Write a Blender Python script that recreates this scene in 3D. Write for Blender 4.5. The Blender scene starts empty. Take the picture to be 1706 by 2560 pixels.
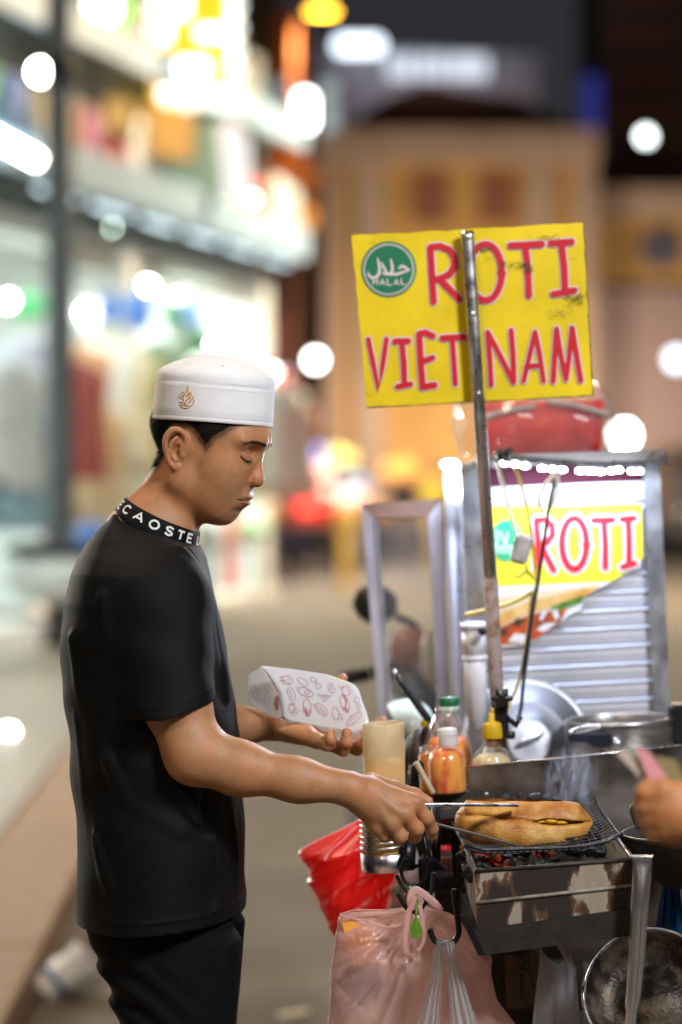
import bpy, math, random
import numpy as np
from mathutils import Vector, Matrix, noise as mnoise

random.seed(7); np.random.seed(7)
SC = bpy.context.scene
COL = SC.collection
R = math.radians

# ------------------------------------------------------------------ camera
F = 6042.0; CX = 853.0; HY = 1200.0; CH = 1.5
cam_d = bpy.data.cameras.new('camera'); cam = bpy.data.objects.new('camera', cam_d); COL.objects.link(cam)
cam.location = (0, 0, CH); cam.rotation_euler = (R(90), 0, 0)
cam_d.sensor_width = 36.0; cam_d.lens = F / 2560 * 36.0
cam_d.shift_y = -80.0 / 2560
cam_d.clip_start = 0.05; cam_d.clip_end = 600
cam_d.dof.use_dof = True; cam_d.dof.focus_distance = 3.57; cam_d.dof.aperture_fstop = 1.85
SC.camera = cam

# ------------------------------------------------------------------ night sky
W = bpy.data.worlds.new('World'); SC.world = W; W.use_nodes = True
nt = W.node_tree; bg = nt.nodes['Background']
tc = nt.nodes.new('ShaderNodeTexCoord'); sep = nt.nodes.new('ShaderNodeSeparateXYZ')
rmp = nt.nodes.new('ShaderNodeValToRGB')
nt.links.new(tc.outputs['Generated'], sep.inputs[0]); nt.links.new(sep.outputs[2], rmp.inputs[0])
rmp.color_ramp.elements[0].position = 0.0; rmp.color_ramp.elements[0].color = (0.036, 0.033, 0.036, 1)
rmp.color_ramp.elements[1].position = 0.5; rmp.color_ramp.elements[1].color = (0.012, 0.014, 0.022, 1)
nt.links.new(rmp.outputs[0], bg.inputs[0]); bg.inputs[1].default_value = 1.0

# ------------------------------------------------------------------ exposure / render
SC.view_settings.view_transform = 'Standard'; SC.view_settings.look = 'None'
SC.view_settings.exposure = 0.0; SC.view_settings.gamma = 1.0
SC.render.engine = 'CYCLES'
SC.cycles.use_denoising = True
SC.cycles.max_bounces = 8; SC.cycles.diffuse_bounces = 3; SC.cycles.glossy_bounces = 4
SC.cycles.transmission_bounces = 6; SC.cycles.transparent_max_bounces = 10; SC.cycles.volume_bounces = 1
SC.cycles.sample_clamp_indirect = 6.0
SC.cycles.caustics_reflective = False; SC.cycles.caustics_refractive = False

# ------------------------------------------------------------------ helpers
def P(px, py, Y):
    return Vector(((px - CX) / F * Y, Y, CH - (py - HY) / F * Y))
def PA(px, py, Y):
    return np.array(P(px, py, Y))
def S(px, Y):            # pixels -> metres at a depth
    return px * Y / F
WLOC = {}
def wl(o): return WLOC.get(o.name, Vector((0, 0, 0)))

def props(o, label=None, cat=None, group=None, kind=None):
    if label: o['label'] = label
    if cat: o['category'] = cat
    if group: o['group'] = group
    if kind: o['kind'] = kind
    return o
def thing(name, label, cat, loc=(0, 0, 0), group=None):
    o = bpy.data.objects.new(name, None); COL.objects.link(o)
    o.empty_display_size = 0.05
    o.location = loc; WLOC[o.name] = Vector(loc)
    return props(o, label, cat, group)

class MB:
    """collects geometry in world coordinates"""
    def __init__(s): s.v = []; s.f = []; s.m = []; s.n = 0; s.sm = []
    def add(s, V, Fs, mi=0, smooth=True):
        b = s.n
        s.v.extend([tuple(map(float, q)) for q in V]); s.n += len(V)
        for f in Fs:
            s.f.append(tuple(b + i for i in f)); s.m.append(mi); s.sm.append(smooth)
        return s
    def box(s, c, size, ax=None, mi=0, bev=0.0):
        c = np.array(c, float); h = np.array(size, float) / 2
        A = np.eye(3) if ax is None else np.array(ax, float)
        if bev <= 0:
            V = [c + (sx*h[0])*A[0] + (sy*h[1])*A[1] + (sz*h[2])*A[2] for sz in (-1, 1) for sy in (-1, 1) for sx in (-1, 1)]
            Fs = [(0,2,3,1),(4,5,7,6),(0,1,5,4),(2,6,7,3),(0,4,6,2),(1,3,7,5)]
            return s.add(V, Fs, mi, False)
        b = min(bev, min(h) * .9)
        V = []; 
        for sz in (-1, 1):
            for sy in (-1, 1):
                for sx in (-1, 1):
                    sg = np.array([sx, sy, sz])
                    for k in range(3):
                        q = (h - b) * sg; q[k] = h[k] * sg[k]
                        V.append(c + q @ A)
        I = lambda sx, sy, sz, k: ((sz > 0) * 4 + (sy > 0) * 2 + (sx > 0)) * 3 + k
        Fs = []
        Fs += [(I(-1,-1,z,2), I(1,-1,z,2), I(1,1,z,2), I(-1,1,z,2))[::z] for z in (-1, 1)]
        Fs += [(I(-1,y,-1,1), I(-1,y,1,1), I(1,y,1,1), I(1,y,-1,1))[::y] for y in (-1, 1)]
        Fs += [(I(x,-1,-1,0), I(x,1,-1,0), I(x,1,1,0), I(x,-1,1,0))[::x] for x in (-1, 1)]
        for a in (-1, 1):
            for bb in (-1, 1):
                Fs.append((I(-1,a,bb,1), I(1,a,bb,1), I(1,a,bb,2), I(-1,a,bb,2))[::(-a*bb)])
                Fs.append((I(a,-1,bb,0), I(a,-1,bb,2), I(a,1,bb,2), I(a,1,bb,0))[::(-a*bb)])
                Fs.append((I(a,bb,-1,0), I(a,bb,1,0), I(a,bb,1,1), I(a,bb,-1,1))[::(-a*bb)])
        for x in (-1, 1):
            for y in (-1, 1):
                for z in (-1, 1):
                    Fs.append((I(x,y,z,0), I(x,y,z,1), I(x,y,z,2))[::(x*y*z)])
        return s.add(V, Fs, mi, False)
    def tube(s, pts, r, seg=10, mi=0, caps=True, flat=1.0):
        pts = [np.array(p, float) for p in pts]; n = len(pts)
        rs = r if hasattr(r, '__len__') else [r] * n
        T = [pts[min(i+1, n-1)] - pts[max(i-1, 0)] for i in range(n)]
        T = [t / (np.linalg.norm(t) + 1e-12) for t in T]
        up = np.array([0, 0, 1.0]) if abs(T[0][2]) < .9 else np.array([0, 1.0, 0])
        N = np.cross(T[0], up); N /= np.linalg.norm(N)
        V = []
        for i in range(n):
            N = N - T[i] * np.dot(N, T[i]); N /= np.linalg.norm(N) + 1e-12
            B = np.cross(T[i], N)
            for k in range(seg):
                a = 2 * math.pi * k / seg
                V.append(pts[i] + rs[i] * (math.cos(a) * N + flat * math.sin(a) * B))
        Fs = [(i*seg+k, i*seg+(k+1) % seg, (i+1)*seg+(k+1) % seg, (i+1)*seg+k) for i in range(n-1) for k in range(seg)]
        if caps:
            Fs.append(tuple(range(seg))[::-1]); Fs.append(tuple((n-1)*seg + k for k in range(seg)))
        return s.add(V, Fs, mi, True)
    def lathe(s, prof, c, ax=None, seg=32, mi=0, sy=1.0, caps=True, wob=None):
        """prof: list of (radius, height) along axis ax[2]"""
        c = np.array(c, float); A = np.eye(3) if ax is None else np.array(ax, float)
        V = []
        for i, (r, h) in enumerate(prof):
            for k in range(seg):
                a = 2 * math.pi * k / seg
                rr = r * (wob(a, h) if wob else 1.0)
                V.append(c + rr*math.cos(a)*A[0] + sy*rr*math.sin(a)*A[1] + h*A[2])
        n = len(prof)
        Fs = [(i*seg+k, i*seg+(k+1) % seg, (i+1)*seg+(k+1) % seg, (i+1)*seg+k) for i in range(n-1) for k in range(seg)]
        if caps:
            if prof[0][0] > 1e-6: Fs.append(tuple(range(seg))[::-1])
            if prof[-1][0] > 1e-6: Fs.append(tuple((n-1)*seg + k for k in range(seg)))
        return s.add(V, Fs, mi, True)
    def sphere(s, c, r, seg=16, mi=0, ax=None):
        r = r if hasattr(r, '__len__') else (r, r, r)
        n = max(6, seg // 2)
        c = np.array(c, float); A = np.eye(3) if ax is None else np.array(ax, float)
        V = [c + A[2]*r[2]]
        for i in range(1, n):
            t = math.pi * i / n
            for k in range(seg):
                a = 2*math.pi*k/seg
                V.append(c + A[0]*r[0]*math.sin(t)*math.cos(a) + A[1]*r[1]*math.sin(t)*math.sin(a) + A[2]*r[2]*math.cos(t))
        V.append(c - A[2]*r[2]); L = len(V) - 1
        Fs = [(0, 1+k, 1+(k+1) % seg) for k in range(seg)]
        for i in range(n-2):
            for k in range(seg):
                Fs.append((1+i*seg+k, 1+(i+1)*seg+k, 1+(i+1)*seg+(k+1) % seg, 1+i*seg+(k+1) % seg))
        Fs += [(L, 1+(n-2)*seg+(k+1) % seg, 1+(n-2)*seg+k) for k in range(seg)]
        return s.add(V, Fs, mi, True)
    def prism(s, poly, d, mi=0):
        """flat polygon (3-D points) extruded by vector d, closed"""
        n = len(poly); d = np.array(d, float)
        V = [np.array(p, float) for p in poly] + [np.array(p, float) + d for p in poly]
        Fs = [tuple(range(n)), tuple(range(2*n-1, n-1, -1))] + [(i, n+i, n+(i+1) % n, (i+1) % n) for i in range(n)]
        return s.add(V, Fs, mi, False)
    def build(s, name, mats, parent=None, label=None, smooth=None, mods=None):
        return mesh_obj(name, s.v, s.f, mats, parent, label, s.m, s.sm if smooth is None else [smooth]*len(s.f))

def mesh_obj(name, V, Fs, mats, parent=None, label=None, mi=None, sm=None):
    if not isinstance(mats, (list, tuple)): mats = [mats]
    me = bpy.data.meshes.new(name)
    off = np.array(wl(parent)) if parent else np.zeros(3)
    V = np.asarray(V, dtype=np.float64) - off
    if isinstance(Fs, np.ndarray):
        k = Fs.shape[1]; nF = len(Fs)
        me.vertices.add(len(V)); me.vertices.foreach_set('co', V.astype(np.float32).ravel())
        me.loops.add(nF*k); me.loops.foreach_set('vertex_index', Fs.astype(np.int32).ravel())
        me.polygons.add(nF); me.polygons.foreach_set('loop_start', np.arange(0, nF*k, k, dtype=np.int32))
        me.polygons.foreach_set('use_smooth', np.ones(nF, dtype=bool))
        me.update(calc_edges=True); me.validate()
    else:
        me.from_pydata([tuple(v) for v in V], [], Fs); me.update()
        if sm is not None: me.polygons.foreach_set('use_smooth', sm)
        else: me.polygons.foreach_set('use_smooth', [False]*len(Fs))
        if mi is not None: me.polygons.foreach_set('material_index', mi)
    for m in mats: me.materials.append(m)
    o = bpy.data.objects.new(name, me); COL.objects.link(o)
    if parent:
        o.parent = parent; WLOC[o.name] = wl(parent)
    if label: o['label'] = label
    return o

def smoothline(pts, n=8):
    """Catmull-Rom through points"""
    pts = [np.array(p, float) for p in pts]
    out = []
    for i in range(len(pts)-1):
        p0 = pts[max(i-1, 0)]; p1 = pts[i]; p2 = pts[i+1]; p3 = pts[min(i+2, len(pts)-1)]
        for k in range(n):
            t = k/n
            out.append(.5*((2*p1) + (-p0+p2)*t + (2*p0-5*p1+4*p2-p3)*t*t + (-p0+3*p1-3*p2+p3)*t**3))
    out.append(pts[-1]); return out

def copy_tree(o, loc=None, parent=None):
    c = o.copy(); COL.objects.link(c)
    if parent: c.parent = parent
    if loc is not None: c.location = loc
    for ch in list(o.children): copy_tree(ch, None, c)
    return c

# ------------------------------------------------------------------ flat strokes (print)
def stroke2d(pts, w, cap=True, closed=False, seg=8):
    """2-D ribbon polygon strip with round caps; returns verts2d, faces"""
    pts = [np.array(p, float) for p in pts]
    n = len(pts); V = []; Fs = []
    for i in range(n):
        a = pts[(i-1) % n] if (closed or i > 0) else pts[i]
        b = pts[(i+1) % n] if (closed or i < n-1) else pts[i]
        t = b - a; t = t/(np.linalg.norm(t)+1e-9); nn = np.array([-t[1], t[0]])
        ww = w[i] if hasattr(w, '__len__') else w
        k = 1.0
        if (closed or 0 < i < n-1):
            t1 = pts[i]-a; t1 = t1/(np.linalg.norm(t1)+1e-9)
            c = abs(np.dot(np.array([-t1[1], t1[0]]), nn)); k = 1/max(c, .7)
        V += [pts[i]+nn*ww/2*k, pts[i]-nn*ww/2*k]
    m = n if closed else n-1
    for i in range(m):
        j = (i+1) % n
        Fs.append((2*i, 2*i+1, 2*j+1, 2*j))
    if cap and not closed:
        for i, s in ((0, -1), (n-1, 1)):
            o = pts[1]-pts[0] if i == 0 else pts[-1]-pts[-2]
            t = o/(np.linalg.norm(o)+1e-9)*s; nn = np.array([-t[1], t[0]])
            ww = w[i] if hasattr(w, '__len__') else w
            b = len(V); V.append(pts[i])
            for q in range(seg+1):
                a = -math.pi/2 + math.pi*q/seg
                V.append(pts[i] + ww/2*(math.cos(a)*t + math.sin(a)*nn))
            for q in range(seg): Fs.append((b, b+1+q, b+2+q))
    return V, Fs
def arc2d(cx, cy, rx, ry, a0, a1, n=24):
    return [(cx+rx*math.cos(R(a0+(a1-a0)*i/n)), cy+ry*math.sin(R(a0+(a1-a0)*i/n))) for i in range(n+1)]

def print_strokes(name, strokes, mapf, mat, parent, lift0=0.0, step=0.00004, label=None):
    """strokes: list of (pts2d, width[, closed]); mapf(x, y, lift) -> 3-D"""
    mb = MB(); k = 0
    for st in strokes:
        V, Fs = stroke2d(st[0], st[1], closed=(len(st) > 2 and st[2]))
        # orient towards viewer: image y runs down
        mb.add([mapf(v[0], v[1], lift0 + k*step) for v in V], Fs, 0, False); k += 1
    return mb.build(name, mat, parent, label)

# ------------------------------------------------------------------ materials
MATS = {}
def mat(name, col=(.5, .5, .5), rough=.5, metal=0.0, var=0.12, scale=18.0, bump=0.0, bscale=None, col2=None,
        lo=.42, hi=.62, emis=None, estr=0.0, trans=0.0, ior=1.45, alpha=1.0, sss=0.0, sssr=(1, .4, .2), coat=0.0,
        sheen=0.0, stretch=None, rvar=0.0, detail=5.0, spec=None, aniso=0.0):
    m = bpy.data.materials.new(name); m.use_nodes = True; MATS[name] = m
    n = m.node_tree.nodes; L = m.node_tree.links
    b = n['Principled BSDF']
    b.inputs['Roughness'].default_value = rough; b.inputs['Metallic'].default_value = metal
    b.inputs['Transmission Weight'].default_value = trans; b.inputs['IOR'].default_value = ior
    b.inputs['Alpha'].default_value = alpha; b.inputs['Coat Weight'].default_value = coat
    if spec is not None: b.inputs['Specular IOR Level'].default_value = spec
    b.inputs['Sheen Weight'].default_value = sheen
    if sss:
        b.inputs['Subsurface Weight'].default_value = sss; b.inputs['Subsurface Radius'].default_value = sssr
        b.inputs['Subsurface Scale'].default_value = 0.006
    c4 = (*col, 1)
    tcn = n.new('ShaderNodeTexCoord'); vec = tcn.outputs['Object']
    if stretch:
        mp = n.new('ShaderNodeMapping'); mp.inputs['Scale'].default_value = stretch
        L.new(vec, mp.inputs[0]); vec = mp.outputs[0]
    nz = n.new('ShaderNodeTexNoise'); nz.inputs['Scale'].default_value = scale; nz.inputs['Detail'].default_value = detail
    L.new(vec, nz.inputs['Vector'])
    cr = n.new('ShaderNodeValToRGB')
    a = col2 if col2 else tuple(x*(1-var*2) for x in col)
    c = col if col2 else tuple(min(1, x*(1+var)) for x in col)
    cr.color_ramp.elements[0].position = lo if col2 else .25; cr.color_ramp.elements[0].color = (*a, 1)
    cr.color_ramp.elements[1].position = hi if col2 else .75; cr.color_ramp.elements[1].color = (*c, 1)
    L.new(nz.outputs['Fac'], cr.inputs[0]); L.new(cr.outputs[0], b.inputs['Base Color'])
    if rvar:
        mr = n.new('ShaderNodeMapRange'); mr.inputs['To Min'].default_value = max(0, rough-rvar); mr.inputs['To Max'].default_value = min(1, rough+rvar)
        mr.inputs['From Min'].default_value = .3; mr.inputs['From Max'].default_value = .7
        L.new(nz.outputs['Fac'], mr.inputs[0]); L.new(mr.outputs[0], b.inputs['Roughness'])
    if bump:
        n2 = n.new('ShaderNodeTexNoise'); n2.inputs['Scale'].default_value = bscale or scale*4; n2.inputs['Detail'].default_value = 4
        L.new(vec, n2.inputs['Vector'])
        bp = n.new('ShaderNodeBump'); bp.inputs['Strength'].default_value = bump; bp.inputs['Distance'].default_value = .002
        L.new(n2.outputs['Fac'], bp.inputs['Height']); L.new(bp.outputs[0], b.inputs['Normal'])
    if emis:
        b.inputs['Emission Color'].default_value = (*emis, 1); b.inputs['Emission Strength'].default_value = estr
    return m
def emat(name, col, strength):
    m = bpy.data.materials.new(name); m.use_nodes = True; n = m.node_tree.nodes
    n.clear(); e = n.new('ShaderNodeEmission'); o = n.new('ShaderNodeOutputMaterial')
    e.inputs[0].default_value = (*col, 1); e.inputs[1].default_value = strength
    m.node_tree.links.new(e.outputs[0], o.inputs[0]); return m
def film(name, col, tint=.5, transl=.4, rough=.25, clear=.3, bump=.3, bscale=60):
    """thin plastic film: diffuse + translucent + clear + gloss"""
    m = bpy.data.materials.new(name); m.use_nodes = True; n = m.node_tree.nodes; L = m.node_tree.links
    n.clear(); out = n.new('ShaderNodeOutputMaterial')
    tcn = n.new('ShaderNodeTexCoord')
    nz = n.new('ShaderNodeTexNoise'); nz.inputs['Scale'].default_value = bscale; nz.inputs['Detail'].default_value = 4; L.new(tcn.outputs['Object'], nz.inputs[0])
    bp = n.new('ShaderNodeBump'); bp.inputs['Strength'].default_value = bump; bp.inputs['Distance'].default_value = .003; L.new(nz.outputs['Fac'], bp.inputs['Height'])
    d = n.new('ShaderNodeBsdfDiffuse'); d.inputs[0].default_value = (*col, 1); L.new(bp.outputs[0], d.inputs['Normal'])
    t = n.new('ShaderNodeBsdfTranslucent'); t.inputs[0].default_value = (*col, 1); L.new(bp.outputs[0], t.inputs['Normal'])
    m1 = n.new('ShaderNodeMixShader'); m1.inputs[0].default_value = transl; L.new(d.outputs[0], m1.inputs[1]); L.new(t.outputs[0], m1.inputs[2])
    tr = n.new('ShaderNodeBsdfTransparent'); tr.inputs[0].default_value = (*[1-(1-x)*tint for x in col], 1)
    m2 = n.new('ShaderNodeMixShader'); m2.inputs[0].default_value = clear; L.new(m1.outputs[0], m2.inputs[1]); L.new(tr.outputs[0], m2.inputs[2])
    g = n.new('ShaderNodeBsdfGlossy'); g.inputs['Roughness'].default_value = rough; g.inputs[0].default_value = (1, 1, 1, 1); L.new(bp.outputs[0], g.inputs['Normal'])
    lw = n.new('ShaderNodeLayerWeight'); lw.inputs['Blend'].default_value = .5; L.new(bp.outputs[0], lw.inputs['Normal'])
    pw = n.new('ShaderNodeMath'); pw.operation = 'POWER'; pw.inputs[1].default_value = 4.0; L.new(lw.outputs['Facing'], pw.inputs[0])
    fr = n.new('ShaderNodeMapRange'); fr.inputs['To Min'].default_value = .045; fr.inputs['To Max'].default_value = .6; L.new(pw.outputs[0], fr.inputs[0])
    m3 = n.new('ShaderNodeMixShader'); L.new(fr.outputs[0], m3.inputs[0]); L.new(m2.outputs[0], m3.inputs[1]); L.new(g.outputs[0], m3.inputs[2])
    L.new(m3.outputs[0], out.inputs[0]); return m

# ------------------------------------------------------------------ implicit surfaces
def rcone(p, a, b, ra, rb):
    a = np.asarray(a, np.float32); b = np.asarray(b, np.float32); ba = b-a
    q = p-a; t = np.clip(q@ba/np.float32(ba@ba+1e-12), 0, 1)
    d = q-t[:, None]*ba
    return np.sqrt(np.einsum('ij,ij->i', d, d))-(ra+(rb-ra)*t)
def ell(p, c, r, A=None):
    q = p-np.asarray(c, np.float32)
    if A is not None: q = q@np.asarray(A, np.float32).T
    r = np.asarray(r, np.float32); k0 = np.sqrt((((q/r)**2).sum(1))); k1 = np.sqrt((((q/(r*r))**2).sum(1)))
    return k0*(k0-1)/(k1+1e-9)
def smin(a, b, k):
    h = np.clip(.5+.5*(b-a)/k, 0, 1); return b+(a-b)*h-k*h*(1-h)
def smax(a, b, k): return -smin(-a, -b, k)

def sdf_mesh(f, lo, hi, h, nb=12):
    lo = np.array(lo, np.float64); hi = np.array(hi, np.float64)
    nblk = np.ceil((hi-lo)/(h*nb)).astype(int)
    bi = np.stack(np.meshgrid(*[np.arange(n) for n in nblk], indexing='ij'), -1).reshape(-1, 3)
    cen = lo+(bi+.5)*(h*nb)
    fc = f(cen.astype(np.float32))
    bi = bi[np.abs(fc) < h*nb*.87*1.3]
    n1 = nb+1
    offs = np.stack(np.meshgrid(*[np.arange(n1)]*3, indexing='ij'), -1).reshape(-1, 3)
    cells_k = []; cells_v = []; edges = []
    Sx = int(max(nblk)*nb+4)
    key = lambda c: ((c[..., 0]+1).astype(np.int64)*Sx+(c[..., 1]+1))*Sx+(c[..., 2]+1)
    CO = np.array([[i, j, k] for i in (0, 1) for j in (0, 1) for k in (0, 1)])
    ED = [(a, b) for a in range(8) for b in range(a+1, 8) if np.abs(CO[a]-CO[b]).sum() == 1]
    BS = 300
    for s in range(0, len(bi), BS):
        B = bi[s:s+BS]
        pts = (B[:, None, :]*nb+offs[None])
        val = f((lo+pts.reshape(-1, 3)*h).astype(np.float32)).reshape(len(B), n1, n1, n1)
        sg = val < 0
        cs = sum(sg[:, c[0]:c[0]+nb, c[1]:c[1]+nb, c[2]:c[2]+nb].astype(np.int8) for c in CO)
        w = np.argwhere((cs > 0) & (cs < 8))
        if len(w):
            g = B[w[:, 0]]*nb+w[:, 1:]
            cv = np.stack([val[w[:, 0], w[:, 1]+c[0], w[:, 2]+c[1], w[:, 3]+c[2]] for c in CO], 1)
            acc = np.zeros((len(w), 3)); cnt = np.zeros(len(w))
            for a, b in ED:
                m = (cv[:, a] < 0) != (cv[:, b] < 0)
                t = np.where(m, cv[:, a]/(cv[:, a]-cv[:, b]+1e-20), 0)
                acc += np.where(m[:, None], CO[a]+t[:, None]*(CO[b]-CO[a]), 0); cnt += m
            cells_k.append(key(g)); cells_v.append(lo+(g+acc/cnt[:, None])*h)
        for ax in range(3):
            d = np.eye(3, dtype=int)[ax]
            s0 = sg[:, :nb, :nb, :nb]; s1 = sg[:, d[0]:nb+d[0], d[1]:nb+d[1], d[2]:nb+d[2]]
            w = np.argwhere(s0 != s1)
            if len(w):
                g = B[w[:, 0]]*nb+w[:, 1:]
                edges.append((ax, g, s0[w[:, 0], w[:, 1], w[:, 2], w[:, 3]]))
    K = np.concatenate(cells_k); V = np.concatenate(cells_v)
    o = np.argsort(K); K = K[o]; V = V[o]
    Q = []
    for ax, g, ins in edges:
        u = np.eye(3, dtype=int)[(ax+1) % 3]; v = np.eye(3, dtype=int)[(ax+2) % 3]
        quad = np.stack([key(g-u-v), key(g-v), key(g), key(g-u)], 1)
        ix = np.searchsorted(K, quad); ix = np.clip(ix, 0, len(K)-1)
        ok = (K[ix] == quad).all(1)
        ix = ix[ok]; fl = ~ins[ok]
        ix[fl] = ix[fl][:, ::-1]
        Q.append(ix)
    return V, np.concatenate(Q)

def relax(V, Q, it=1, lam=.5):
    n = len(V)
    for _ in range(it):
        acc = np.zeros((n, 3)); cnt = np.zeros(n)
        for a in range(4):
            i = Q[:, a]; j = Q[:, (a+1) % 4]
            np.add.at(acc, i, V[j]); np.add.at(cnt, i, 1); np.add.at(acc, j, V[i]); np.add.at(cnt, j, 1)
        V = V+(acc/np.maximum(cnt, 1)[:, None]-V)*lam
    return V
def in_box(p, lo, hi):
    return (p[:, 0] > lo[0]) & (p[:, 0] < hi[0]) & (p[:, 1] > lo[1]) & (p[:, 1] < hi[1]) & (p[:, 2] > lo[2]) & (p[:, 2] < hi[2])
# =================================================================== lamps
def area_light(name, loc, target, size, power, col=(1, 1, 1), size_y=None, parent=None):
    l = bpy.data.lights.new(name, 'AREA'); l.energy = power; l.color = col; l.size = size
    l.shape = 'DISK'
    if size_y: l.shape = 'RECTANGLE'; l.size_y = size_y
    o = bpy.data.objects.new(name, l); COL.objects.link(o); o.location = Vector(loc)
    o.rotation_euler = (Vector(target)-Vector(loc)).to_track_quat('-Z', 'Y').to_euler()
    return o
M_GALV = mat('galvanised', (.30, .31, .32), rough=.5, metal=.6, var=.15)
M_DARKM = mat('dark_painted_metal', (.03, .033, .04), rough=.5, var=.2)
M_LAMPW = emat('lamp_white', (1, .96, .90), 14.0); M_LAMPO = emat('lamp_sodium', (1, .58, .08), 9.0)
def street_lamp(x, y, h, arm, label, power, col, target, head_m, size=.6, name='street_lamp', post_m=None):
    t = thing(name, label, 'street lamp', (x, y, 0))
    mb = MB(); mb.tube([(x, y, 0), (x, y, h*.5), (x, y, h)], [.09, .075, .055], 14); mb.build('post', post_m or M_GALV, t)
    mb = MB(); mb.tube([(x, y, h-.05), (x+arm*.5, y, h+.12), (x+arm, y, h+.1)], .035, 10); mb.build('arm', M_GALV, t)
    mb = MB(); mb.sphere((x+arm, y, h+.10), (.30, .15, .07), 16); mb.build('head', M_GALV, t)
    mb = MB(); mb.sphere((x+arm, y, h+.055), (.24, .12, .045), 16); mb.build('lamp', head_m, t)
    if power: area_light('street_lamp_light', (x+arm, y, h-.02), target, size, power, col)
    return t
# lamps of the street, near side and along it, plus an added kerb brightener
street_lamp(3.1, .2, 4.4, -.7, 'white street lamp beside the road near the cart', 300, (.92, .95, 1.0), (-.25, 3.6, 1.2), M_LAMPW, .9)
street_lamp(-2.6, -1.6, 5.2, .6, 'warm street lamp at the kerb before the vendor', 120, (1.0, .80, .58), (-.9, 5.2, .4), M_LAMPW, .8)
street_lamp(-2.5, 4.8, 5.0, .7, 'unseen warm lamp added to brighten the kerb and vendor back', 85, (1.0, .78, .54), (-.75, 5.4, 0), M_LAMPW, .5)  # unseen lamp, added to brighten the kerb, the cup and the vendor's back
street_lamp(3.6, 13, 7.5, -1.4, 'tall street lamp over the road behind the cart', 330, (1.0, .78, .52), (.3, 14, 0), M_LAMPW, .8)
street_lamp(6.6, 30, 8.5, -1.6, 'second tall street lamp farther up the road', 2600, (1.0, .80, .55), (.8, 29, 0), M_LAMPW, .8)
# sodium lamp in the picture
c = P(806, 28, 40)
pxl = P(734, 0, 40).x; t = street_lamp(pxl, 40, c.z-.06, c.x-pxl, 'glowing amber street lamp at the top of the view', 0, (1, .6, .2), (0, 40, 0), emat('lamp_amber', (1, .52, .03), 26.0), post_m=mat('rust_painted_post', (.10, .03, .008), rough=.8))
area_light('amber_lamp_light', (c.x, 39.9, c.z-.2), (c.x, 45, 0), .5, 500, (1, .6, .25))

# =================================================================== ground
M_ROAD = mat('asphalt', (.20, .17, .135), rough=.85, var=.18, scale=1.3, bump=.5, bscale=90, col2=(.115, .098, .078), lo=.34, hi=.66, detail=12)
mb = MB(); mb.add([(-300, -30, 0), (300, -30, 0), (300, 420, 0), (-300, 420, 0)], [(0, 1, 2, 3)], 0, False)
props(mb.build('road', M_ROAD), kind='structure')
kd = np.array([-.0302, 1.0, 0]); kd /= np.linalg.norm(kd); kn_ = np.array([-kd[1], kd[0], 0])     # along the kerb; towards the shops
K0 = np.array([-.866, 6.18, 0])
kp = lambda a, d, z: K0+kd*a+kn_*d+np.array([0, 0, z])
M_PAVE = mat('paving', (.40, .33, .26), rough=.38, var=.12, scale=4, bump=.2, bscale=60, rvar=.12)
M_KERB = mat('kerb_granite', (.36, .22, .13), rough=.55, var=.12, scale=9, bump=.3, bscale=150)
mb = MB(); mb.add([kp(-14, .37, .112), kp(60, .37, .112), kp(60, 16, .112), kp(-14, 16, .112)], [(0, 1, 2, 3)], 0, False)
pv = props(mb.build('pavement', mat('mortar_bed', (.16, .15, .14), rough=.8, var=.2)), kind='structure')
# kerb stones and slabs, one by one
def block(name, a0, a1, d0, d1, z0, z1, m, parent):
    c = (kp(a0, d0, z0)+kp(a1, d1, z1))/2
    mb = MB(); mb.box(c, (d1-d0, a1-a0, z1-z0), np.array([kn_, kd, [0, 0, 1.0]]), bev=.008); return mb.build(name, m, parent)
k0 = block('kerb_stone', -5.0+.006, -3.0-.006, 0, .36, -.05, .12, M_KERB, pv)
for i in range(1, 22):
    c = k0.copy(); COL.objects.link(c); c.location = Vector(kd*2.0*i)+Vector((0, 0, random.uniform(-.002, .002)))
s0 = block('paving_slab', -3.0+.004, -2.2-.004, .375, 1.165, .09, .12, M_PAVE, pv)
for i in range(0, 24):
    for j in range(0, 5):
        if i+j == 0: continue
        c = s0.copy(); COL.objects.link(c); c.location = Vector(kd*.8*i+kn_*.8*j)+Vector((0, 0, random.uniform(-.002, .002)))
# litter by the kerb
M_LEAF = mat('dry_leaf', (.42, .15, .03), rough=.55, var=.35, scale=40)
random.seed(11); l0 = None
for i in range(26):
    a = random.uniform(-1.6, 3.6); d_ = -abs(random.gauss(0, .035))-.02; c = kp(a, d_, .012)
    if l0 is None:
        mb = MB(); mb.add([c+np.array(v)*.02 for v in [(-1, 0, 0), (-.4, .5, .25), (.4, .45, .1), (1.1, 0, .3), (.4, -.5, .15), (-.4, -.5, .3)]], [(0, 1, 2, 3, 4, 5)], 0, False)
        l0 = mb.build('dry_leaf', M_LEAF); me = l0.data; md = l0.modifiers.new('t', 'SOLIDIFY'); md.thickness = .001
        for v in me.vertices: v.co -= Vector(c)
        l0.location = c; o = l0
    else:
        o = l0.copy(); COL.objects.link(o); o.location = c
    o.rotation_euler = (random.uniform(-.5, .5), random.uniform(-.5, .5), random.uniform(0, 6)); k = random.uniform(.6, 1.3); o.scale = (k, k, k)
    props(o, 'small dry brown leaf lying along the kerb', 'leaf', 'dry leaves in the gutter')
lit = thing('crumpled_cup', 'crumpled white and blue paper cup lying by the kerb', 'litter', P(165, 2490, 7.0))
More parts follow.
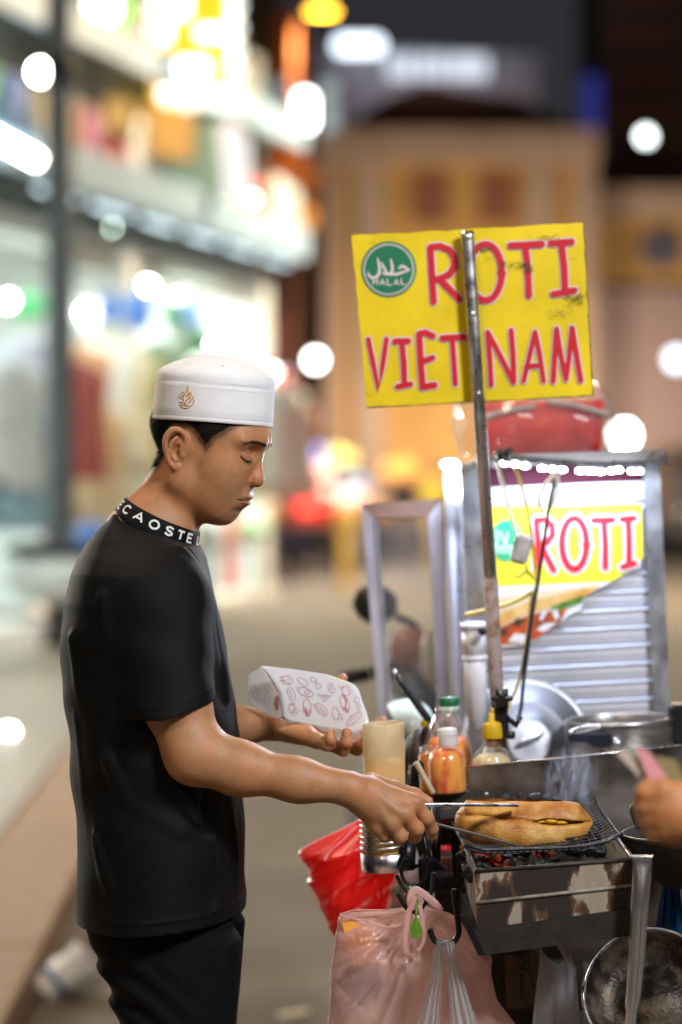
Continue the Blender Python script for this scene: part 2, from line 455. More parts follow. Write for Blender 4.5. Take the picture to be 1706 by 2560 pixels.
mb = MB(); cc = np.array([P(168, 2440, 7.02).x, 7.02, .045]); axl = np.array([[.75, .3, .5], [-.4, .9, .1], [-.5, -.25, .8]]); axl = np.array([a/np.linalg.norm(a) for a in axl])
mb.lathe([(.036, -.085), (.042, -.08), (.056, 0), (.068, .08), (.070, .082), (.062, .074), (.03, -.06)], cc+[.0, 0, .012], ax=axl[[1, 2, 0]], seg=40, wob=lambda a, h: 1+.16*math.sin(3*a+22*h)+.10*math.sin(7*a-31*h)+.05*math.sin(13*a+60*h)); mb.build('cup', mat('paper_cup_white', (.92, .91, .90), rough=.6, var=.06), lit)
mb = MB(); mb.lathe([(.0545, -.045), (.0550, -.036), (.0560, -.026)], cc+[.0, 0, .010], ax=axl[[1, 2, 0]], seg=40, caps=False, wob=lambda a, h: 1.03+.16*math.sin(3*a+22*h)+.10*math.sin(7*a-31*h)+.05*math.sin(13*a+60*h)); mb.build('blue_band', mat('cup_blue', (.02, .16, .42), rough=.6), lit)
mb = MB(); c = np.array([P(735, 2538, 6.77).x, 6.77, .006]); mb.box(c, (.085, .05, .004), np.array([[.97, .2, .1], [-.2, .97, 0], [-.1, 0, .99]]))
props(mb.build('paper_scrap', mat('scrap', (.7, .64, .5), rough=.7)), 'torn scrap of pale paper lying on the road', 'litter')

# =================================================================== shops on the left
S0 = np.array([-2.9, 24.0, 0]); st = np.array([.262, .965, 0]); sn_ = np.array([-.965, .262, 0])
SPt = lambda a, z, d=0.0: S0+st*a+sn_*d+np.array([0, 0, z])
SAX = np.array([st, sn_, [0, 0, 1.0]])
def a_of(pxx): k = (pxx-CX)/F; return (24*k+2.9)/(.262-.965*k)
def sbox(mb, a0, a1, z0, z1, d0, d1, mi=0):
    return mb.box((SPt(a0, z0, d0)+SPt(a1, z1, d1))/2, (abs(a1-a0), abs(d1-d0), abs(z1-z0)), SAX, mi)
M_WALLW = mat('white_shop_wall', (.78, .79, .77), rough=.6, var=.05, scale=2); M_WALLT = mat('dark_upper_wall', (.26, .27, .24), rough=.7, var=.1, scale=2)
M_FASC = mat('pale_blue_fascia', (.36, .52, .66), rough=.5, var=.1, scale=2); M_BROWN = mat('brown_board', (.22, .10, .06), rough=.7, var=.2)
M_TUBE = emat('glow_tube', (.93, 1.0, .97), 26.0); M_BULB = emat('shop_bulb', (.95, 1.0, .96), 52.0)
M_SHUT = mat('grey_shutter', (.25, .27, .28), rough=.6, var=.15)
shops = []
for i, (a0, a1, lab) in enumerate([(-14, -6, 'lit open shop at the near end of the row'), (-6, 2.2, 'bright open clothes shop behind the pole'), (2.2, 7.2, 'white lit clothes shop at the far end of the row')]):
    t = thing('shop', lab, 'shop', SPt((a0+a1)/2, 0, 2)); shops.append(t)
    mb = MB(); sbox(mb, a0, a1, 0, 3.92, 4.0, 4.15); sbox(mb, a1-.15, a1, 0, 3.92, 0, 4.0); mb.build('wall', M_WALLW, t)
    mb = MB(); sbox(mb, a0, a1, 0, .125, -.2, 4.0); mb.build('floor', M_WALLW, t)
    mb = MB(); sbox(mb, a0, a1, 3.92, 4.04, -.1, 4.0); mb.build('ceiling', M_WALLW, t)
    mb = MB(); sbox(mb, a0, a1, 3.75, 6.9, 0, .25); mb.build('upper_wall', M_WALLT, t)
    mb = MB(); sbox(mb, a0, a1, 4.30, 4.70, -.62, -.52); sbox(mb, a0, a1, 4.62, 4.70, -.52, 0); mb.build('awning', M_FASC, t)
    mb = MB(); sbox(mb, a0, a1, 5.70, 6.05, -.60, -.50); sbox(mb, a0, a1, 5.97, 6.05, -.50, 0); mb.build('upper_awning', M_FASC, t)
    mb = MB(); sbox(mb, a1-.35, a1, .12, 4.05, -.12, .2); mb.build('pillar', M_WALLW if i else M_BROWN, t)
    for k in range(3):
        aa = a0+(a1-a0)*(k+.5)/3; f = None
        mb = MB(); sbox(mb, aa-.45, aa+.45, 4.95, 5.4, -.03, -.005); f = mb.build('window', M_DARKM, t)
        mb = MB(); sbox(mb, aa-.38, aa+.38, 5.0, 5.35, -.04, -.031); mb.build('pane', emat('warm_window_%d_%d' % (i, k), (1, .62, .25), .9), f)
    mid = (SPt(a0+.3, 3.9, .2)+SPt(a1-.3, 3.9, 3.6))/2
    area_light('shop_ceiling_light', mid-np.array([0, 0, .02]), mid-np.array([0, 0, 3]), a1-a0-.8, [420, 380, 290][i], (.80, 1.0, .98), 3.2)
# fluorescent and bulbs seen as glowing discs: real lamps hanging in the shops
def D_of(pxx, d=0.0):
    k = (pxx-CX)/F
    # depth of the plane d metres inside the shop front
    o = S0+sn_*d; a = (o[1]*k-o[0])/(st[0]-st[1]*k); return o[1]+st[1]*a
blist = [(234, 696, 'upper'), (277, 688, 'upper'), (214, 781, 'lone'), (372, 713, 'paired'), (418, 700, 'dim high'), (468, 721, 'paired'), (479, 838, 'large'), (556, 712, 'clustered'), (600, 742, 'clustered'), (646, 728, 'clustered'), (572, 800, 'clustered'), (624, 812, 'clustered'), (540, 862, 'clustered'), (600, 880, 'clustered'), (656, 790, 'clustered'), (22, 752, 'leftmost')]
b0 = None
for (x, y, w) in blist:
    D = D_of(min(x, 620), .5)-.3; c = PA(x, y, D)
    if b0 is None:
        mb = MB(); mb.sphere(c*0, (.048, .048, .048), 12); mb.tube([np.array([0, 0, .07]), np.array([0, 0, .14])], .02, 8, mi=1); b0 = mb.build('shop_bulb', [M_BULB, M_DARKM]); o = b0
    else: o = b0.copy(); COL.objects.link(o)
    o.location = c; props(o, 'round white bulb glowing in the lit shop, one of the row under the awning', 'bulb', 'white bulbs in the shops')
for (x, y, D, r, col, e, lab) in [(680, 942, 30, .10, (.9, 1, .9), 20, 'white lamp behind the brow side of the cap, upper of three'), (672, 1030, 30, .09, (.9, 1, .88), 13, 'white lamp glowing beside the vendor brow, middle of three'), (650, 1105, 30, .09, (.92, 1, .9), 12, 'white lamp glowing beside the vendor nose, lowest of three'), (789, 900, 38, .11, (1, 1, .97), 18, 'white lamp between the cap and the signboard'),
                              (1615, 341, 60, .15, (.9, 1, .95), 9, 'white lamp high at the right of the dark sky'), (1692, 898, 40, .16, (.75, .88, 1), 5, 'pale blue lamp at the right edge beside the board'), (1561, 1088, 30, .13, (1, .98, .92), 26, 'bright lamp just behind the red basket'),
                              (103, 180, 22, .075, (.95, 1, .9), 60, 'white lamp beside the top of the dark pole'), (22, 1833, 13.2, .035, (1, 1, 1), 60, 'added glowing ball in place of a bright reflection on the left pavement'), (275, 540, 30, .10, (.8, .85, .85), 2.2, 'dim grey lamp under the awning'), (205, 635, 27, .09, (1, .25, .55), 3, 'pink lamp glow beside the pole'), (350, 800, 29, .12, (1, .3, .5), 2.2, 'pink lamp glow under the bulbs')]:  # the pavement ball is an added glow imitating a bright reflection
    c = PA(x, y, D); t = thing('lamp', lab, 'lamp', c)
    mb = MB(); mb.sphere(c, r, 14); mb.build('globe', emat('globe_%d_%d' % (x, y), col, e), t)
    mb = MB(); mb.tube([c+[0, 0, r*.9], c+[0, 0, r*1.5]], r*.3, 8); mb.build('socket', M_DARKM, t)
random.seed(8)
for i in range(40):
    x = random.uniform(10, 720); y = random.choice([random.uniform(560, 900), random.uniform(880, 1120), random.uniform(300, 560)]); D = D_of(min(x, 600), .2)-.6+random.uniform(0, 1.2); r = random.uniform(.03, .055)
    hue = random.choice([((.9, 1, .95), 'white'), ((.75, 1, .8), 'greenish'), ((.8, .9, 1), 'bluish'), ((1, .9, .75), 'warm')])
    c = PA(x, y, D); mb = MB(); mb.sphere(c, r, 10); mb.tube([c+[0, 0, r], c+[0, 0, r*2]], r*.4, 6, mi=1)
    props(mb.build('small_lamp', [emat('small_lamp_%d' % i, hue[0], random.choice((3, 6, 12, 26))), M_DARKM]), 'small %s lamp among the stock of the lit shops' % hue[1], 'lamp', hue[1]+' small lamps in the shops')
# tube lights under the awning on the left
for (p0, p1, D, w, e, lab) in [((-90, 300), (98, 402), 21, .09, M_TUBE, 'long white tube light at the left edge under the awning'), ((-60, 520), (-10, 545), 22, .06, M_TUBE, 'tube light beyond the left edge')][:1]:
    t = thing('glow_tube', lab, 'tube light', P(*p1, D)); a, b = PA(*p0, D-.3), PA(*p1, D)
    mb = MB(); mb.tube([a, b], w*.55, 10); mb.build('tube', e, t)
    mb = MB(); mb.prism([a+[0, 0, .08], b+[0, 0, .08], b+[0, 0, .32], a+[0, 0, .32]], (0, .1, 0)); mb.build('batten', M_FASC, t)
# boards, parcels and hanging stock along the shop fronts
random.seed(21)
cl = [((.70, .12, .08), 'red'), ((.10, .45, .16), 'green'), ((.75, .45, .08), 'amber'), ((.78, .78, .76), 'white'), ((.10, .22, .60), 'blue'), ((.70, .22, .38), 'pink'), ((.55, .60, .62), 'grey'), ((.62, .52, .30), 'tan')]
MC = {nm: mat('stock_'+nm, c, rough=.6, var=.15, scale=3) for c, nm in cl}
for i in range(16):
    a0 = -2.0+i*.66; col_, nm = cl[(i*3+1) % 8]; w = random.uniform(.35, .62); z0 = random.uniform(4.74, 4.9); hh = random.uniform(.35, .6)
    mb = MB(); sbox(mb, a0, a0+w, z0, z0+hh, -.14, -.05); props(mb.build('shop_board', MC[nm]), nm+' painted board fixed above the lower shop awning', 'board', nm+' boards over the awning')
stock = []
for i in range(34):
    a_ = random.uniform(-1.6, 8.2); d_ = random.uniform(-.9, .6); z_ = random.choice([random.uniform(2.2, 3.3), random.uniform(2.4, 3.4), random.uniform(.5, 1.4)]); col_, nm = cl[i % 8]
    c = SPt(a_, z_, d_); mb = MB(); mb.sphere(c, (random.uniform(.10, .18), .07, random.uniform(.14, .26)), 12)
    if z_ > 2: mb.tube([c+[0, 0, .15], c+[0, 0, .9 if z_ < 3 else .5]], .006, 5)
    else: mb.box(c-[0, 0, (z_-.12)/2+.1], (.16, .12, max(.1, z_-.2)))
    pxs = CX+c[0]*F/c[1]
    stock.append(props(mb.build('hanging_bag' if z_ > 2 else 'parcel', MC[nm]), nm+(' bag hanging' if z_ > 2 else ' parcel stacked')+' in front of the lit shops', 'bag' if z_ > 2 else 'parcel', nm+(' bags hanging by the shops' if z_ > 2 else ' parcels by the shops')))
lb_ = thing('glow_box', 'unseen glowing box added by the shop row to rim-light the vendor', 'sign', SPt(-12.0, 3.0, -.6)); c = SPt(-12.0, 3.0, -.6)  # unseen box and lamp added for rim light on the vendor
mb = MB(); mb.box(c, (1.6, .2, .8), bev=.04); mb.build('box', mat('rim_box_glow', (.8, .8, .8), rough=.5, emis=(1, .93, .82), estr=6), lb_); mb = MB(); mb.tube([c+[0, 0, .4], SPt(-12.0, 3.9, -.1)], .03, 8); mb.build('bracket', M_DARKM, lb_)
area_light('added_rim_light', c+np.array([.4, -.5, 0])*.5, (-.3, 3.6, 1.3), 1.4, 420, (1, .90, .76), .7)
for i in range(6):  # added tubes: a cool glow to fill the dark awning underside
    a_ = -1.4+i*1.45; c0, c1 = SPt(a_, 4.22, -.45), SPt(a_+1.0, 4.22, -.45); tb_ = thing('glow_tube', 'added cool glowing tube that brightens the underside of the lower shop awning', 'tube light', c0, 'added glow tubes under the lower awning')
    mb = MB(); mb.tube([c0, c1], .022, 8); mb.build('tube', MATS.get('awning_fill_glow') or MATS.setdefault('awning_fill_glow', emat('awning_fill_glow', (.78, .95, 1), 2.6)), tb_); mb = MB(); mb.box((c0+c1)/2+[0, 0, .05], (1.05, .06, .05), SAX); mb.tube([c0+[0, 0, .07], c0+[0, 0, .42]], .008, 5); mb.build('batten', M_FASC, tb_)
# garments hanging in the shops
def garment(c, w, h, m, label, D):
    t = thing('garment', label, 'garment', c)
    mb = MB(); c = np.array(c); prof = [(.10, 0), (.28, -.05), (.5, -.10), (.46, -.3), (.42, -.5), (.5, -.8), (.56, -1)]
    V_ = []; seg = 20
    for (r, z) in prof:
        for k in range(seg):
            a = 2*math.pi*k/seg; V_.append(c+np.array([r*w*math.cos(a)*(1+.06*math.sin(5*a+z*3)), .10*w*math.sin(a)*(1+.3*math.sin(6*a)), z*h]))
    Fs = [(i*seg+k, i*seg+(k+1) % seg, (i+1)*seg+(k+1) % seg, (i+1)*seg+k) for i in range(len(prof)-1) for k in range(seg)]+[tuple(range(seg))[::-1]]
    mb.add(V_, Fs); mb.build('cloth', m, t)
    mb = MB(); mb.tube([c+[0, 0, -.02], c+[0, 0, .12]], .008, 6); mb.tube([c+[-.3*w, 0, -.06], c, c+[.3*w, 0, -.06]], .008, 6); mb.build('hanger', M_GALV, t)
gl = [(205, 860, 'peach', (.75, .42, .22)), (262, 850, 'white', (.80, .80, .76)), (318, 870, 'cream', (.72, .60, .38)), (355, 890, 'olive', (.32, .34, .12)), (398, 850, 'pale green', (.42, .58, .42)), (440, 900, 'khaki', (.50, .44, .24)), (330, 1010, 'ivory', (.74, .70, .58)), (250, 1020, 'sand', (.66, .50, .30)), (185, 900, 'red-brown', (.30, .06, .05)),
      (30, 900, 'grey-white', (.66, .68, .70)), (80, 840, 'lilac-white', (.62, .60, .70)), (95, 960, 'pale lilac', (.66, .58, .70)), (45, 1010, 'sky blue', (.30, .48, .62)), (700, 960, 'white shirt', (.75, .75, .74)), (730, 1000, 'rosy', (.62, .34, .28)), (560, 960, 'mint', (.36, .62, .46)), (610, 1000, 'pale yellow', (.75, .68, .40))]
for (x, y, nm, col) in gl:
    D = D_of(min(x, 560), -.5)-.2
    garment(PA(x, y, D), .62, 1.15, mat('cloth_'+nm.replace(' ', '_').replace('-', '_'), col, rough=.8, var=.12, scale=4), nm+' garment hanging in the lit clothes shop', D)
for (x, y, w, h, D, col, lab) in [(330, 1165, 210, 110, 26, (.03, .10, .62), 'blue plastic crate pile on the floor behind the vendor neck'), (250, 1290, 120, 130, 25, (.55, .62, .75), 'pale blue bundle stacked before the shop'), (440, 1240, 130, 130, 26, (.62, .66, .72), 'pale grey bundle stacked before the shop')]:
    t = thing('goods_pile', lab, 'goods', P(x, y+h/2, D)); 
    mb = MB()
    for k in range(5):
        a = PA(x+random.uniform(-.35, .35)*w, y+random.uniform(-.3, .4)*h, D+random.uniform(-.2, .2)); mb.box(a, (S(w*.45, D), .4, S(h*.45, D)), bev=.03)
    mb.build('sacks', mat('goods_%d' % x, col, rough=.6, var=.1), t)
# projecting bulb-studded sign
t = thing('bulb_sign', 'tall yellow sign edged with white bulbs over the shops', 'sign', P(485, 290, 26)); D = 26
poly = [(378, -60), (596, -60), (596, 232), (560, 262), (400, 262), (378, 232)]
mb = MB(); mb.prism([PA(a, b, D) for a, b in poly], (0, .22, 0)); mb.build('panel', mat('sign_yellow_lit', (.8, .45, .02), rough=.4, emis=(1, .60, .02), estr=1.1), t)
mb = MB(); mb.tube([PA(596, 60, D)+[0, .1, 0], PA(600, 60, D)+[0, 3.0, 0]], .03, 8); mb.tube([PA(400, -20, D)+[0, .1, 0], PA(180, -20, D)+[0, .4, 0]], .03, 8); mb.build('bracket', M_DARKM, t)
b1_ = None; EM_B = emat('sign_bulb', (.94, 1, 1), 30.0); EM_B2 = emat('sign_bulb_edge', (.85, 1.0, .95), 2.6); EM_W = emat('sign_letter', (1, 1, 1), 5.0)
e1 = None
for (x, y) in [(590, y) for y in range(-40, 245, 55)]+[(384, y) for y in range(-35, 150, 52)]+[(420, 246), (470, 258), (520, 256), (560, 262)]:
    c = PA(x, y, D-.06)
    if e1 is None: mb = MB(); mb.sphere(c, .075, 12); e1 = mb.build('bulb', EM_B2, t); ce = c
    else:
        o = e1.copy(); COL.objects.link(o); o.location = Vector(c-ce)
for i, poly in enumerate([[(385, -60), (470, -60), (470, 40), (385, 40)], [(395, 60), (425, 60), (425, 100), (395, 100)], [(495, 70), (570, 70), (570, 95), (495, 95)], [(430, 150), (520, 150), (520, 190), (430, 190)], [(400, 222), (560, 222), (560, 242), (400, 242)], [(575, -40), (590, -40), (590, 200), (575, 200)]]):
    mb = MB(); mb.prism([PA(a, b, D-.03) for a, b in poly], (0, .025, 0)); mb.build('lit_letter', EM_W, t)
ps = thing('panel_sign', 'pale green and white light box hanging below the bulb sign', 'sign', P(500, 520, 27)); D = 27
mb = MB(); mb.prism([PA(a, b, D) for a, b in [(405, 300), (545, 300), (560, 490), (430, 480)]], (0, .15, 0)); mb.build('green_panel', mat('pale_green_panel', (.40, .55, .42), rough=.5, emis=(.6, .85, .6), estr=.28), ps)
mb = MB(); mb.prism([PA(a, b, D-.02) for a, b in [(545, 305), (590, 300), (622, 350), (622, 500), (560, 490)]], (0, .2, 0)); mb.build('white_panel', mat('white_panel_lit', (.8, .8, .8), rough=.5, emis=(.92, .93, 1), estr=.85), ps)
# amber boards on the upper floor
for (x0, y0, x1, y1, D, e, lab) in [(180, 230, 330, 330, 25.5, (1, .60, .18), 'amber lit board on the upper wall beside the pole'), (330, 255, 480, 400, 26.5, (1, .55, .14), 'orange lit board below the bulb sign'), (620, 500, 790, 570, 45, (1, .34, .02), 'orange lit awning before the market building')]:
    t = thing('lit_board', lab, 'board', P(x0, y1, D)); mb = MB(); mb.prism([PA(a, b, D) for a, b in [(x0, y0), (x1, y0+20), (x1, y1), (x0, y1-20)]], (0, .1, 0))
    mb.build('face', mat('board_%d' % x0, (.6, .3, .08), rough=.5, emis=e, estr=.62), t); mb = MB(); mb.prism([PA(a, b, D+.11) for a, b in [(x0-6, y0-6), (x1+6, y0+14), (x1+6, y1+6), (x0-6, y1-14)]], (0, .06, 0)); mb.build('frame', M_DARKM, t)
t = thing('neon_sign', 'green and white neon sign at the top left of the row', 'sign', P(260, 40, 25)); c = PA(258, 20, 25)
mb = MB(); mb.sphere(c, (.16, .08, .16), 14); mb.build('white_light', emat('neon_white', (1, 1, .95), 8), t); mb = MB(); mb.tube([c+np.array([.24*math.cos(k*math.pi/12), 0, .24*math.sin(k*math.pi/12)]) for k in range(25)], .04, 8); mb.build('green_ring', emat('neon_green', (.25, 1, .08), 2.5), t)
mb = MB(); mb.prism([c+[-.2, .1, -.4], c+[.2, .1, -.4], c+[.2, .1, .4], c+[-.2, .1, .4]], (0, .05, 0)); mb.build('backing', M_DARKM, t)
# the dark pole on the pavement
D = 20.0; pz = thing('utility_pole', 'dark grey utility pole standing on the left pavement', 'pole', P(149, 1200+(CH-.12)*F/D, D))
mb = MB(); a = PA(150, 0, D); mb.tube([(a[0], D, .12), (a[0], D, 3.0), (a[0]-.01, D, 9.0)], [.125, .12, .10], 18); mb.build('shaft', mat('pole_grey', (.15, .19, .23), rough=.55, var=.15, scale=3), pz)
mb = MB(); mb.tube([(a[0], D, .12), (a[0], D, .22)], .15, 18); mb.build('collar', M_DARKM, pz); mb = MB(); mb.tube([(a[0], D, 4.75), (a[0], D, 5.0)], .135, 18); mb.build('collar', M_DARKM, pz)

# =================================================================== parked scooters (one behind the cart, one by the shops)
M_SCW = mat('scooter_white', (.62, .64, .63), rough=.3, coat=.4, var=.05); M_SCG = mat('scooter_green', (.10, .26, .17), rough=.3, coat=.4, var=.08)
def scooter(loc, rz, label, bm, s=1.0, mirror_m=None):
    t = thing('scooter', label, 'scooter', (0, 0, 0))
    def put(mb, nm, m, par=t): return mb.build(nm, m, par)
    for x in (-.62, .62):
        mb = MB(); mb.lathe([(.20, -.05), (.25, -.045), (.275, 0), (.25, .045), (.20, .05), (.20, -.05)], (x, 0, .275), ax=np.array([[1, 0, 0], [0, 0, 1], [0, 1, 0.]]), seg=32, caps=False); w = put(mb, 'wheel', M_BLACKR)
        mb = MB(); mb.lathe([(0, -.04), (.05, -.05), (.06, 0), (.05, .05), (0, .04)], (x, 0, .275), ax=np.array([[1, 0, 0], [0, 0, 1], [0, 1, 0.]]), seg=16)
        for k in range(5): mb.tube([(x, 0, .275), (x+.2*math.cos(k*1.257), 0, .275+.2*math.sin(k*1.257))], .016, 6)
        put(mb, 'rim', M_GALV, w)
    mb = MB(); mb.sphere((-.42, 0, .60), (.46, .15, .20), 20); mb.sphere((.40, 0, .62), (.13, .19, .36), 18); mb.sphere((.66, 0, .50), (.22, .09, .10), 16); mb.box((.05, 0, .34), (.6, .26, .10), bev=.04); put(mb, 'body', bm)
    mb = MB(); mb.sphere((-.36, 0, .80), (.44, .135, .075), 18); put(mb, 'seat', M_BLACKR)
    mb = MB(); mb.tube([(.62, 0, .28), (.46, 0, .70), (.38, 0, 1.0)], .03, 10); put(mb, 'fork', M_GALV)
    mb = MB(); mb.tube(smoothline([(.28, -.36, 1.0), (.34, -.2, 1.02), (.38, 0, .98), (.34, .2, 1.02), (.28, .36, 1.0)], 4), .014, 8); hb = put(mb, 'handlebar', M_DARKM)
    for y in (-.34, .34): mb = MB(); mb.tube([(.30, y*.75, 1.01), (.27, y*1.12, 1.0)], .022, 10); mb.build('grip', M_BLACKR, hb)
    mb = MB(); mb.sphere((.46, 0, .98), (.10, .14, .09), 16); put(mb, 'cowl', bm); mb = MB(); mb.sphere((.545, 0, .98), (.03, .08, .055), 14); put(mb, 'headlight', M_CHR)
    for y in (-.26, .26):
        mb = MB(); mb.tube(smoothline([(.33, y, 1.02), (.33, y*1.15, 1.16), (.32, y*1.25, 1.22)], 4), .008, 8); mm = put(mb, 'mirror_stem', M_DARKM)
        mb = MB(); mb.sphere((.32, y*1.3, 1.27), (.018, .085, .065), 16); mb.build('mirror', M_DARKM, mm)
    mb = MB(); mb.sphere((-.88, 0, .66), (.03, .07, .045), 12); put(mb, 'tail_light', emat('tail_'+label[:5].strip(), (1, .42, .04), 10 if 'shop' in label else .0))
    t.location = loc; t.rotation_euler = (0, 0, rz); t.scale = (s, s, s); return t
M_BLACKR = mat('black_rubber', (.014, .014, .015), rough=.6, var=.2); M_CHR = mat('chrome', (.7, .7, .7), rough=.12, metal=1)
gz = P(60, 0, 19.0); scooter((gz.x-.05, 18.6, .12), R(155), 'white and green parked scooter before the shops', M_SCW, 1.05)
# =================================================================== market building and skyline
M_OCH = mat('ochre_wall', (.46, .27, .09), rough=.8, var=.1, scale=.6); M_PNK = mat('pinkish_trim', (.42, .31, .25), rough=.8, var=.1, scale=.6); M_ROOF = mat('dark_tile_roof', (.10, .05, .035), rough=.8, var=.2); M_WIN = mat('dark_red_window', (.24, .10, .06), rough=.4)
D = 90.0; mk = thing('market_building', 'ochre market hall with pale pilasters behind the signboard', 'building', P(1120, 1200+CH*F/D, D+6))
def bpoly(nm, pts, m, par, d=0.0, t=1.0, DD=90.0): mb = MB(); mb.prism([PA(a, b, DD-d) for a, b in pts], (0, t, 0)); return mb.build(nm, m, par)
bpoly('hall_wall', [(800, 340), (1490, 340), (1490, 1301), (800, 1301)], M_OCH, mk, 0, 8)
for x0, x1 in ((812, 852), (888, 962), (1316, 1384), (1434, 1492)): bpoly('pilaster', [(x0, 400), (x1, 400), (x1, 1300), (x0, 1300)], M_PNK, mk, .35, .3)
bpoly('cornice', [(790, 322), (1500, 322), (1500, 402), (790, 402)], M_PNK, mk, .8, .7)
bpoly('pediment', [(850, 322), (1450, 322), (1300, 245), (1060, 205), (960, 245)], M_ROOF, mk, .2, 6)
for x0 in (1030, 1195): bpoly('window', [(x0, 430), (x0+95, 430), (x0+95, 560), (x0, 560)], M_WIN, mk, .06, .05)
bpoly('band', [(970, 900), (1310, 900), (1310, 960), (970, 960)], M_PNK, mk, .3, .25)
wg = thing('market_wing', 'lower ochre side wing of the market with a round window', 'building', P(1650, 1200+CH*F/92, 96)); D = 92
bpoly('wing_wall', [(1493, 520), (2100, 520), (2100, 1299), (1493, 1299)], M_OCH, wg, 0, 8, 92)
bpoly('wing_cornice', [(1493, 468), (2110, 468), (2110, 545), (1493, 545)], M_PNK, wg, .5, .45, 92)
bpoly('wing_base', [(1493, 720), (2100, 720), (2100, 1299), (1493, 1299)], mat('mauve_base', (.34, .25, .25), rough=.8, var=.1), wg, .25, .2, 92)
bpoly('wing_roof', [(1480, 470), (2120, 470), (1950, 350), (1560, 350)], M_ROOF, wg, -1, 7, 92)
mb = MB(); mb.lathe([(0, 0), (.62, 0), (.78, .05), (.8, -.1)], PA(1652, 622, 91.9), ax=np.array([[1, 0, 0], [0, 0, 1], [0, -1, 0.]]), seg=30); mb.build('round_window', mat('round_pane', (.10, .10, .14), rough=.3), wg)
for (x, y, dz, pw, tgt) in ((1120, 1200, 82, 1500, (1120, 640)), (1640, 1220, 84, 950, (1640, 640)), (860, 1200, 80, 280, (900, 800))):
    c = PA(x, y, dz); c[2] = .6; area_light('facade_floodlight', c, PA(*tgt, 90), 1.0, pw, (1, .79, .56))
    t = thing('floodlight', {1120: 'floodlight at the foot of the market hall', 1640: 'floodlight before the market wing', 860: 'floodlight at the left corner of the market'}[x], 'floodlight', (c[0], c[1]-.3, 0)); mb = MB(); mb.box((c[0], c[1]-.25, .45), (.5, .2, .4), bev=.03); mb.build('housing', M_DARKM, t); mb = MB(); mb.tube([(c[0], c[1]-.25, 0), (c[0], c[1]-.25, .3)], .05, 8); mb.build('stand', M_DARKM, t)
# dark town blocks farther back
rt = thing('rooftop_block', 'grey building with a lit rooftop sign beyond the market', 'building', P(1000, 1270, 140)); D = 140
bpoly('block', [(800, 130), (1350, 150), (1350, 1265), (800, 1265)], mat('grey_block', (.24, .22, .23), rough=.8, var=.1), rt, 0, 12, 140)
bpoly('parapet', [(790, 118), (1360, 138), (1360, 160), (790, 140)], M_SHUT, rt, .3, 12.6, 140)
EMR = emat('roof_letter', (.80, .86, 1), 1.15); r0 = None
for i, x in enumerate((985, 1020, 1062, 1098, 1140, 1172, 1205)):
    c = PA(x, 168, 139)
    if r0 is None: mb = MB(); mb.box(c, (.7, .2, 1.3), bev=.1); r0 = mb.build('roof_letter', EMR, rt); cr0 = c
    else:
        o = r0.copy(); COL.objects.link(o); o.location = Vector(c-cr0)
mb = MB(); mb.box(PA(898, 113, 138.5), (2.7, .5, .9), bev=.3); mb.build('roof_light', emat('roof_light', (.78, .88, 1), 4.0), rt)
area_light('roof_sign_light', PA(1090, 160, 134), PA(1090, 240, 140), 3, 380, (.85, .85, 1))
tw = thing('tower_block', 'dark brown tower block at the upper right', 'building', P(1650, 1260, 150))
bpoly('tower', [(1500, -120), (1800, -120), (1800, 1262), (1500, 1262)], mat('brown_block', (.10, .062, .05), rough=.8, var=.2), tw, 0, 14, 150)
for i, y in enumerate((-40, 60, 160, 260)):
    for x in (1530, 1590, 1650): bpoly('window', [(x, y), (x+38, y), (x+38, y+55), (x, y+55)], M_WIN, tw, .1, .08, 150)
bpoly('sign_panel', [(1455, 190), (1500, 190), (1500, 380), (1455, 380)], emat('dim_blue_sign', (.05, .06, .35), .5), tw, .6, .3, 150)
area_light('tower_light', PA(1600, 800, 120), PA(1600, 200, 150), 2, 700, (1, .6, .4))
lt = thing('corner_building', 'narrow building with an orange lit column above the row', 'building', P(730, 1280, 75))
bpoly('side_wall', [(600, -80), (698, -80), (698, 1320), (600, 1320)], mat('dark_wall', (.05, .05, .055), rough=.8), lt, 0, 6, 75)
bpoly('column', [(698, 30), (762, 30), (762, 1320), (698, 1320)], mat('orange_column', (.42, .14, .02), rough=.7), lt, .3, 5, 75)
bpoly('shop_front', [(640, 420), (800, 420), (800, 1318), (640, 1318)], mat('rose_wall', (.36, .20, .16), rough=.8, var=.15), lt, .5, 4, 75)
c = PA(735, 420, 72.5); area_light('column_uplight', c, PA(730, 60, 75), .5, 120, (1, .42, .08))
vs_ = thing('vertical_sign', 'glowing white vertical light box beside the dark sky', 'sign', P(765, 370, 42)); D = 42
mb = MB(); mb.box(PA(763, 277, D), (.30, .22, .62), bev=.08); mb.build('glow_box', emat('sign_white', (1, 1, 1), 12.0), vs_)
mb = MB(); mb.box(PA(822, 265, D+.3), (.30, .2, .90), bev=.05); mb.build('side_panel', emat('sign_side', (.7, .85, .85), .55), vs_); mb = MB(); mb.tube([PA(700, 250, D+.2), PA(860, 250, D+.2)], .04, 8); mb.build('bracket', M_DARKM, vs_)
gb = thing('grey_panel', 'dim grey light panel left of the vertical sign', 'panel', P(690, 300, 44)); mb = MB(); mb.box(PA(685, 240, 44), (.55, .2, .6), bev=.05); mb.box(PA(672, 320, 44), (.4, .2, .5), bev=.05); mb.build('face', emat('grey_face', (.55, .62, .62), .38), gb)
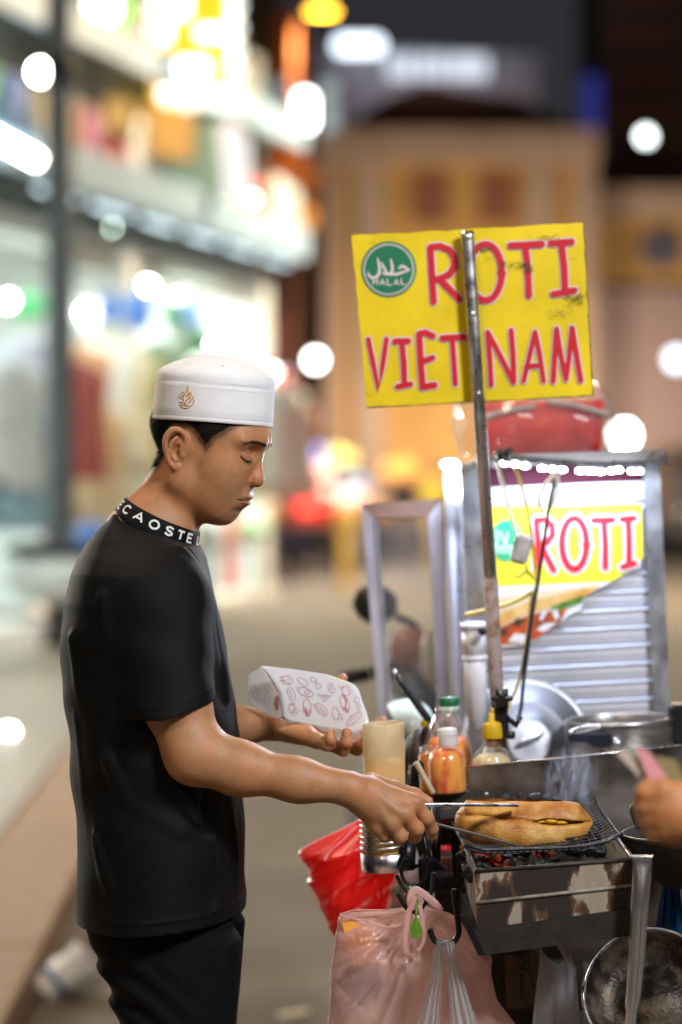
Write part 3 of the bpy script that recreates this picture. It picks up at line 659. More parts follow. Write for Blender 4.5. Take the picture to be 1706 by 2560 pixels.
# =================================================================== people far up the street, and their stalls
def fig_sdf(p):
    d = rcone(p, (0, 0, .95), (0, 0, 1.35), .15, .17); d = smin(d, rcone(p, (0, 0, 1.4), (0, 0, 1.52), .06, .055), .05)
    d = smin(d, ell(p, (0, -.01, 1.62), (.075, .095, .115)), .02)
    for s_ in (-1, 1):
        d = smin(d, rcone(p, (s_*.19, 0, 1.38), (s_*.25, -.05, 1.08), .055, .045), .05); d = smin(d, rcone(p, (s_*.25, -.05, 1.08), (s_*.20, -.22, .95), .045, .035), .03)
        d = smin(d, rcone(p, (s_*.09, 0, .92), (s_*.11, -.02, .5), .095, .065), .06); d = smin(d, rcone(p, (s_*.11, -.02, .5), (s_*.12, .03, .08), .065, .045), .03)
        d = smin(d, ell(p, (s_*.12, -.06, .045), (.045, .12, .045)), .03)
    return d
Vf, Qf = sdf_mesh(fig_sdf, np.array([-.4, -.4, -.02]), np.array([.4, .3, 1.8]), .022, 12)
qc = Vf[Qf].mean(1)
def part_faces(sel):
    q_ = Qf[sel]; u = np.unique(q_); r_ = -np.ones(len(Vf), int); r_[u] = np.arange(len(u)); return Vf[u], r_[q_]
ftop = (qc[:, 2] > .90) & (qc[:, 2] < 1.48) & (np.abs(qc[:, 0]) < .28) & ~((qc[:, 2] < 1.1) & (np.abs(qc[:, 0]) > .18)); fleg = (qc[:, 2] <= .93) & ~((np.abs(qc[:, 0]) > .155) & (qc[:, 2] > .86)); fhair = (qc[:, 2] > 1.66)
VNf = np.zeros_like(Vf); fn_ = np.cross(Vf[Qf[:, 2]]-Vf[Qf[:, 0]], Vf[Qf[:, 3]]-Vf[Qf[:, 1]])
for a in range(4): np.add.at(VNf, Qf[:, a], fn_)
VNf /= np.linalg.norm(VNf, axis=1)[:, None]+1e-9
M_SKF = mat('far_skin', (.34, .18, .10), rough=.6); M_HRF = mat('far_hair', (.015, .012, .01), rough=.6)
MSH = {}
def far_person(x, D, shirt, legs, rz, label):
    t = thing('person', label, 'person', (0, 0, 0))
    for nm, sel, m, off in (('body', np.ones(len(Qf), bool), M_SKF, 0), ('shirt', ftop, shirt, .018), ('trousers', fleg, legs, .014), ('hair', fhair, M_HRF, .014)):
        if nm not in MSH:
            u = np.unique(Qf[sel]); r_ = -np.ones(len(Vf), int); r_[u] = np.arange(len(u))
            o = mesh_obj(nm, Vf[u]+VNf[u]*off, r_[Qf[sel]], m, t); MSH[nm] = o.data
        else:
            me = MSH[nm]
            o = bpy.data.objects.new(nm, me); COL.objects.link(o); o.parent = t
        o.material_slots[0].link = 'OBJECT'; o.material_slots[0].material = m
    t.location = (P(x, 0, D).x, D, 0); t.rotation_euler = (0, 0, rz); return t
fm = lambda nm, c: mat(nm, c, rough=.8, var=.1)
for (x, D, cs, cl_, rz, lab) in [(745, 46, (.08, .18, .75), (.04, .06, .2), .4, 'person in a blue shirt standing up the street'), (835, 44, (.16, .10, .09), (.1, .08, .07), 2.0, 'person in dark brown clothes between vendor and sign'), (905, 46, (.62, .62, .60), (.5, .5, .5), -.6, 'person in pale clothes beside the yellow-shirted one'), (1010, 48, (.04, .045, .06), (.3, .2, .12), .2, 'person in a black jacket under the signboard'), (1085, 40, (.55, .44, .03), (.42, .28, .1), 1.0, 'person in a yellow shirt behind the glass frame'),
                              (700, 50, (.35, .16, .45), (.1, .1, .2), .9, 'person in violet top far behind the vendor face'), (1640, 55, (.18, .19, .22), (.1, .1, .1), 0, 'person in grey at the far right edge'), (1530, 60, (.45, .16, .13), (.1, .08, .08), .5, 'person in faded red near the far market wall')]:
    far_person(x, D, fm('shirt_'+lab[12:20].replace(' ', '_'), cs), fm('legs_'+lab[12:20].replace(' ', '_'), cl_), rz, lab)
hx = [(640+i*31, random.choice((1150, 1185, 1215, 1240, 1290)), 34+i*.9, c, 7, nm+' goods heaped on a street stall farther up the road', 26) for i, (c, nm) in enumerate([((.9, .5, .1), 'amber'), ((.15, .3, .85), 'deep blue'), ((.8, .12, .1), 'scarlet'), ((.85, .85, .85), 'white'), ((.5, .3, .75), 'violet'), ((.9, .55, .45), 'salmon'), ((.2, .55, .35), 'green'), ((.75, .7, .2), 'yellow-green'), ((.3, .55, .85), 'sky blue'), ((.75, .4, .2), 'rust')])]
for (x, y, D, col, n_, lab, sp) in hx+[(690, 1262, 37, (.90, .34, .04), 14, 'heap of orange goods on a far street stall', 42), (778, 1275, 36, (.85, .05, .03), 14, 'heap of red goods on a far street stall', 50), (845, 1258, 38, (.85, .45, .38), 12, 'heap of pinkish goods on a far street stall', 46), (600, 1330, 30, (.45, .72, .48), 6, 'pale green bundle on the road behind the chin', 36), (775, 1165, 44, (.25, .32, .90), 12, 'heap of blue cloth on a far street stall', 50), (1005, 1180, 42, (.85, .42, .10), 6, 'orange goods beside the yellow-shirted person', 30)]:
    t = thing('stall', lab, 'stall', P(x, 1200+CH*F/D, D)); c = PA(x, y, D)
    mb = MB()
    for k in range(n_): mb.sphere(c+[random.uniform(-1, 1)*S(sp, D)*1.1, random.uniform(-.3, .3), random.uniform(-.5, .6)*S(sp, D)*.8], S(26, D)*random.uniform(.7, 1.2), 10)
    mb.build('goods', fm('stall_'+str(x)+str(y), col), t)
    mb = MB(); zt = c[2]-S(sp, D)*.6; mb.box((c[0], D, zt-.03), (S(sp, D)*2.6, .8, .05)); 
    mb.build('table_top', M_BROWN, t)
    for sx_ in (-1, 1): mb = MB(); mb.tube([(c[0]+sx_*S(sp, D)*1.2, D, 0), (c[0]+sx_*S(sp, D)*1.2, D, max(.1, zt-.05))], .02, 8); mb.build('leg', M_DARKM, t)
    area_light('stall_light', (c[0], D-1.6, c[2]+2.4), c, .4, 110 if n_ > 7 else 30, (1, .95, .9))
van = thing('parked_van', 'dark grey parked van at the far right of the road', 'van', (P(1760, 0, 46).x, 46, 0)); cv = np.array([P(1760, 0, 46).x, 46.0, 0])
mb = MB(); mb.box(cv+[0, 0, 1.05], (1.8, 4.2, 1.3), bev=.18); mb.box(cv+[0, .3, 1.85], (1.6, 3.2, .6), bev=.2); mb.build('body', mat('van_grey', (.13, .13, .14), rough=.35, coat=.5, var=.08), van)
mb = MB(); mb.box(cv+[0, -1.4, 1.78], (1.35, .25, .42), bev=.05); mb.build('windscreen', mat('van_glass', (.05, .055, .06), rough=.1), van)
for sx_ in (-.8, .8):
    for sy_ in (-1.3, 1.3): mb = MB(); mb.lathe([(.0, -.11), (.30, -.11), (.33, 0), (.30, .11), (0, .11)], cv+[sx_, sy_, .33], ax=np.array([[0, 1, 0], [0, 0, 1], [1, 0, 0.]]), seg=20); mb.build('wheel', M_BLACKR, van)
    mb = MB(); mb.sphere(cv+[sx_*.8, -2.1, .95], (.16, .05, .09), 12); mb.build('headlight', M_CHR, van)

# =================================================================== scooter that pulls the cart: handlebar and mirror show beside the glass frame
mt = thing('motorbike', 'dark motorbike behind the glass frame with one mirror raised', 'motorbike', P(1020, 1200+CH*F/5.15, 5.2)); Ym = 5.1
mb = MB(); mb.sphere(PA(938, 1510, Ym), (S(58, Ym), .022, S(50, Ym)), 20, ax=np.array([[.97, 0, -.24], [0, 1, 0], [.24, 0, .97]])); mm = mb.build('mirror', mat('mirror_back', (.035, .04, .035), rough=.35, var=.2), mt)
mb = MB(); mb.tube(smoothline([PA(990, 1542, Ym+.01), PA(1030, 1558, Ym), PA(1050, 1590, Ym), PA(1050, 1620, Ym), PA(1030, 1636, Ym)], 6), S(10, Ym), 10); mb.build('mirror_stem', M_DARKM, mt)
mb = MB(); mb.tube([PA(1100, 1640, Ym), PA(1010, 1665, Ym), PA(930, 1682, Ym)], .016, 10); mb.build('handlebar', M_DARKM, mt)
mb = MB(); mb.tube([PA(925, 1684, Ym-.01), PA(852, 1698, Ym-.02)], S(17, Ym), 12); mb.build('grip', M_BLACKR, mt)
mb = MB(); mb.lathe([(S(30, Ym), -.02), (S(52, Ym), -.01), (S(56, Ym), .01), (S(50, Ym), .03), (0, .03)], PA(1028, 1625, Ym), ax=np.array([[1, 0, 0], [0, .3, .95], [0, -.95, .3]]), seg=28); mb.build('gauge', mat('copper_gauge', (.36, .15, .08), rough=.4, var=.1), mt)
mb = MB(); mb.sphere(PA(1025, 1690, Ym+.05), (S(80, Ym), .10, S(60, Ym)), 18); mb.sphere(PA(1050, 1820, Ym+.1), (S(110, Ym), .14, S(120, Ym)), 18); mb.build('cowl', mat('dark_cowl', (.03, .034, .03), rough=.35, coat=.3), mt)
mb = MB(); mb.sphere(PA(1075, 1640, Ym-.08), (S(24, Ym), .03, S(70, Ym)), 14); mb.build('screen', mat('cream_screen', (.62, .52, .42), rough=.4), mt)
wz = P(1050, 0, Ym+.1)
mb = MB(); mb.lathe([(.20, -.05), (.26, -.045), (.285, 0), (.26, .045), (.20, .05), (.20, -.05)], (wz.x, Ym+.1, .285), ax=np.array([[0, 1, 0], [0, 0, 1], [1, 0, 0.]]), seg=32, caps=False); w = mb.build('wheel', M_BLACKR, mt)
mb = MB(); mb.tube([(wz.x-.07, Ym+.1, .285), (wz.x-.07, Ym+.12, .9)], .022, 8); mb.tube([(wz.x+.07, Ym+.1, .285), (wz.x+.07, Ym+.12, .9)], .022, 8); mb.build('fork', M_GALV, mt)
mb = MB(); mb.sphere((wz.x, Ym+.75, .70), (.16, .55, .16), 16); mb.build('seat', M_BLACKR, mt)

# buildings along the other side of the road, beyond the right edge of the view
for i, (x, y0, y1, h, col, lab) in enumerate([(13, 24, 40, 9, (.34, .30, .26), 'cream shophouse across the road beyond the view'), (14, 41, 58, 12, (.26, .22, .24), 'mauve shophouse across the road beyond the view'), (12.5, 4, 22, 8, (.30, .26, .18), 'ochre shophouse across the road near the cart')]):
    t = thing('shophouse', lab, 'building', (x+4, (y0+y1)/2, 0))
    mb = MB(); mb.box((x+4, (y0+y1)/2, h/2), (8, y1-y0, h)); mb.build('wall', mat('shophouse_%d' % i, col, rough=.8, var=.1, scale=1), t)
    mb = MB(); mb.box((x+3.8, (y0+y1)/2, h+.15), (8.6, y1-y0+.3, .3)); mb.build('roof', M_ROOF, t)
    n_ = int((y1-y0)/4)
    for k in range(n_):
        for z in ([1.4] + [5.0+3.2*j for j in range(int((h-5)/3.2)+1)]):
            yy = y0+(k+.5)*(y1-y0)/n_; w_ = 2.6 if z < 2 else 1.3; hh = 2.4 if z < 2 else 1.5
            mb = MB(); mb.box((x-.03, yy, z), (.08, w_, hh)); f = mb.build('window' if z > 2 else 'shutter_door', M_SHUT, t)
            if z > 2: mb = MB(); mb.box((x-.085, yy, z), (.03, w_-.25, hh-.25)); mb.build('pane', emat('shop_pane_%d_%d_%d' % (i, k, int(z)), (1, .7, .4), .5) if (k+i) % 2 else M_DARKM, f)
# =================================================================== the vendor
YC = 3.68
SK = mat('skin', (.46, .225, .104), rough=.52, var=.07, scale=55, bump=.10, bscale=420, sss=.12, sssr=(.9, .35, .16), rvar=.06)
def add_tint(m, attr='tint'):
    n = m.node_tree.nodes; L = m.node_tree.links; b = n['Principled BSDF']
    src = b.inputs['Base Color'].links[0].from_socket
    a = n.new('ShaderNodeAttribute'); a.attribute_name = attr
    mx = n.new('ShaderNodeMix'); mx.data_type = 'RGBA'; mx.blend_type = 'MULTIPLY'; mx.inputs['Factor'].default_value = 1
    L.new(src, mx.inputs[6]); L.new(a.outputs['Color'], mx.inputs[7]); L.new(mx.outputs[2], b.inputs['Base Color'])
add_tint(SK)
n = SK.node_tree.nodes; L = SK.node_tree.links; b_ = n['Principled BSDF']; src = b_.inputs['Base Color'].links[0].from_socket
tcn = n.new('ShaderNodeTexCoord')
def mulnoise(src, scale, lo, hi, c0, c1, detail=4):
    z = n.new('ShaderNodeTexNoise'); z.inputs['Scale'].default_value = scale; z.inputs['Detail'].default_value = detail; L.new(tcn.outputs['Object'], z.inputs[0])
    r = n.new('ShaderNodeValToRGB'); r.color_ramp.elements[0].position = lo; r.color_ramp.elements[0].color = (*c0, 1); r.color_ramp.elements[1].position = hi; r.color_ramp.elements[1].color = (*c1, 1); L.new(z.outputs['Fac'], r.inputs[0])
    m = n.new('ShaderNodeMix'); m.data_type = 'RGBA'; m.blend_type = 'MULTIPLY'; m.inputs['Factor'].default_value = 1; L.new(src, m.inputs[6]); L.new(r.outputs[0], m.inputs[7]); return m.outputs[2]
src = mulnoise(src, 22, .35, .65, (1.06, .90, .84), (.96, 1.02, 1.04)); src = mulnoise(src, 300, .28, .42, (.90, .86, .84), (1, 1, 1)); src = mulnoise(src, 900, .35, .65, (.90, .88, .87), (1.06, 1.06, 1.06), 2)
L.new(src, b_.inputs['Base Color'])
bp0 = b_.inputs['Normal'].links[0].from_node; z = n.new('ShaderNodeTexVoronoi'); z.inputs['Scale'].default_value = 750; L.new(tcn.outputs['Object'], z.inputs['Vector'])
bp2 = n.new('ShaderNodeBump'); bp2.inputs['Strength'].default_value = .35; bp2.inputs['Distance'].default_value = .0005; L.new(z.outputs['Distance'], bp2.inputs['Height']); L.new(bp0.outputs[0], bp2.inputs['Normal']); L.new(bp2.outputs[0], b_.inputs['Normal'])
M_HAIR = mat('hair', (.012, .010, .009), rough=.7, var=.3, scale=300, spec=.15)
M_SHIRT = mat('black_cotton', (.0034, .0034, .0040), rough=.66, var=.15, scale=30, bump=.3, bscale=900, sheen=.01, spec=.16)
M_TROU = mat('black_twill', (.005, .005, .0055), rough=.8, var=.15, scale=30, bump=.3, bscale=700, spec=.12)
M_CAP = mat('white_cap_cloth', (.80, .79, .80), rough=.85, var=.03, scale=40, bump=.25, bscale=800, sheen=.1)
M_GOLD = mat('gold_thread', (.75, .40, .07), rough=.4, metal=.3, var=.15, scale=200)
M_WHITEPRINT = mat('white_knit_letter', (.78, .77, .72), rough=.8, var=.06, scale=300)
M_SHOE = mat('dark_shoe', (.02, .02, .022), rough=.5)

HP = R(19); HYAW = R(17); HS = 1.03
cp, sp, cy_, sy_ = math.cos(HP), math.sin(HP), math.cos(HYAW), math.sin(HYAW)
HF = np.array([cp*cy_, -cp*sy_, -sp]); HU = np.array([sp*cy_, -sp*sy_, cp]); HL = np.array([sy_, cy_, 0])
HO = PA(512, 1130, YC)
HM = np.stack([HF, HL, HU])          # rows: canonical axes
def hw(f, l, u): return HO + HS*(f*HF + l*HL + u*HU)

def ear_parts(sd):
    """canonical polyline pieces for one ear, sd=-1 near"""
    c = np.array([-.016, sd*.0745, -.003])
    ang = R(24)
    e1 = np.array([math.cos(ang), -sd*math.sin(ang), 0.0]); e1 = e1  # forwards edge dips towards the head
    e2 = np.array([-.10, sd*.12, 1.0]); e2 /= np.linalg.norm(e2)
    q = lambda a, b, o=0.0: c + a*e1 + b*e2 + np.array([0, sd*o, 0])
    helix = smoothline([q(.006, .001, .001), q(.0125, .012, .001), q(.010, .023, .001), q(.000, .0295, .002), q(-.011, .0255, .003), q(-.0165, .013, .004),
                        q(-.0155, .000, .004), q(-.0115, -.012, .003), q(-.006, -.0215, .002), q(.002, -.0265, .001), q(.0075, -.0215, 0)], 3)
    anti = smoothline([q(-.002, .0185, .000), q(-.0075, .009, .001), q(-.0085, -.001, .001), q(-.005, -.0105, .001), q(.001, -.0145, .001), q(.005, -.0135, .001)], 3)
    return c, q, helix, anti

def head_sdf(p):
    q = ((p-HO.astype(np.float32))@HM.T.astype(np.float32))/np.float32(HS)
    qa = q.copy(); qa[:, 1] = np.abs(qa[:, 1])
    d = ell(q, (-.0025, 0, .040), (.0895, .0735, .073))
    d = smin(d, ell(q, (.034, 0, -.006), (.0490, .058, .078)), .02)
    d = smin(d, ell(qa, (.042, .034, -.014), (.0295, .0255, .026)), .03)
    d = smin(d, rcone(qa, (-.004, .060, .0), (-.002, .053, -.046), .011, .012), .02)
    d = smin(d, rcone(qa, (-.002, .050, -.046), (.048, .018, -.073), .0165, .0165), .028)
    d = smin(d, ell(q, (.032, 0, -.046), (.044, .0505, .042)), .028)
    d = smin(d, ell(q, (.0575, 0, -.076), (.0155, .020, .0155)), .012)
    d = smin(d, ell(q, (.061, 0, -.042), (.0265, .029, .028)), .012)
    d = smin(d, rcone(qa, (.0785, .008, .046), (.064, .046, .040), .0105, .010), .012)
    # sockets
    l, u, f_ = qa[:, 1], q[:, 2], q[:, 0]
    d = smax(d, -ell(qa, (.0872, .0295, .0250), (.0125, .0165, .0105)), .010)
    d = smin(d, ell(qa, (.0635, .0310, .0185), (.0136, .0142, .0118)), .003)
    # nose
    nz = rcone(q, (.0755, 0, .033), (.0880, 0, -.006), .0064, .0095)
    nz = smin(nz, ell(q, (.0895, 0, -.0125), (.0120, .0118, .0112)), .006)
    d = smin(d, nz, .006)
    d = smin(d, ell(qa, (.0755, .0154, -.0168), (.0125, .0070, .0087)), .0025)
    fm = (f_ > .045)
    # lips: raised, with the mouth line cut between them
    ml = np.clip(1-(l/.0265)**2, 0, 1)*fm
    d = d-.0030*np.exp(-((u+.0390-.018*l*l/.025+.0*l)/.0034)**2)*ml**.8
    d = d-.0034*np.exp(-((u+.0505-.14*l)/.0042)**2)*np.clip(1-(l/.023)**2, 0, 1)*fm
    um = -.0446+.0012*np.cos(l/.0075)-.0012+.020*l
    d = smax(d, -np.maximum(np.maximum(np.abs(u-um)-.0008, -(d+.0026)), np.maximum(l-.0262, .05-f_)), .0008)
    # crease between lower lip and chin, wing crease
    d = d+.0016*np.exp(-((u+.0635)/.005)**2)*np.clip(1-(l/.03)**2, 0, 1)*fm
    d = d+.0014*np.exp(-(rcone(qa, (.075, .0215, -.006), (.072, .024, -.022), .0, .0)/.0035)**2)
    # lid crease and the slit under the lowered lid
    ue = .0116+np.where(l < .030, ((l-.030)/.011)**2*.0036, ((l-.030)/.015)**2*.0052)
    em = np.maximum(np.maximum(l-.0455, .0185-l), .05-f_)
    d = smax(d, -np.maximum(np.maximum(np.abs(u-ue)-.0008, -(d+.0020)), em), .0008)
    uc = ue+.0105-((l-.031)/.015)**2*.003
    d = d+.0010*np.exp(-((u-uc)/.0011)**2)*np.clip(-em/.003, 0, 1)
    d = d+.0006*np.exp(-((u-ue+.0065)/.0016)**2)*np.clip(-em/.004, 0, 1)
    # ears
    m = np.abs(q[:, 1]) > .05
    if m.any():
        for sd in (-1, 1):
            mm = m & (q[:, 1]*sd > 0)
            if not mm.any(): continue
            qq = q[mm]; c, qf, hx, an = ear_parts(sd)
            e = ell(qq, qf(-.002, .001, -.003), (.0135, .0045, .0245))
            e = smax(e, -ell(qq, qf(.0015, -.003, .0035), (.0085, .0062, .0115)), .003)
            r = [0.0030+0.0012*math.sin(math.pi*min(1, i/22)) for i in range(len(hx))]
            for i in range(len(hx)-1): e = smin(e, rcone(qq, hx[i], hx[i+1], r[i], r[i+1]), .0022)
            for i in range(len(an)-1): e = smin(e, rcone(qq, an[i], an[i+1], .0024, .0024), .002)
            e = smin(e, ell(qq, qf(.0095, -.0045, .001), (.0042, .0042, .0055)), .003)
            e = smin(e, ell(qq, qf(.001, -.0235, 0), (.0075, .0045, .0065)), .004)
            d[mm] = smin(d[mm], e, .004)
    return d*np.float32(HS)

def px(a, b, Y): return PA(a, b, Y)
SHN = px(395, 1475, 3.59); SHF = px(400, 1468, 3.82)
ELN = px(488, 1884, 3.50); ELF = px(395, 1812, 3.88)
def chain(p, pts, rs, k=.01, d=None):
    for i in range(len(pts)-1):
        e = rcone(p, pts[i], pts[i+1], rs[i], rs[i+1])
        d = e if d is None else smin(d, e, k)
    return d
RH = dict(W=px(885, 1972, 3.50), I=px(1034, 2008, 3.505), M=px(1010, 2035, 3.490), Rg=px(980, 2056, 3.490), Pk=px(948, 2066, 3.500))
def rhand(p):
    d = rcone(p, px(880, 1974, 3.50), px(920, 1987, 3.50), .0255, .026)
    for kname, r in (('I', .0165), ('M', .0165), ('Rg', .0165), ('Pk', .0155)):
        a = RH['W']*.72+RH[kname]*.28
        d = smin(d, rcone(p, a, RH[kname], .0215, r-.003), .010)
        d = smin(d, ell(p, RH[kname]+np.array([0, -.002, 0]), (.0125, .0115, .0125)), .008)
    f = chain(p, [RH['I'], px(1067, 2046, 3.512), px(1080, 2072, 3.525), px(1080, 2088, 3.534)], [.0125, .0105, .0092, .0078], .004)
    g = chain(p, [RH['M'], px(1042, 2072, 3.497), px(1037, 2092, 3.515), px(1018, 2084, 3.533)], [.0122, .0108, .0092, .0078], .004)
    h = chain(p, [RH['Rg'], px(1002, 2090, 3.492), px(998, 2098, 3.512), px(984, 2082, 3.528)], [.0120, .0104, .0090, .0078], .004)
    i = chain(p, [RH['Pk'], px(962, 2088, 3.499), px(962, 2092, 3.516), px(952, 2076, 3.529)], [.0112, .0092, .0080, .0070], .004)
    fi = np.minimum(np.minimum(f, g), np.minimum(h, i))
    d = smin(d, fi, .0045)
    t = chain(p, [px(925, 1962, 3.525), px(985, 1973, 3.553), px(1035, 1988, 3.568), px(1070, 2004, 3.566)], [.0185, .0125, .0105, .0080], .006)
    d = smin(d, t, .006)
    # tendons / knuckle creases
    for kname in ('I', 'M', 'Rg'):
        d = smin(d, rcone(p, RH['W']+np.array([.02, -.020, .004]), RH[kname]+np.array([-.005, -.0105, .002]), .0015, .0030), .006)
    return d
LWR = px(700, 1812, 3.825)
def lhand(p):
    d = rcone(p, px(690, 1812, 3.825), px(715, 1814, 3.82), .0225, .0225)
    M = [px(792, 1852, 3.765), px(816, 1856, 3.786), px(832, 1852, 3.808), px(842, 1842, 3.832)]
    for m, r in zip(M, (.0125, .0135, .0135, .013)):
        d = smin(d, rcone(p, LWR*.75+m*.25, m, .0185, r), .010)
    d = smin(d, ell(p, px(745, 1826, 3.80), (.036, .030, .0165)), .012)
    f = chain(p, [M[0], px(818, 1862, 3.745), px(827, 1850, 3.737), px(826, 1836, 3.738)], [.0115, .0098, .0085, .0074], .004)
    g = chain(p, [M[1], px(858, 1874, 3.765), px(867, 1856, 3.752), px(867, 1832, 3.752)], [.0120, .0104, .0092, .0078], .004)
    h = chain(p, [M[2], px(893, 1872, 3.795), px(912, 1862, 3.780), px(920, 1838, 3.776)], [.0120, .0106, .0094, .0080], .004)
    i = chain(p, [M[3], px(892, 1848, 3.838), px(930, 1822, 3.838), px(958, 1803, 3.836)], [.0118, .0102, .0090, .0078], .004)
    d = smin(d, np.minimum(np.minimum(f, g), np.minimum(h, i)), .004)
    t = chain(p, [px(735, 1800, 3.862), px(790, 1755, 3.905), px(835, 1716, 3.925), px(857, 1697, 3.925)], [.0175, .0135, .0110, .0085], .006)
    return smin(d, t, .008)

def body_sdf(p):
    d = np.full(len(p), 1.0, np.float32)
    # torso core (under the shirt)
    core = chain(p, [px(372, 1350, YC), px(372, 1700, YC), px(392, 2240, YC)], [.062, .10, .105], .05)
    sh = chain(p, [SHN+np.array([.0, .03, .0]), px(372, 1385, YC), SHF-np.array([.0, .03, .0])], [.045, .055, .045], .03)
    d = smin(core, sh, .04)
    d = smin(d, rcone(p, px(466, 1190, YC), px(372, 1352, YC), .0500, .0545), .03)
    d = smin(d, rcone(p, SHN, px(440, 1755, 3.515), .050, .0475), .03)
    d = smin(d, rcone(p, px(440, 1755, 3.515), ELN, .0475, .0425), .02)
    d = smin(d, rcone(p, ELN, px(600, 1921, 3.50), .0425, .0372), .02)
    d = smin(d, rcone(p, px(600, 1921, 3.50), px(745, 1950, 3.50), .0372, .0272), .02)
    d = smin(d, rcone(p, px(745, 1950, 3.50), px(850, 1967, 3.50), .0272, .0252), .03)
    d = smin(d, rcone(p, SHF, ELF, .05, .043), .03)
    d = smin(d, rcone(p, ELF, px(600, 1815, 3.84), .042, .028), .02)
    d = smin(d, rcone(p, px(600, 1815, 3.84), LWR, .028, .0235), .02)
    hd = HO
    m = in_box(p, hd-.20, hd+.20)
    if m.any(): d[m] = smin(d[m], head_sdf(p[m]), .018)
    m = in_box(p, px(800, 2150, 3.40), px(1130, 1900, 3.64))
    if m.any(): d[m] = smin(d[m], rhand(p[m]), .010)
    m = in_box(p, px(620, 1930, 3.68), px(1010, 1640, 4.0))
    if m.any(): d[m] = smin(d[m], lhand(p[m]), .010)
    return d

person = thing('person', 'young man in white embroidered cap and black t-shirt holding tongs and paper bag', 'person', P(380, 1200+CH*F/YC, YC))
V, Q = sdf_mesh(body_sdf, PA(130, 2300, 3.40)-.02, PA(1120, 830, 4.02)+.02, .0013, 12)
V = relax(V, Q, 1, .25)
body = mesh_obj('body', V, Q, SK, person)
# natural colour of lips, ears, shaved hair, knuckles; shade painted into nostrils, under brows
q = (V-HO)@HM.T/HS
tint = np.ones((len(V), 4), np.float32)
def blob(mask, col):
    tint[:, :3] *= (1-mask[:, None]*(1-np.array(col, np.float32)))
qa = q.copy(); qa[:, 1] = np.abs(qa[:, 1])
_l, _u = qa[:, 1], q[:, 2]; _um = -.0446+.0012*np.cos(_l/.0075)-.0012+.020*_l; _t = np.clip(1-(_l/.0262)**2, 0, 1)**.7
lipm = np.clip((_t*.0062-(_u-_um))/.0012, 0, 1)*np.clip((_u-_um+_t*.0082)/.0015, 0, 1)*(q[:, 0] > .05)*(_l < .0262)
blob(lipm*.8, (.78, .58, .60)); blob(np.exp(-((_u-_um)/.0011)**2)*(q[:, 0] > .05)*(_l < .0265), (.45, .32, .32))
_ue = .0116+np.where(_l < .030, ((_l-.030)/.011)**2*.0036, ((_l-.030)/.015)**2*.0052); _em = (_l > .0185)*(_l < .0455)*(q[:, 0] > .05)
blob(np.exp(-((_u-_ue+.0012)/.0020)**2)*_em*np.clip(1-((_l-.031)/.0135)**2, 0, 1)**.5, (.16, .18, .24))
PXY = np.stack([CX+V[:, 0]*F/V[:, 1], HY-(V[:, 2]-CH)*F/V[:, 1]], 1)
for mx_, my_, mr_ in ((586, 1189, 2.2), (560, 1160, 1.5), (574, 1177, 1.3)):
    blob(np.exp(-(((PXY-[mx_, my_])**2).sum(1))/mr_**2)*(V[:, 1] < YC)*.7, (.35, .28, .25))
for tp, o_ in ((px(1080, 2088, 3.534), (.002, -.0065, -.001)), (px(826, 1836, 3.738), (.0, -.0065, .001)), (px(867, 1832, 3.752), (.0, -.007, .001)), (px(920, 1838, 3.776), (.0, -.007, .001)), (px(958, 1803, 3.836), (.002, -.006, .003)), (px(1070, 2004, 3.566), (.003, -.006, .003))):
    e_ = np.sqrt((((V-tp-np.array(o_))/np.array([.0052, .0045, .0062]))**2).sum(1)); blob(np.clip((1.1-e_)/.25, 0, 1)*.9, (1.18, 1.22, 1.28))
    blob(np.exp(-((e_-1.12)/.12)**2)*.35, (.6, .52, .5))
for kn in ('I', 'M', 'Rg', 'Pk'):
    e_ = np.sqrt((((V-RH[kn]-np.array([0, -.009, .004]))/.011)**2).sum(1)); blob(np.exp(-e_**2)*.35, (.82, .70, .66))
nos = ell(qa.astype(np.float32), (.0860, .0068, -.0275), (.0070, .0042, .0046)); blob(np.clip(1-nos/.001, 0, 1), (.4, .32, .3))  # nostril holes are dark shade painted on, with no hollow
brow_sh = ell(qa.astype(np.float32), (.080, .031, .0195), (.016, .019, .008)); blob(np.clip(1-brow_sh/.008, 0, 1)*.25, (.80, .72, .68))  # shade below the brow put into the skin tint
earm = (np.abs(q[:, 1]) > .068)*(np.abs(q[:, 2]) < .04)*(np.abs(q[:, 0]+.016) < .03); blob(earm*.5, (1.0, .82, .80))
for a_, b_, ra_, rb_ in (((.0925, .012, .0402), (.0880, .022, .0418), .0028, .0034), ((.0880, .022, .0418), (.0815, .036, .0420), .0034, .0026), ((.0815, .036, .0420), (.069, .049, .0378), .0026, .0008)):
    bb = rcone(qa.astype(np.float32), a_, b_, ra_+.003, rb_+.003); bb2 = np.abs(qa[:, 2]-np.interp(qa[:, 1], [.012, .022, .036, .049], [.0402, .0418, .0420, .0378]))
    blob((bb < .004)*np.clip(1-(bb2-.0018)/.0016, 0, 1)*.36, (.16, .15, .15))
at = body.data.color_attributes.new('tint', 'FLOAT_COLOR', 'POINT'); at.data.foreach_set('color', tint.ravel())

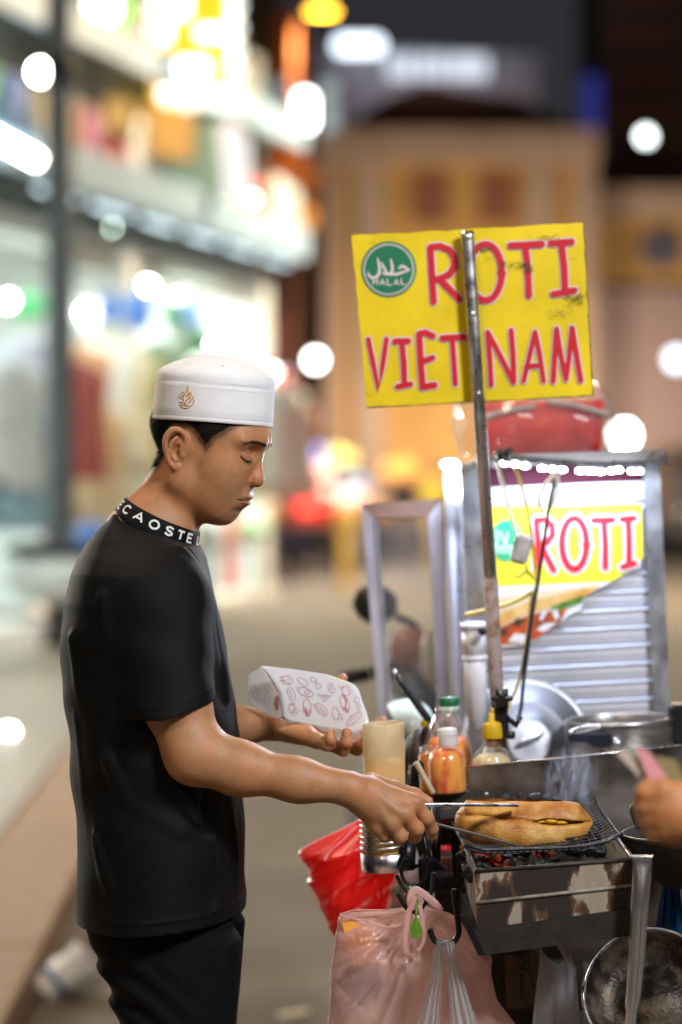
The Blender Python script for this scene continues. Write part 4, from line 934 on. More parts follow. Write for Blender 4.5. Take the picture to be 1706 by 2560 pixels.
# ---- hair: outline of the cropped hair seen under the cap, taken to both sides of the head
def near_fu(pxx, pyy, l=-.070):
    s = F/YC; b = np.array([(pxx-512)/s/HS, -(pyy-1130)/s/HS])
    A = np.array([[HF[0], HU[0]], [HF[2], HU[2]]]); b = b-l*np.array([HL[0], 0]); return np.linalg.solve(A, b)
poly = np.array([near_fu(*a) for a in [(600, 1020), (590, 1068), (566, 1087), (543, 1100), (529, 1118), (521, 1128), (511, 1112), (500, 1090), (482, 1072), (462, 1066), (436, 1069), (424, 1086), (414, 1115), (402, 1142), (392, 1166), (380, 1176), (340, 1176), (320, 1020)]])
def in_poly(pt, pl):
    x, y = pt[:, 0], pt[:, 1]; ins = np.zeros(len(pt), bool); j = len(pl)-1
    for i in range(len(pl)):
        xi, yi = pl[i]; xj, yj = pl[j]
        c = ((yi > y) != (yj > y)) & (x < (xj-xi)*(y-yi)/(yj-yi+1e-12)+xi); ins ^= c; j = i
    return ins
def poly_dist(pt, pl):
    d = np.full(len(pt), 9.0)
    for i in range(len(pl)):
        a = pl[i]; b = pl[(i+1) % len(pl)]; ba = b-a; t = np.clip(((pt-a)@ba)/(ba@ba), 0, 1)
        d = np.minimum(d, np.linalg.norm(pt-a-t[:, None]*ba, axis=1))
    return d
fu = q[:, [0, 2]]
hm = in_poly(fu, poly) & (np.linalg.norm(q, axis=1) < .14) & ~((np.abs(q[:, 1]) > .0745) & (np.abs(q[:, 0]+.016) < .028))
hd_ = poly_dist(fu, poly)
# vertex normals
fn = np.cross(V[Q[:, 2]]-V[Q[:, 0]], V[Q[:, 3]]-V[Q[:, 1]]); VN = np.zeros_like(V)
for a in range(4): np.add.at(VN, Q[:, a], fn)
VN /= np.linalg.norm(VN, axis=1)[:, None]+1e-12
fade = np.where(in_poly(fu, poly), 1.0, np.exp(-hd_/.0035))*(np.linalg.norm(q, axis=1) < .14)*(q[:, 2] < .075)*(~((np.abs(q[:, 1]) > .0745) & (np.abs(q[:, 0]+.016) < .026)))
blob(fade*.72, (.10, .10, .11)); at.data.foreach_set('color', tint.ravel())
solid = hm & (hd_ > .0045)
sel = solid[Q].all(1); idx = np.unique(Q[sel]); rem = -np.ones(len(V), int); rem[idx] = np.arange(len(idx))
off = .0003+.0040*np.clip((hd_[idx]-.0045)/.016, 0, 1)*np.clip((.068-q[idx, 2])/.012, .1, 1)
hairV = V[idx]+VN[idx]*off[:, None]+np.random.normal(0, .0003, (len(idx), 3))
hair = mesh_obj('hair', hairV, rem[Q[sel]], M_HAIR, person)
# short hairs along the fade
near = np.where(hm & (q[:, 2] < .066))[0]; near = near[np.random.rand(len(near)) < np.clip(.25+.5*np.exp(-hd_[near]/.006), 0, 1)*np.clip(hd_[near]/.004, .25, 1)]
ext = np.where((~in_poly(fu, poly)) & (hd_ < .006) & (np.linalg.norm(q, axis=1) < .13) & (q[:, 2] < .06) & (q[:, 0] < .055) & ~((np.abs(q[:, 1]) > .0735) & (np.abs(q[:, 0]+.016) < .027)))[0]
ext = ext[np.random.rand(len(ext)) < .14*np.exp(-hd_[ext]/.003)]
hv = []; hf = []
for i in np.concatenate([near, ext]):
    n_ = VN[i]; b = V[i]+n_*(.0035*min(1, hd_[i]/.018) if hm[i] else 0)
    dirn = n_*.7 - HU*.55 - HF*.25 + np.random.normal(0, .25, 3); dirn /= np.linalg.norm(dirn)
    ln = ((.0018+.003*min(1, hd_[i]/.012)) if hm[i] else .0013)*random.uniform(.6, 1.2)
    sdv = np.cross(dirn, np.random.normal(0, 1, 3)); sdv /= np.linalg.norm(sdv)+1e-9; w = .00022
    k = len(hv); hv += [b-sdv*w, b+sdv*w, b+dirn*ln]; hf.append((k, k+1, k+2))
hs = mesh_obj('short_hair', hv, hf, M_HAIR, hair); hs['kind'] = 'stuff'

# ---- brows and lashes
def arc_hairs(name, pts, n, ln, w, dirf, jitter, parent):
    vs = []; fs = []
    pts = smoothline(pts, 10)
    for i in range(n):
        t = random.random()*(len(pts)-1.001); a = int(t); c = pts[a]+(pts[a+1]-pts[a])*(t-a)
        c = c+np.random.normal(0, jitter, 3)*np.array([.3, .3, 1])
        d = dirf(t/(len(pts)-1))+np.random.normal(0, .15, 3); d = d/np.linalg.norm(d)
        sd = np.cross(d, HF); sd /= np.linalg.norm(sd)+1e-9
        k = len(vs); vs += [c-sd*w, c+sd*w, c+d*ln*random.uniform(.7, 1.2)]; fs.append((k, k+1, k+2))
    return mesh_obj(name, vs, fs, M_HAIR, parent)
for sd in (-1, 1):
    pts = [hw(.0935, sd*.010, .0400), hw(.0895, sd*.020, .0418), hw(.0815, sd*.036, .0420), hw(.069, sd*.050, .0375)]
    # snap the brow to the skin
    sn = []
    for c in smoothline(pts, 6):
        i = np.argmin(((V-c)**2).sum(1)); sn.append(V[i]+VN[i]*.0008)
    arc_hairs('eyebrow', sn, 330, .0046, .00020, lambda t: HL*sd*.9-HF*.3+HU*(.30-.45*t), .0013, person)
    lp = [hw(.0785, sd*.0205, .0146), hw(.0785, sd*.026, .0123), hw(.0775, sd*.030, .0118), hw(.0755, sd*.036, .0125), hw(.0680, sd*.0445, .0166)]
    sn = []
    for c in smoothline(lp, 6):
        i = np.argmin(((V-c)**2).sum(1)); sn.append(V[i]+VN[i]*.0004)
    for _ in range(3): sn = [sn[0]]+[(sn[i-1]+sn[i]*2+sn[i+1])/4 for i in range(1, len(sn)-1)]+[sn[-1]]
    mb = MB(); mb.tube(sn, [.0004+.0009*math.sin(math.pi*i/(len(sn)-1)) for i in range(len(sn))], 6)
    lash = mb.build('eyelid_line', M_HAIR, person)
    arc_hairs('eyelashes', sn, 60, .0075, .00022, lambda t: HF*.8-HU*.55+HL*sd*(.15+.5*t), .0003, lash)

# ---- cap
CAPT = R(4.0)
ca = np.array([math.cos(CAPT), 0, -math.sin(CAPT)]); cu = np.array([math.sin(CAPT), 0, math.cos(CAPT)]); cl = np.array([0, 1.0, 0])
ca, cl = ca*math.cos(R(8))-cl*math.sin(R(8)), cl*math.cos(R(8))+ca*math.sin(R(8))
cl = np.cross(cu, ca)
capC = PA(531.5, 1058, YC)
RA = S(151, YC); RB = RA*.965
capprof = [(.992, -.0005), (1.006, .0006), (1.008, .0030), (1.004, .0052), (1.002, .0066), (1.003, .0068), (1.0, .02), (.998, .035), (.996, .050), (.995, .0562), (.989, .0568), (.990, .0578),
           (.990, .063), (.984, .0678), (.965, .0718), (.93, .0758), (.88, .0795), (.80, .0838), (.70, .0884), (.55, .0942), (.40, .0988), (.22, .1024), (.08, .1040), (0.0, .1043)]
def cap_pt(a, h, lift=0.0):
    hs = [c[1] for c in capprof]; rs = [c[0] for c in capprof]
    r = np.interp(h, hs, rs); n = math.cos(a)*ca*RA+math.sin(a)*cl*RB
    nn = n/np.linalg.norm(n)
    return capC+n*r+cu*h+nn*lift
mb = MB(); seg = 96; Vc = []
for r, h in capprof:
    for k in range(seg):
        a = 2*math.pi*k/seg; w = 1+.004*math.sin(3*a+1)*(h/.06 if h < .06 else 1)
        dz = .0012*math.sin(2*a+.6)*min(1, h/.05)
        Vc.append(capC+r*w*(math.cos(a)*ca*RA+math.sin(a)*cl*RB)+cu*(h+dz))
Fc = [(i*seg+k, i*seg+(k+1) % seg, (i+1)*seg+(k+1) % seg, (i+1)*seg+k) for i in range(len(capprof)-1) for k in range(seg)]
mb.add(Vc, Fc)
# inner wall so the cap has thickness
Vi = [capC+.975*(math.cos(2*math.pi*k/seg)*ca*RA+math.sin(2*math.pi*k/seg)*cl*RB)+cu*h for h in (-.0005, .05) for k in range(seg)]
b0 = mb.n
mb.add(Vi, [(k, seg+k, seg+(k+1) % seg, (k+1) % seg) for k in range(seg)])
capo = mb.build('cap', M_CAP, person)
# rows of stitching
mb = MB()
for h, w in [(.0075, .00022), (.0560, .00022), (.0582, .0002), (.0135, .00014), (.0490, .00014)]:
    mb.tube([cap_pt(2*math.pi*k/80, h, .0001) for k in range(81)], w, 5, caps=False)
mb.build('stitching', mat('cap_thread', (.62, .61, .64), rough=.9), capo)
for ax_, ay in ((474, 897), (567, 907)):
    a = math.acos(max(-1, min(1, (ax_-531)/151/.75)));
    mb = MB(); c = cap_pt(-a, .0860, .0); 
    mb.lathe([(.0008, .0), (.0016, .0004), (.0021, .0)], c, seg=12); mb.build('eyelet', M_HAIR, capo)
# emblem: gold drop of embroidered strokes
def emb(x, y, lift):   # crop coordinates of the drop, centre (910,405), 2.529 px per photo px
    dx = (x-910)/2.529; dy = (y-405)/2.529
    a0 = -math.acos((490-531.5)/151)
    return cap_pt(a0+dx/151/abs(math.sin(a0)), S(1058-1003-dy, YC)+.0, .0006+lift)
drop = smoothline([(918, 328), (930, 360), (955, 392), (966, 420), (955, 452), (925, 472), (890, 468), (868, 445), (860, 415), (870, 385), (900, 362), (918, 328)], 4)
st = [[(918, 328), (914, 350), (905, 375), (893, 400), (900, 420)], [(934, 365), (952, 395), (962, 420), (952, 448), (925, 468), (895, 468), (875, 455)],
      [(862, 410), (868, 390), (882, 375), (896, 368)], [(866, 430), (880, 436), (894, 430), (890, 410), (876, 405)], [(880, 398), (892, 388), (905, 382)],
      [(908, 400), (918, 385), (930, 392), (926, 410), (912, 420), (905, 438), (918, 446)], [(936, 398), (944, 412), (938, 428), (924, 434)], [(868, 448), (884, 452), (902, 446), (915, 456), (935, 448)], [(922, 355), (926, 372), (936, 384)]]
mb = MB()
for s_ in st:
    mb.tube([emb(x, y, 0) for x, y in smoothline([np.array(a_) for a_ in s_], 4)], .00075, 6)
mb.build('emblem', M_GOLD, capo)

# ---- t-shirt
bk = np.array([(1250, 318), (1262, 300), (1298, 278), (1330, 243), (1358, 219), (1395, 198), (1431, 182), (1504, 162), (1580, 157), (1650, 157), (1782, 167), (1928, 182), (2127, 197), (2280, 200), (2330, 200)], float)
fr = np.array([(1250, 300), (1285, 302), (1298, 316), (1330, 404), (1345, 449), (1362, 497), (1395, 514), (1431, 524), (1530, 547), (1630, 570), (1763, 590), (1835, 597), (1988, 609), (2061, 612), (2180, 612), (2240, 620), (2330, 622)], float)
wd = np.array([(1250, .020), (1285, .035), (1298, .055), (1330, .095), (1345, .112), (1362, .126), (1395, .150), (1431, .168), (1504, .182), (1700, .185), (1900, .180), (2127, .186), (2330, .198)], float)
def wrinkle(p, amp):
    x, y, z = p[:, 0], p[:, 1], p[:, 2]
    a = np.sin(38*x+22*z+6*np.sin(9*z+4*y)+11*y)*.5+np.sin(61*x-31*z+4*np.sin(14*x+7*y)+2)*.3+np.sin(23*z+17*x-19*y+3*np.sin(12*z))*.6
    return amp*a
HEMA = np.array([0, 0, 1.0])
SLA = px(397, 1500, 3.575); SLB = px(427, 1764, 3.515)
sdir = (SLB-SLA)/np.linalg.norm(SLB-SLA)
hemn = np.array([math.sin(R(12)), .15, -math.cos(R(12))]); hemn /= np.linalg.norm(hemn)
FOLDS = [([(500, 1420), (530, 1520), (552, 1640), (572, 1740)], 3.62), ([(180, 1600), (205, 1700), (235, 1790), (290, 1850)], 3.56), ([(430, 1960), (500, 2050), (570, 2095)], 3.515), ([(215, 2080), (260, 2170), (300, 2260)], 3.53), ([(540, 2100), (560, 2180), (555, 2270)], 3.53), ([(300, 1400), (345, 1372), (400, 1372), (450, 1396)], 3.50), ([(475, 1380), (505, 1450), (520, 1560), (530, 1650)], 3.60), ([(455, 1375), (492, 1455), (512, 1560)], 3.575),
         ([(205, 1800), (225, 1960), (245, 2080)], 3.575), ([(300, 1800), (330, 1900), (430, 1975), (560, 2010)], 3.515), ([(270, 1900), (330, 2010), (450, 2080)], 3.515), ([(560, 2010), (580, 2090), (590, 2200)], 3.60),
         ([(262, 1500), (270, 1560), (288, 1640)], 3.52)]
def shirt_sdf(p, inner=False):
    py = HY-(p[:, 2]-CH)*F/YC
    s = YC/F
    xb = (np.interp(py, bk[:, 0], bk[:, 1])-CX)*s; xf = (np.interp(py, fr[:, 0], fr[:, 1])-CX)*s
    b = np.interp(py, wd[:, 0], wd[:, 1])
    xb = xb*1.0; c = (xb+xf)/2; a = (xf-xb)/2
    k = np.sqrt(((p[:, 0]-c)/a)**2+((p[:, 1]-YC)/b)**2+1e-9)
    d = (k-1)*np.minimum(a, b)*.8
    d = np.maximum(d, (1287-py)*s*.6)
    hem_py = 2300-(p[:, 0]-px(202, 2296, YC)[0])/s*.085
    if inner:
        return d
    sl = rcone(p, SLA, SLB+sdir*.05, .0735, .0615)
    sl = smin(sl, rcone(p, px(372, 1408, YC-.07), SLA, .035, .060), .05)
    cut = (p-SLB.astype(np.float32))@(hemn.astype(np.float32))
    sl = np.maximum(sl, cut)
    sl = np.maximum(sl, -np.maximum(rcone(p, SLA, SLB+sdir*.05, .0665, .0550), -(cut+.05)))
    d = smin(d, sl, .022)
    slf = np.maximum(rcone(p, SHF, px(392, 1765, 3.88), .07, .06), (p-px(392, 1755, 3.88).astype(np.float32))@np.array([0, 0, -1], np.float32))
    d = smin(d, slf, .025)
    # seam where the sleeve meets the yoke
    for (pl, yy) in FOLDS:
        pp = [px(a_, b_, yy) for a_, b_ in pl]
        m = in_box(p, np.min(pp, 0)-.05, np.max(pp, 0)+.05)
        if m.any():
            q_ = p[m]; e = None
            for i in range(len(pp)-1):
                e_ = rcone(q_, pp[i], pp[i+1], .004, .004); e = e_ if e is None else np.minimum(e, e_)
            d[m] -= .0050*np.exp(-(np.maximum(e, 0)/.0085)**2)*np.clip((.02+d[m])/.02, 0, 1)
    d = d+wrinkle(p, .0019).astype(np.float32)
    # hem: cut and hollow
    hz = (py-hem_py)*s
    d = np.maximum(d, hz)
    hol = np.maximum((k-1)*np.minimum(a, b)*.8+.009, -(hz+.06))
    d = np.maximum(d, -hol)
    # hem fold line
    d = d-.0010*np.exp(-((hz+.020)/.0025)**2)*(d > -.01)+.0008*(np.abs(hz+.010) < .008)*0
    d = d-.0010*np.exp(-((cut+.016)/.002)**2)*(sl < .004)
    d = smax(d, -rcone(p, px(455, 1235, YC), px(380, 1345, YC), .056, .060), .004)
    return d
V2, Q2 = sdf_mesh(lambda p: shirt_sdf(p), PA(130, 2340, 3.43)-.02, PA(640, 1230, 4.0)+.02, .0023, 12)
V2 = relax(V2, Q2, 1, .3)
shirt = mesh_obj('t_shirt', V2, Q2, M_SHIRT, person)
# sleeve seam
sm = [px(a_, b_, 3.4) for a_, b_ in [(254, 1540), (262, 1495), (285, 1450), (315, 1412), (350, 1390), (385, 1386), (425, 1402), (455, 1440)]]
# collar band with lettering
CT = R(25)
co = np.array([math.cos(CT), 0, -math.sin(CT)]); cn = np.array([math.sin(CT), 0, math.cos(CT)]); cy2 = np.array([0, 1.0, 0])
cC = PA(398, 1308, YC)-np.array([0, 0, .0])
CRA, CRB = S(106, YC), .066
def collar_pt(a, h, lift=0.0):
    r = 1.05-h*4.2; dz = .006*math.cos(2*a)*0
    n = math.cos(a)*co*CRA+math.sin(a)*cy2*CRB
    return cC+n*r+cn*(h-.011)+n/np.linalg.norm(n)*lift+cn*(.004*math.cos(a)**2)
mb = MB(); seg = 72; Vc = []
prof = [(-.016, -.003), (-.004, .0012), (0.0, .0015), (.006, .001), (.014, .001), (.0205, .0010), (.0215, .0), (.0205, -.0012), (.010, -.0015), (-.004, -.0012)]
for h, l in prof:
    for k in range(seg): Vc.append(collar_pt(2*math.pi*k/seg, h, l+.0006*math.sin(5*2*math.pi*k/seg)))
mb.add(Vc, [(i*seg+k, i*seg+(k+1) % seg, (i+1)*seg+(k+1) % seg, (i+1)*seg+k) for i in range(len(prof)-1) for k in range(seg)])
collar = mb.build('collar', M_SHIRT, shirt)
GL = {'T': [[(0, 1), (1, 1)], [(.5, 1), (.5, 0)]], 'E': [[(.9, 1), (0, 1), (0, 0), (.9, 0)], [(0, .52), (.75, .52)]],
      'C': [arc2d(.55, .5, .5, .5, 45, 315, 14)], 'A': [[(0, 0), (.5, 1), (1, 0)], [(.2, .33), (.8, .33)]],
      'O': [arc2d(.5, .5, .5, .5, 0, 360, 20)], 'S': [smoothline([(.95, .85), (.5, 1), (.08, .8), (.3, .55), (.7, .45), (.92, .2), (.5, 0), (.05, .15)], 4)],
      'L': [[(0, 1), (0, 0), (.85, 0)]], 'H': [[(0, 0), (0, 1)], [(1, 0), (1, 1)], [(0, .5), (1, .5)]]}
word = [('T', -172, .010), ('E', -158, .010), ('C', -138, .0155), ('A', -114, .0155), ('O', -91, .0135), ('S', -70, .012), ('T', -53, .012), ('E', -36, .011), ('L', -12, .011)]
strokes = []
for ch, deg, wid in word:
    for pl in GL[ch]:
        strokes.append(([((x-.5)*wid*(1.0 if ch in 'TEL' else 1), y*.0120) for x, y in pl], .0030, deg))
mb = MB(); kk = 0
for pl, w, deg in strokes:
    V_, F_ = stroke2d(pl, w, cap=False)
    Vm = []
    for v in V_:
        a = R(deg); rr = math.hypot(math.sin(a)*CRA, math.cos(a)*CRB)
        Vm.append(collar_pt(a+v[0]/rr, .0035+v[1], .0020+kk*.00005))
    mb.add(Vm, F_, 0, False); kk += 1
mb.build('collar_lettering', M_WHITEPRINT, collar)

# ---- trousers and shoes
def trou_sdf(p):
    py = HY-(p[:, 2]-CH)*F/YC; s = YC/F
    xb = (np.interp(py, [2200, 2300, 2362, 2414, 2504, 2560, 2900, 3400, 3700], [222, 228, 246, 272, 298, 310, 330, 385, 400])-CX)*s
    xf = (np.interp(py, [2200, 2290, 2325, 2415, 2560, 2900, 3400, 3700], [575, 590, 611, 603, 588, 560, 520, 515])-CX)*s
    d = None
    for yy in (YC-.070, YC+.080):
        c = (xb+xf)/2; a = (xf-xb)/2; b = np.interp(py, [2200, 2560, 2900, 3600], [.088, .086, .078, .065])
        k = np.sqrt(((p[:, 0]-c)/a)**2+((p[:, 1]-yy)/b)**2+1e-9); e = (k-1)*np.minimum(a, b)*.8
        d = e if d is None else smin(d, e, .03)
    wr = np.interp(py, [2320, 2380, 2540, 2700], [.1, 1, 1, .3])*np.clip((xb+.16-p[:, 0])/.16, 0, 1)
    d = d+(np.sin(150*p[:, 2]+55*(p[:, 0])+3*np.sin(30*p[:, 0]+20*p[:, 1]))*.0038*wr).astype(np.float32)+wrinkle(p, .001).astype(np.float32)
    d = np.maximum(d, (2215-py)*s); d = np.maximum(d, (py-3560)*s)
    return d
V3, Q3 = sdf_mesh(trou_sdf, PA(200, 3620, 3.48)-.02, PA(640, 2190, 3.9)+.02, .0045, 12)
mesh_obj('trousers', V3, Q3, M_TROU, person)
for yy in (YC-.085, YC+.095):
    mb = MB(); x0 = px(455, 0, YC)[0]
    mb.lathe([(.0, 0), (.9, 0), (1, .012), (1, .03), (.92, .05), (.7, .07), (.45, .082), (.36, .1)], (x0+.05, yy, 0), ax=np.diag([.135, .05, 1.0]), seg=28)
    mb.build('shoe', M_SHOE, person)
# =================================================================== the food cart and what stands on it
TA = R(3.0)
ex = np.array([math.cos(TA), 0, math.sin(TA)]); ez = np.array([-math.sin(TA), 0, math.cos(TA)]); ey = np.array([0, 1.0, 0])
AX = np.stack([ex, ey, ez])
q3 = lambda x, y: (860+x/1.8534, 1100+y/1.8534)        # notes taken on enlarged views of the cabinet ...
q7 = lambda x, y: (860+x/2.45, 540+y/2.45)             # ... the board ...
q4 = lambda x, y: (1300+x/3.862, 1750+y/3.862)         # ... the pot ...
qh = lambda x, y: (800+x/3.92, 2100+y/3.92)            # ... and the hooks
M_ALU = mat('aluminium', (.62, .62, .65), rough=.34, metal=.85, var=.08, scale=25, bump=.05, bscale=300, rvar=.1)
M_ALUP = mat('anodised_slat', (.64, .65, .73), rough=.45, metal=.3, var=.06, scale=14, rvar=.1)
M_CHROME = mat('chrome_tube', (.78, .77, .78), rough=.30, metal=1, var=.1, scale=40, rvar=.1)
M_RUST = mat('rusty_tube', (.20, .10, .06), rough=.75, var=.25, scale=60, bump=.5, col2=(.34, .27, .25), lo=.45, hi=.7, metal=.15)
M_STEEL = mat('brushed_steel', (.48, .46, .44), rough=.33, metal=.9, var=.15, scale=9, stretch=(1, 1, 14), rvar=.12)
M_SOOT = mat('sooty_steel', (.06, .052, .046), rough=.55, metal=.5, var=.3, scale=30, bump=.4)
M_PLATE = mat('heat_stained_steel', (.40, .36, .33), rough=.36, metal=.85, scale=9, col2=(.10, .085, .075), lo=.38, hi=.66, rvar=.12, bump=.05, bscale=90)
M_BLACK = mat('black_plastic', (.012, .012, .014), rough=.35, var=.2)
M_BLKMET = mat('black_wire', (.010, .009, .009), rough=.38, var=.2, metal=.2)
M_PVC = mat('white_pvc', (.74, .73, .78), rough=.32, var=.04)
M_WOOD = mat('dark_wood', (.045, .028, .018), rough=.7, var=.3, scale=12, stretch=(1, 1, 8), bump=.3)
M_YEL = mat('yellow_sheet', (.82, .60, .012), rough=.38, var=.07, scale=5, col2=None, bump=.03)
M_YELP = mat('yellow_print', (.88, .76, .05), rough=.35, var=.03)
M_RED = mat('red_print', (.64, .012, .026), rough=.45, var=.08, scale=12)
M_RED2 = mat('bright_red_print', (.75, .03, .04), rough=.4, var=.05)
M_PALE = mat('pale_outline_print', (.74, .62, .60), rough=.45, var=.04)
M_PALE2 = mat('white_outline_print', (.85, .82, .85), rough=.4, var=.03)
M_GREEN = mat('green_print', (.012, .19, .085), rough=.45, var=.08)
M_GREEN2 = mat('light_green_print', (.04, .50, .22), rough=.45, var=.08)
M_WHITE = mat('white_print', (.80, .79, .78), rough=.5, var=.03)
M_ORANGE = mat('chilli_sauce', (.78, .13, .01), rough=.3, scale=30, col2=(.88, .36, .03), lo=.4, hi=.6, sss=.3, sssr=(1, .3, .05))
M_YSAUCE = mat('mustard_sauce', (.72, .42, .07), rough=.3, scale=30, var=.1, sss=.3)
M_AMBER = mat('amber_oil', (.90, .58, .16), rough=.4, scale=8, var=.08, sss=.6, sssr=(1, .5, .1), stretch=(1, 1, .4))
M_MAYO = mat('mayonnaise', (.72, .58, .33), rough=.4, scale=40, var=.12, sss=.4)
M_CLEAR = film('clear_plastic', (.85, .84, .82), tint=.12, transl=.5, rough=.12, clear=.90, bump=.15, bscale=120)
M_CLEARB = film('cloudy_bag_film', (.90, .88, .87), tint=.2, transl=.5, rough=.2, clear=.55, bump=.8, bscale=90)
M_GLASS = film('window_glass', (.8, .8, .8), tint=.06, transl=.3, rough=.04, clear=.95, bump=.0)
M_MILKY = film('milky_plastic', (.86, .72, .48), tint=.3, transl=.6, rough=.25, clear=.35, bump=.1)

def dup(o, delta):
    c = o.copy(); COL.objects.link(c); c.location = Vector(o.location)+Vector(delta); WLOC[c.name] = wl(o)
    for ch in o.children: copy_tree(ch, None, c)
    return c
def quadpx(pts, Y): return [PA(a, b, Y) for a, b in pts]
def polyobj(name, pts, Y, t, m, parent, label=None):
    mb = MB(); mb.prism(quadpx(pts, Y), (0, t, 0)); return mb.build(name, m, parent, label)
def puffy(rows, Y, depth, m, name, parent=None, seg=72, wr=None, yoff=None):
    """closed skin lofted through rows (py, x_left, x_right, depth factor)"""
    V = []; n = len(rows)
    for (py, xl, xr, df) in rows:
        a = PA(xl, py, Y); b = PA(xr, py, Y); c = (a+b)/2; h = (b-a)[0]/2
        for k in range(seg):
            t = 2*math.pi*k/seg; cx_, sx_ = math.cos(t), math.sin(t)
            x = h*np.sign(cx_)*abs(cx_)**.8; y = -depth*df*np.sign(sx_)*abs(sx_)**.9
            p = c+np.array([x, y, 0])
            if wr is not None:
                pxp = CX+p[0]*F/p[1]
                w = wr(pxp, py, t); p = p+np.array([0, -w*np.sign(sx_)*min(1, abs(sx_)*2.5), 0])+np.array([w*.5*np.sign(cx_)*max(0, abs(cx_)-.9)*4, 0, 0])
            V.append(p)
    Fs = [(i*seg+k, (i+1)*seg+k, (i+1)*seg+(k+1) % seg, i*seg+(k+1) % seg) for i in range(n-1) for k in range(seg)]
    Fs.append(tuple((n-1)*seg+k for k in range(seg)))
    mb = MB(); mb.add(V, Fs); return mb.build(name, m, parent)
def rows_interp(keys, n=40):
    ks = np.array(keys, float); y = np.linspace(ks[0, 0], ks[-1, 0], n)
    return [(yy,)+tuple(np.interp(yy, ks[:, 0], ks[:, c]) for c in (1, 2, 3)) for yy in y]

# ---- cart frame -----------------------------------------------------------------
cart = thing('food_cart', 'dark metal street food cart with a counter under the yellow sign', 'food cart', P(1400, 1200+CH*F/4.1, 4.1))
zc = 1.0
mb = MB(); mb.box(PA(1408, 0, 4.37)*[1, 1, 0]+[0, 0, zc-.02+.012], (.52, .83, .03), AX, bev=.004); mb.build('counter', M_STEEL, cart)
mb = MB(); mb.box(PA(1170, 0, 3.87)*[1, 1, 0]+[0, 0, zc-.022], (.166, .158, .02), AX, bev=.003); mb.build('side_tray', M_SOOT, cart)
mb = MB(); mb.box(PA(1440, 2330, 3.99), (.46, .02, .50), AX); mb.build('front_panel', M_WOOD, cart)
for xx, yy in ((1165, 3.98), (1690, 3.98), (1165, 4.6), (1690, 4.6)):
    mb = MB(); a = PA(xx, 2000, yy); mb.tube([a*[1, 1, 0]+[0, 0, .20], a*[1, 1, 0]+[0, 0, .96]], .014, 10); mb.build('leg', M_SOOT, cart)
mb = MB(); mb.box((PA(1420, 0, 4.3)*[1, 1, 0])+[0, 0, .42], (.50, .60, .02)); mb.build('shelf', M_SOOT, cart)
for xx in (1150, 1700):
    mb = MB(); a = PA(xx, 0, 4.3)*[1, 1, 0]
    mb.lathe([(.17, -.02), (.2, -.02), (.2, .02), (.17, .02), (.17, -.02)], a+[0, 0, .2], ax=np.array([[0, 1, 0], [0, 0, 1], [1, 0, 0]]), seg=28, caps=False); w_ = mb.build('wheel', M_BLACK, cart)
    mb = MB(); mb.lathe([(.0, -.012), (.03, -.014), (.04, .0), (.03, .014), (0, .014)], a+[0, 0, .2], ax=np.array([[0, 1, 0], [0, 0, 1], [1, 0, 0]]), seg=16)
    for k in range(8):
        d_ = np.array([0, math.cos(k*math.pi/4), math.sin(k*math.pi/4)]); mb.tube([a+[0, 0, .2], a+[0, 0, .2]+d_*.175], .004, 6)
    mb.build('rim', M_ALU, w_)

# ---- roll-fronted cabinet ---------------------------------------------------------
YB = 4.30
cab = thing('cabinet', 'aluminium roller-front cabinet lit white with a torn roti poster', 'cabinet', P(1420, 1830, 4.5))
polyobj('post', [(1151, 1163), (1208, 1160), (1237, 1850), (1180, 1850)], YB-.012, .035, M_ALU, cab)
polyobj('post', [(1608, 1150), (1650, 1147), (1680, 1850), (1638, 1850)], YB-.012, .035, M_ALU, cab)
polyobj('header', [(1208, 1219), (1611, 1202), (1613, 1248), (1210, 1266)], YB-.004, .025, M_ALUP, cab)
polyobj('curtain', [(1206, 1172), (1609, 1150), (1611, 1202), (1208, 1219)], YB+.006, .015, mat('maroon_cloth', (.075, .005, .018), rough=.8), cab)
polyobj('top_rail', [(1190, 1140), (1655, 1122), (1657, 1148), (1191, 1170)], YB-.02, .03, mat('grey_rail', (.24, .22, .22), rough=.5, metal=.4), cab)
mb = MB(); mb.sphere(PA(1648, 1138, YB-.03), (.016, .012, .012)); mb.tube([PA(1640, 1128, YB-.03), PA(1668, 1165, YB-.03)], [.012, .004], 10); mb.build('end_cap', mat('grey_cap', (.16, .14, .13), rough=.5), cab)
lb, rb = PA(1151, 1163, YB), PA(1650, 1147, YB)
mb = MB()
mb.prism([PA(1176, 1160, YB+.03), PA(1206, 1850, YB+.03), PA(1206, 1850, YB+.03)+[0, .42, 0], PA(1176, 1160, YB+.03)+[0, .42, 0]], (.002, 0, 0))
mb.prism([PA(1630, 1150, YB+.03), PA(1660, 1850, YB+.03), PA(1660, 1850, YB+.03)+[0, .42, 0], PA(1630, 1150, YB+.03)+[0, .42, 0]], (.002, 0, 0))
mb.prism([PA(1176, 1160, YB+.452), PA(1206, 1850, YB+.452), PA(1660, 1850, YB+.452), PA(1630, 1150, YB+.452)], (0, .003, 0))
mb.prism([PA(1180, 1157, YB+.03), PA(1626, 1147, YB+.03), PA(1626, 1147, YB+.03)+[0, .42, 0], PA(1180, 1157, YB+.03)+[0, .42, 0]], (0, 0, .003))
mb.build('casing', M_ALUP, cab)
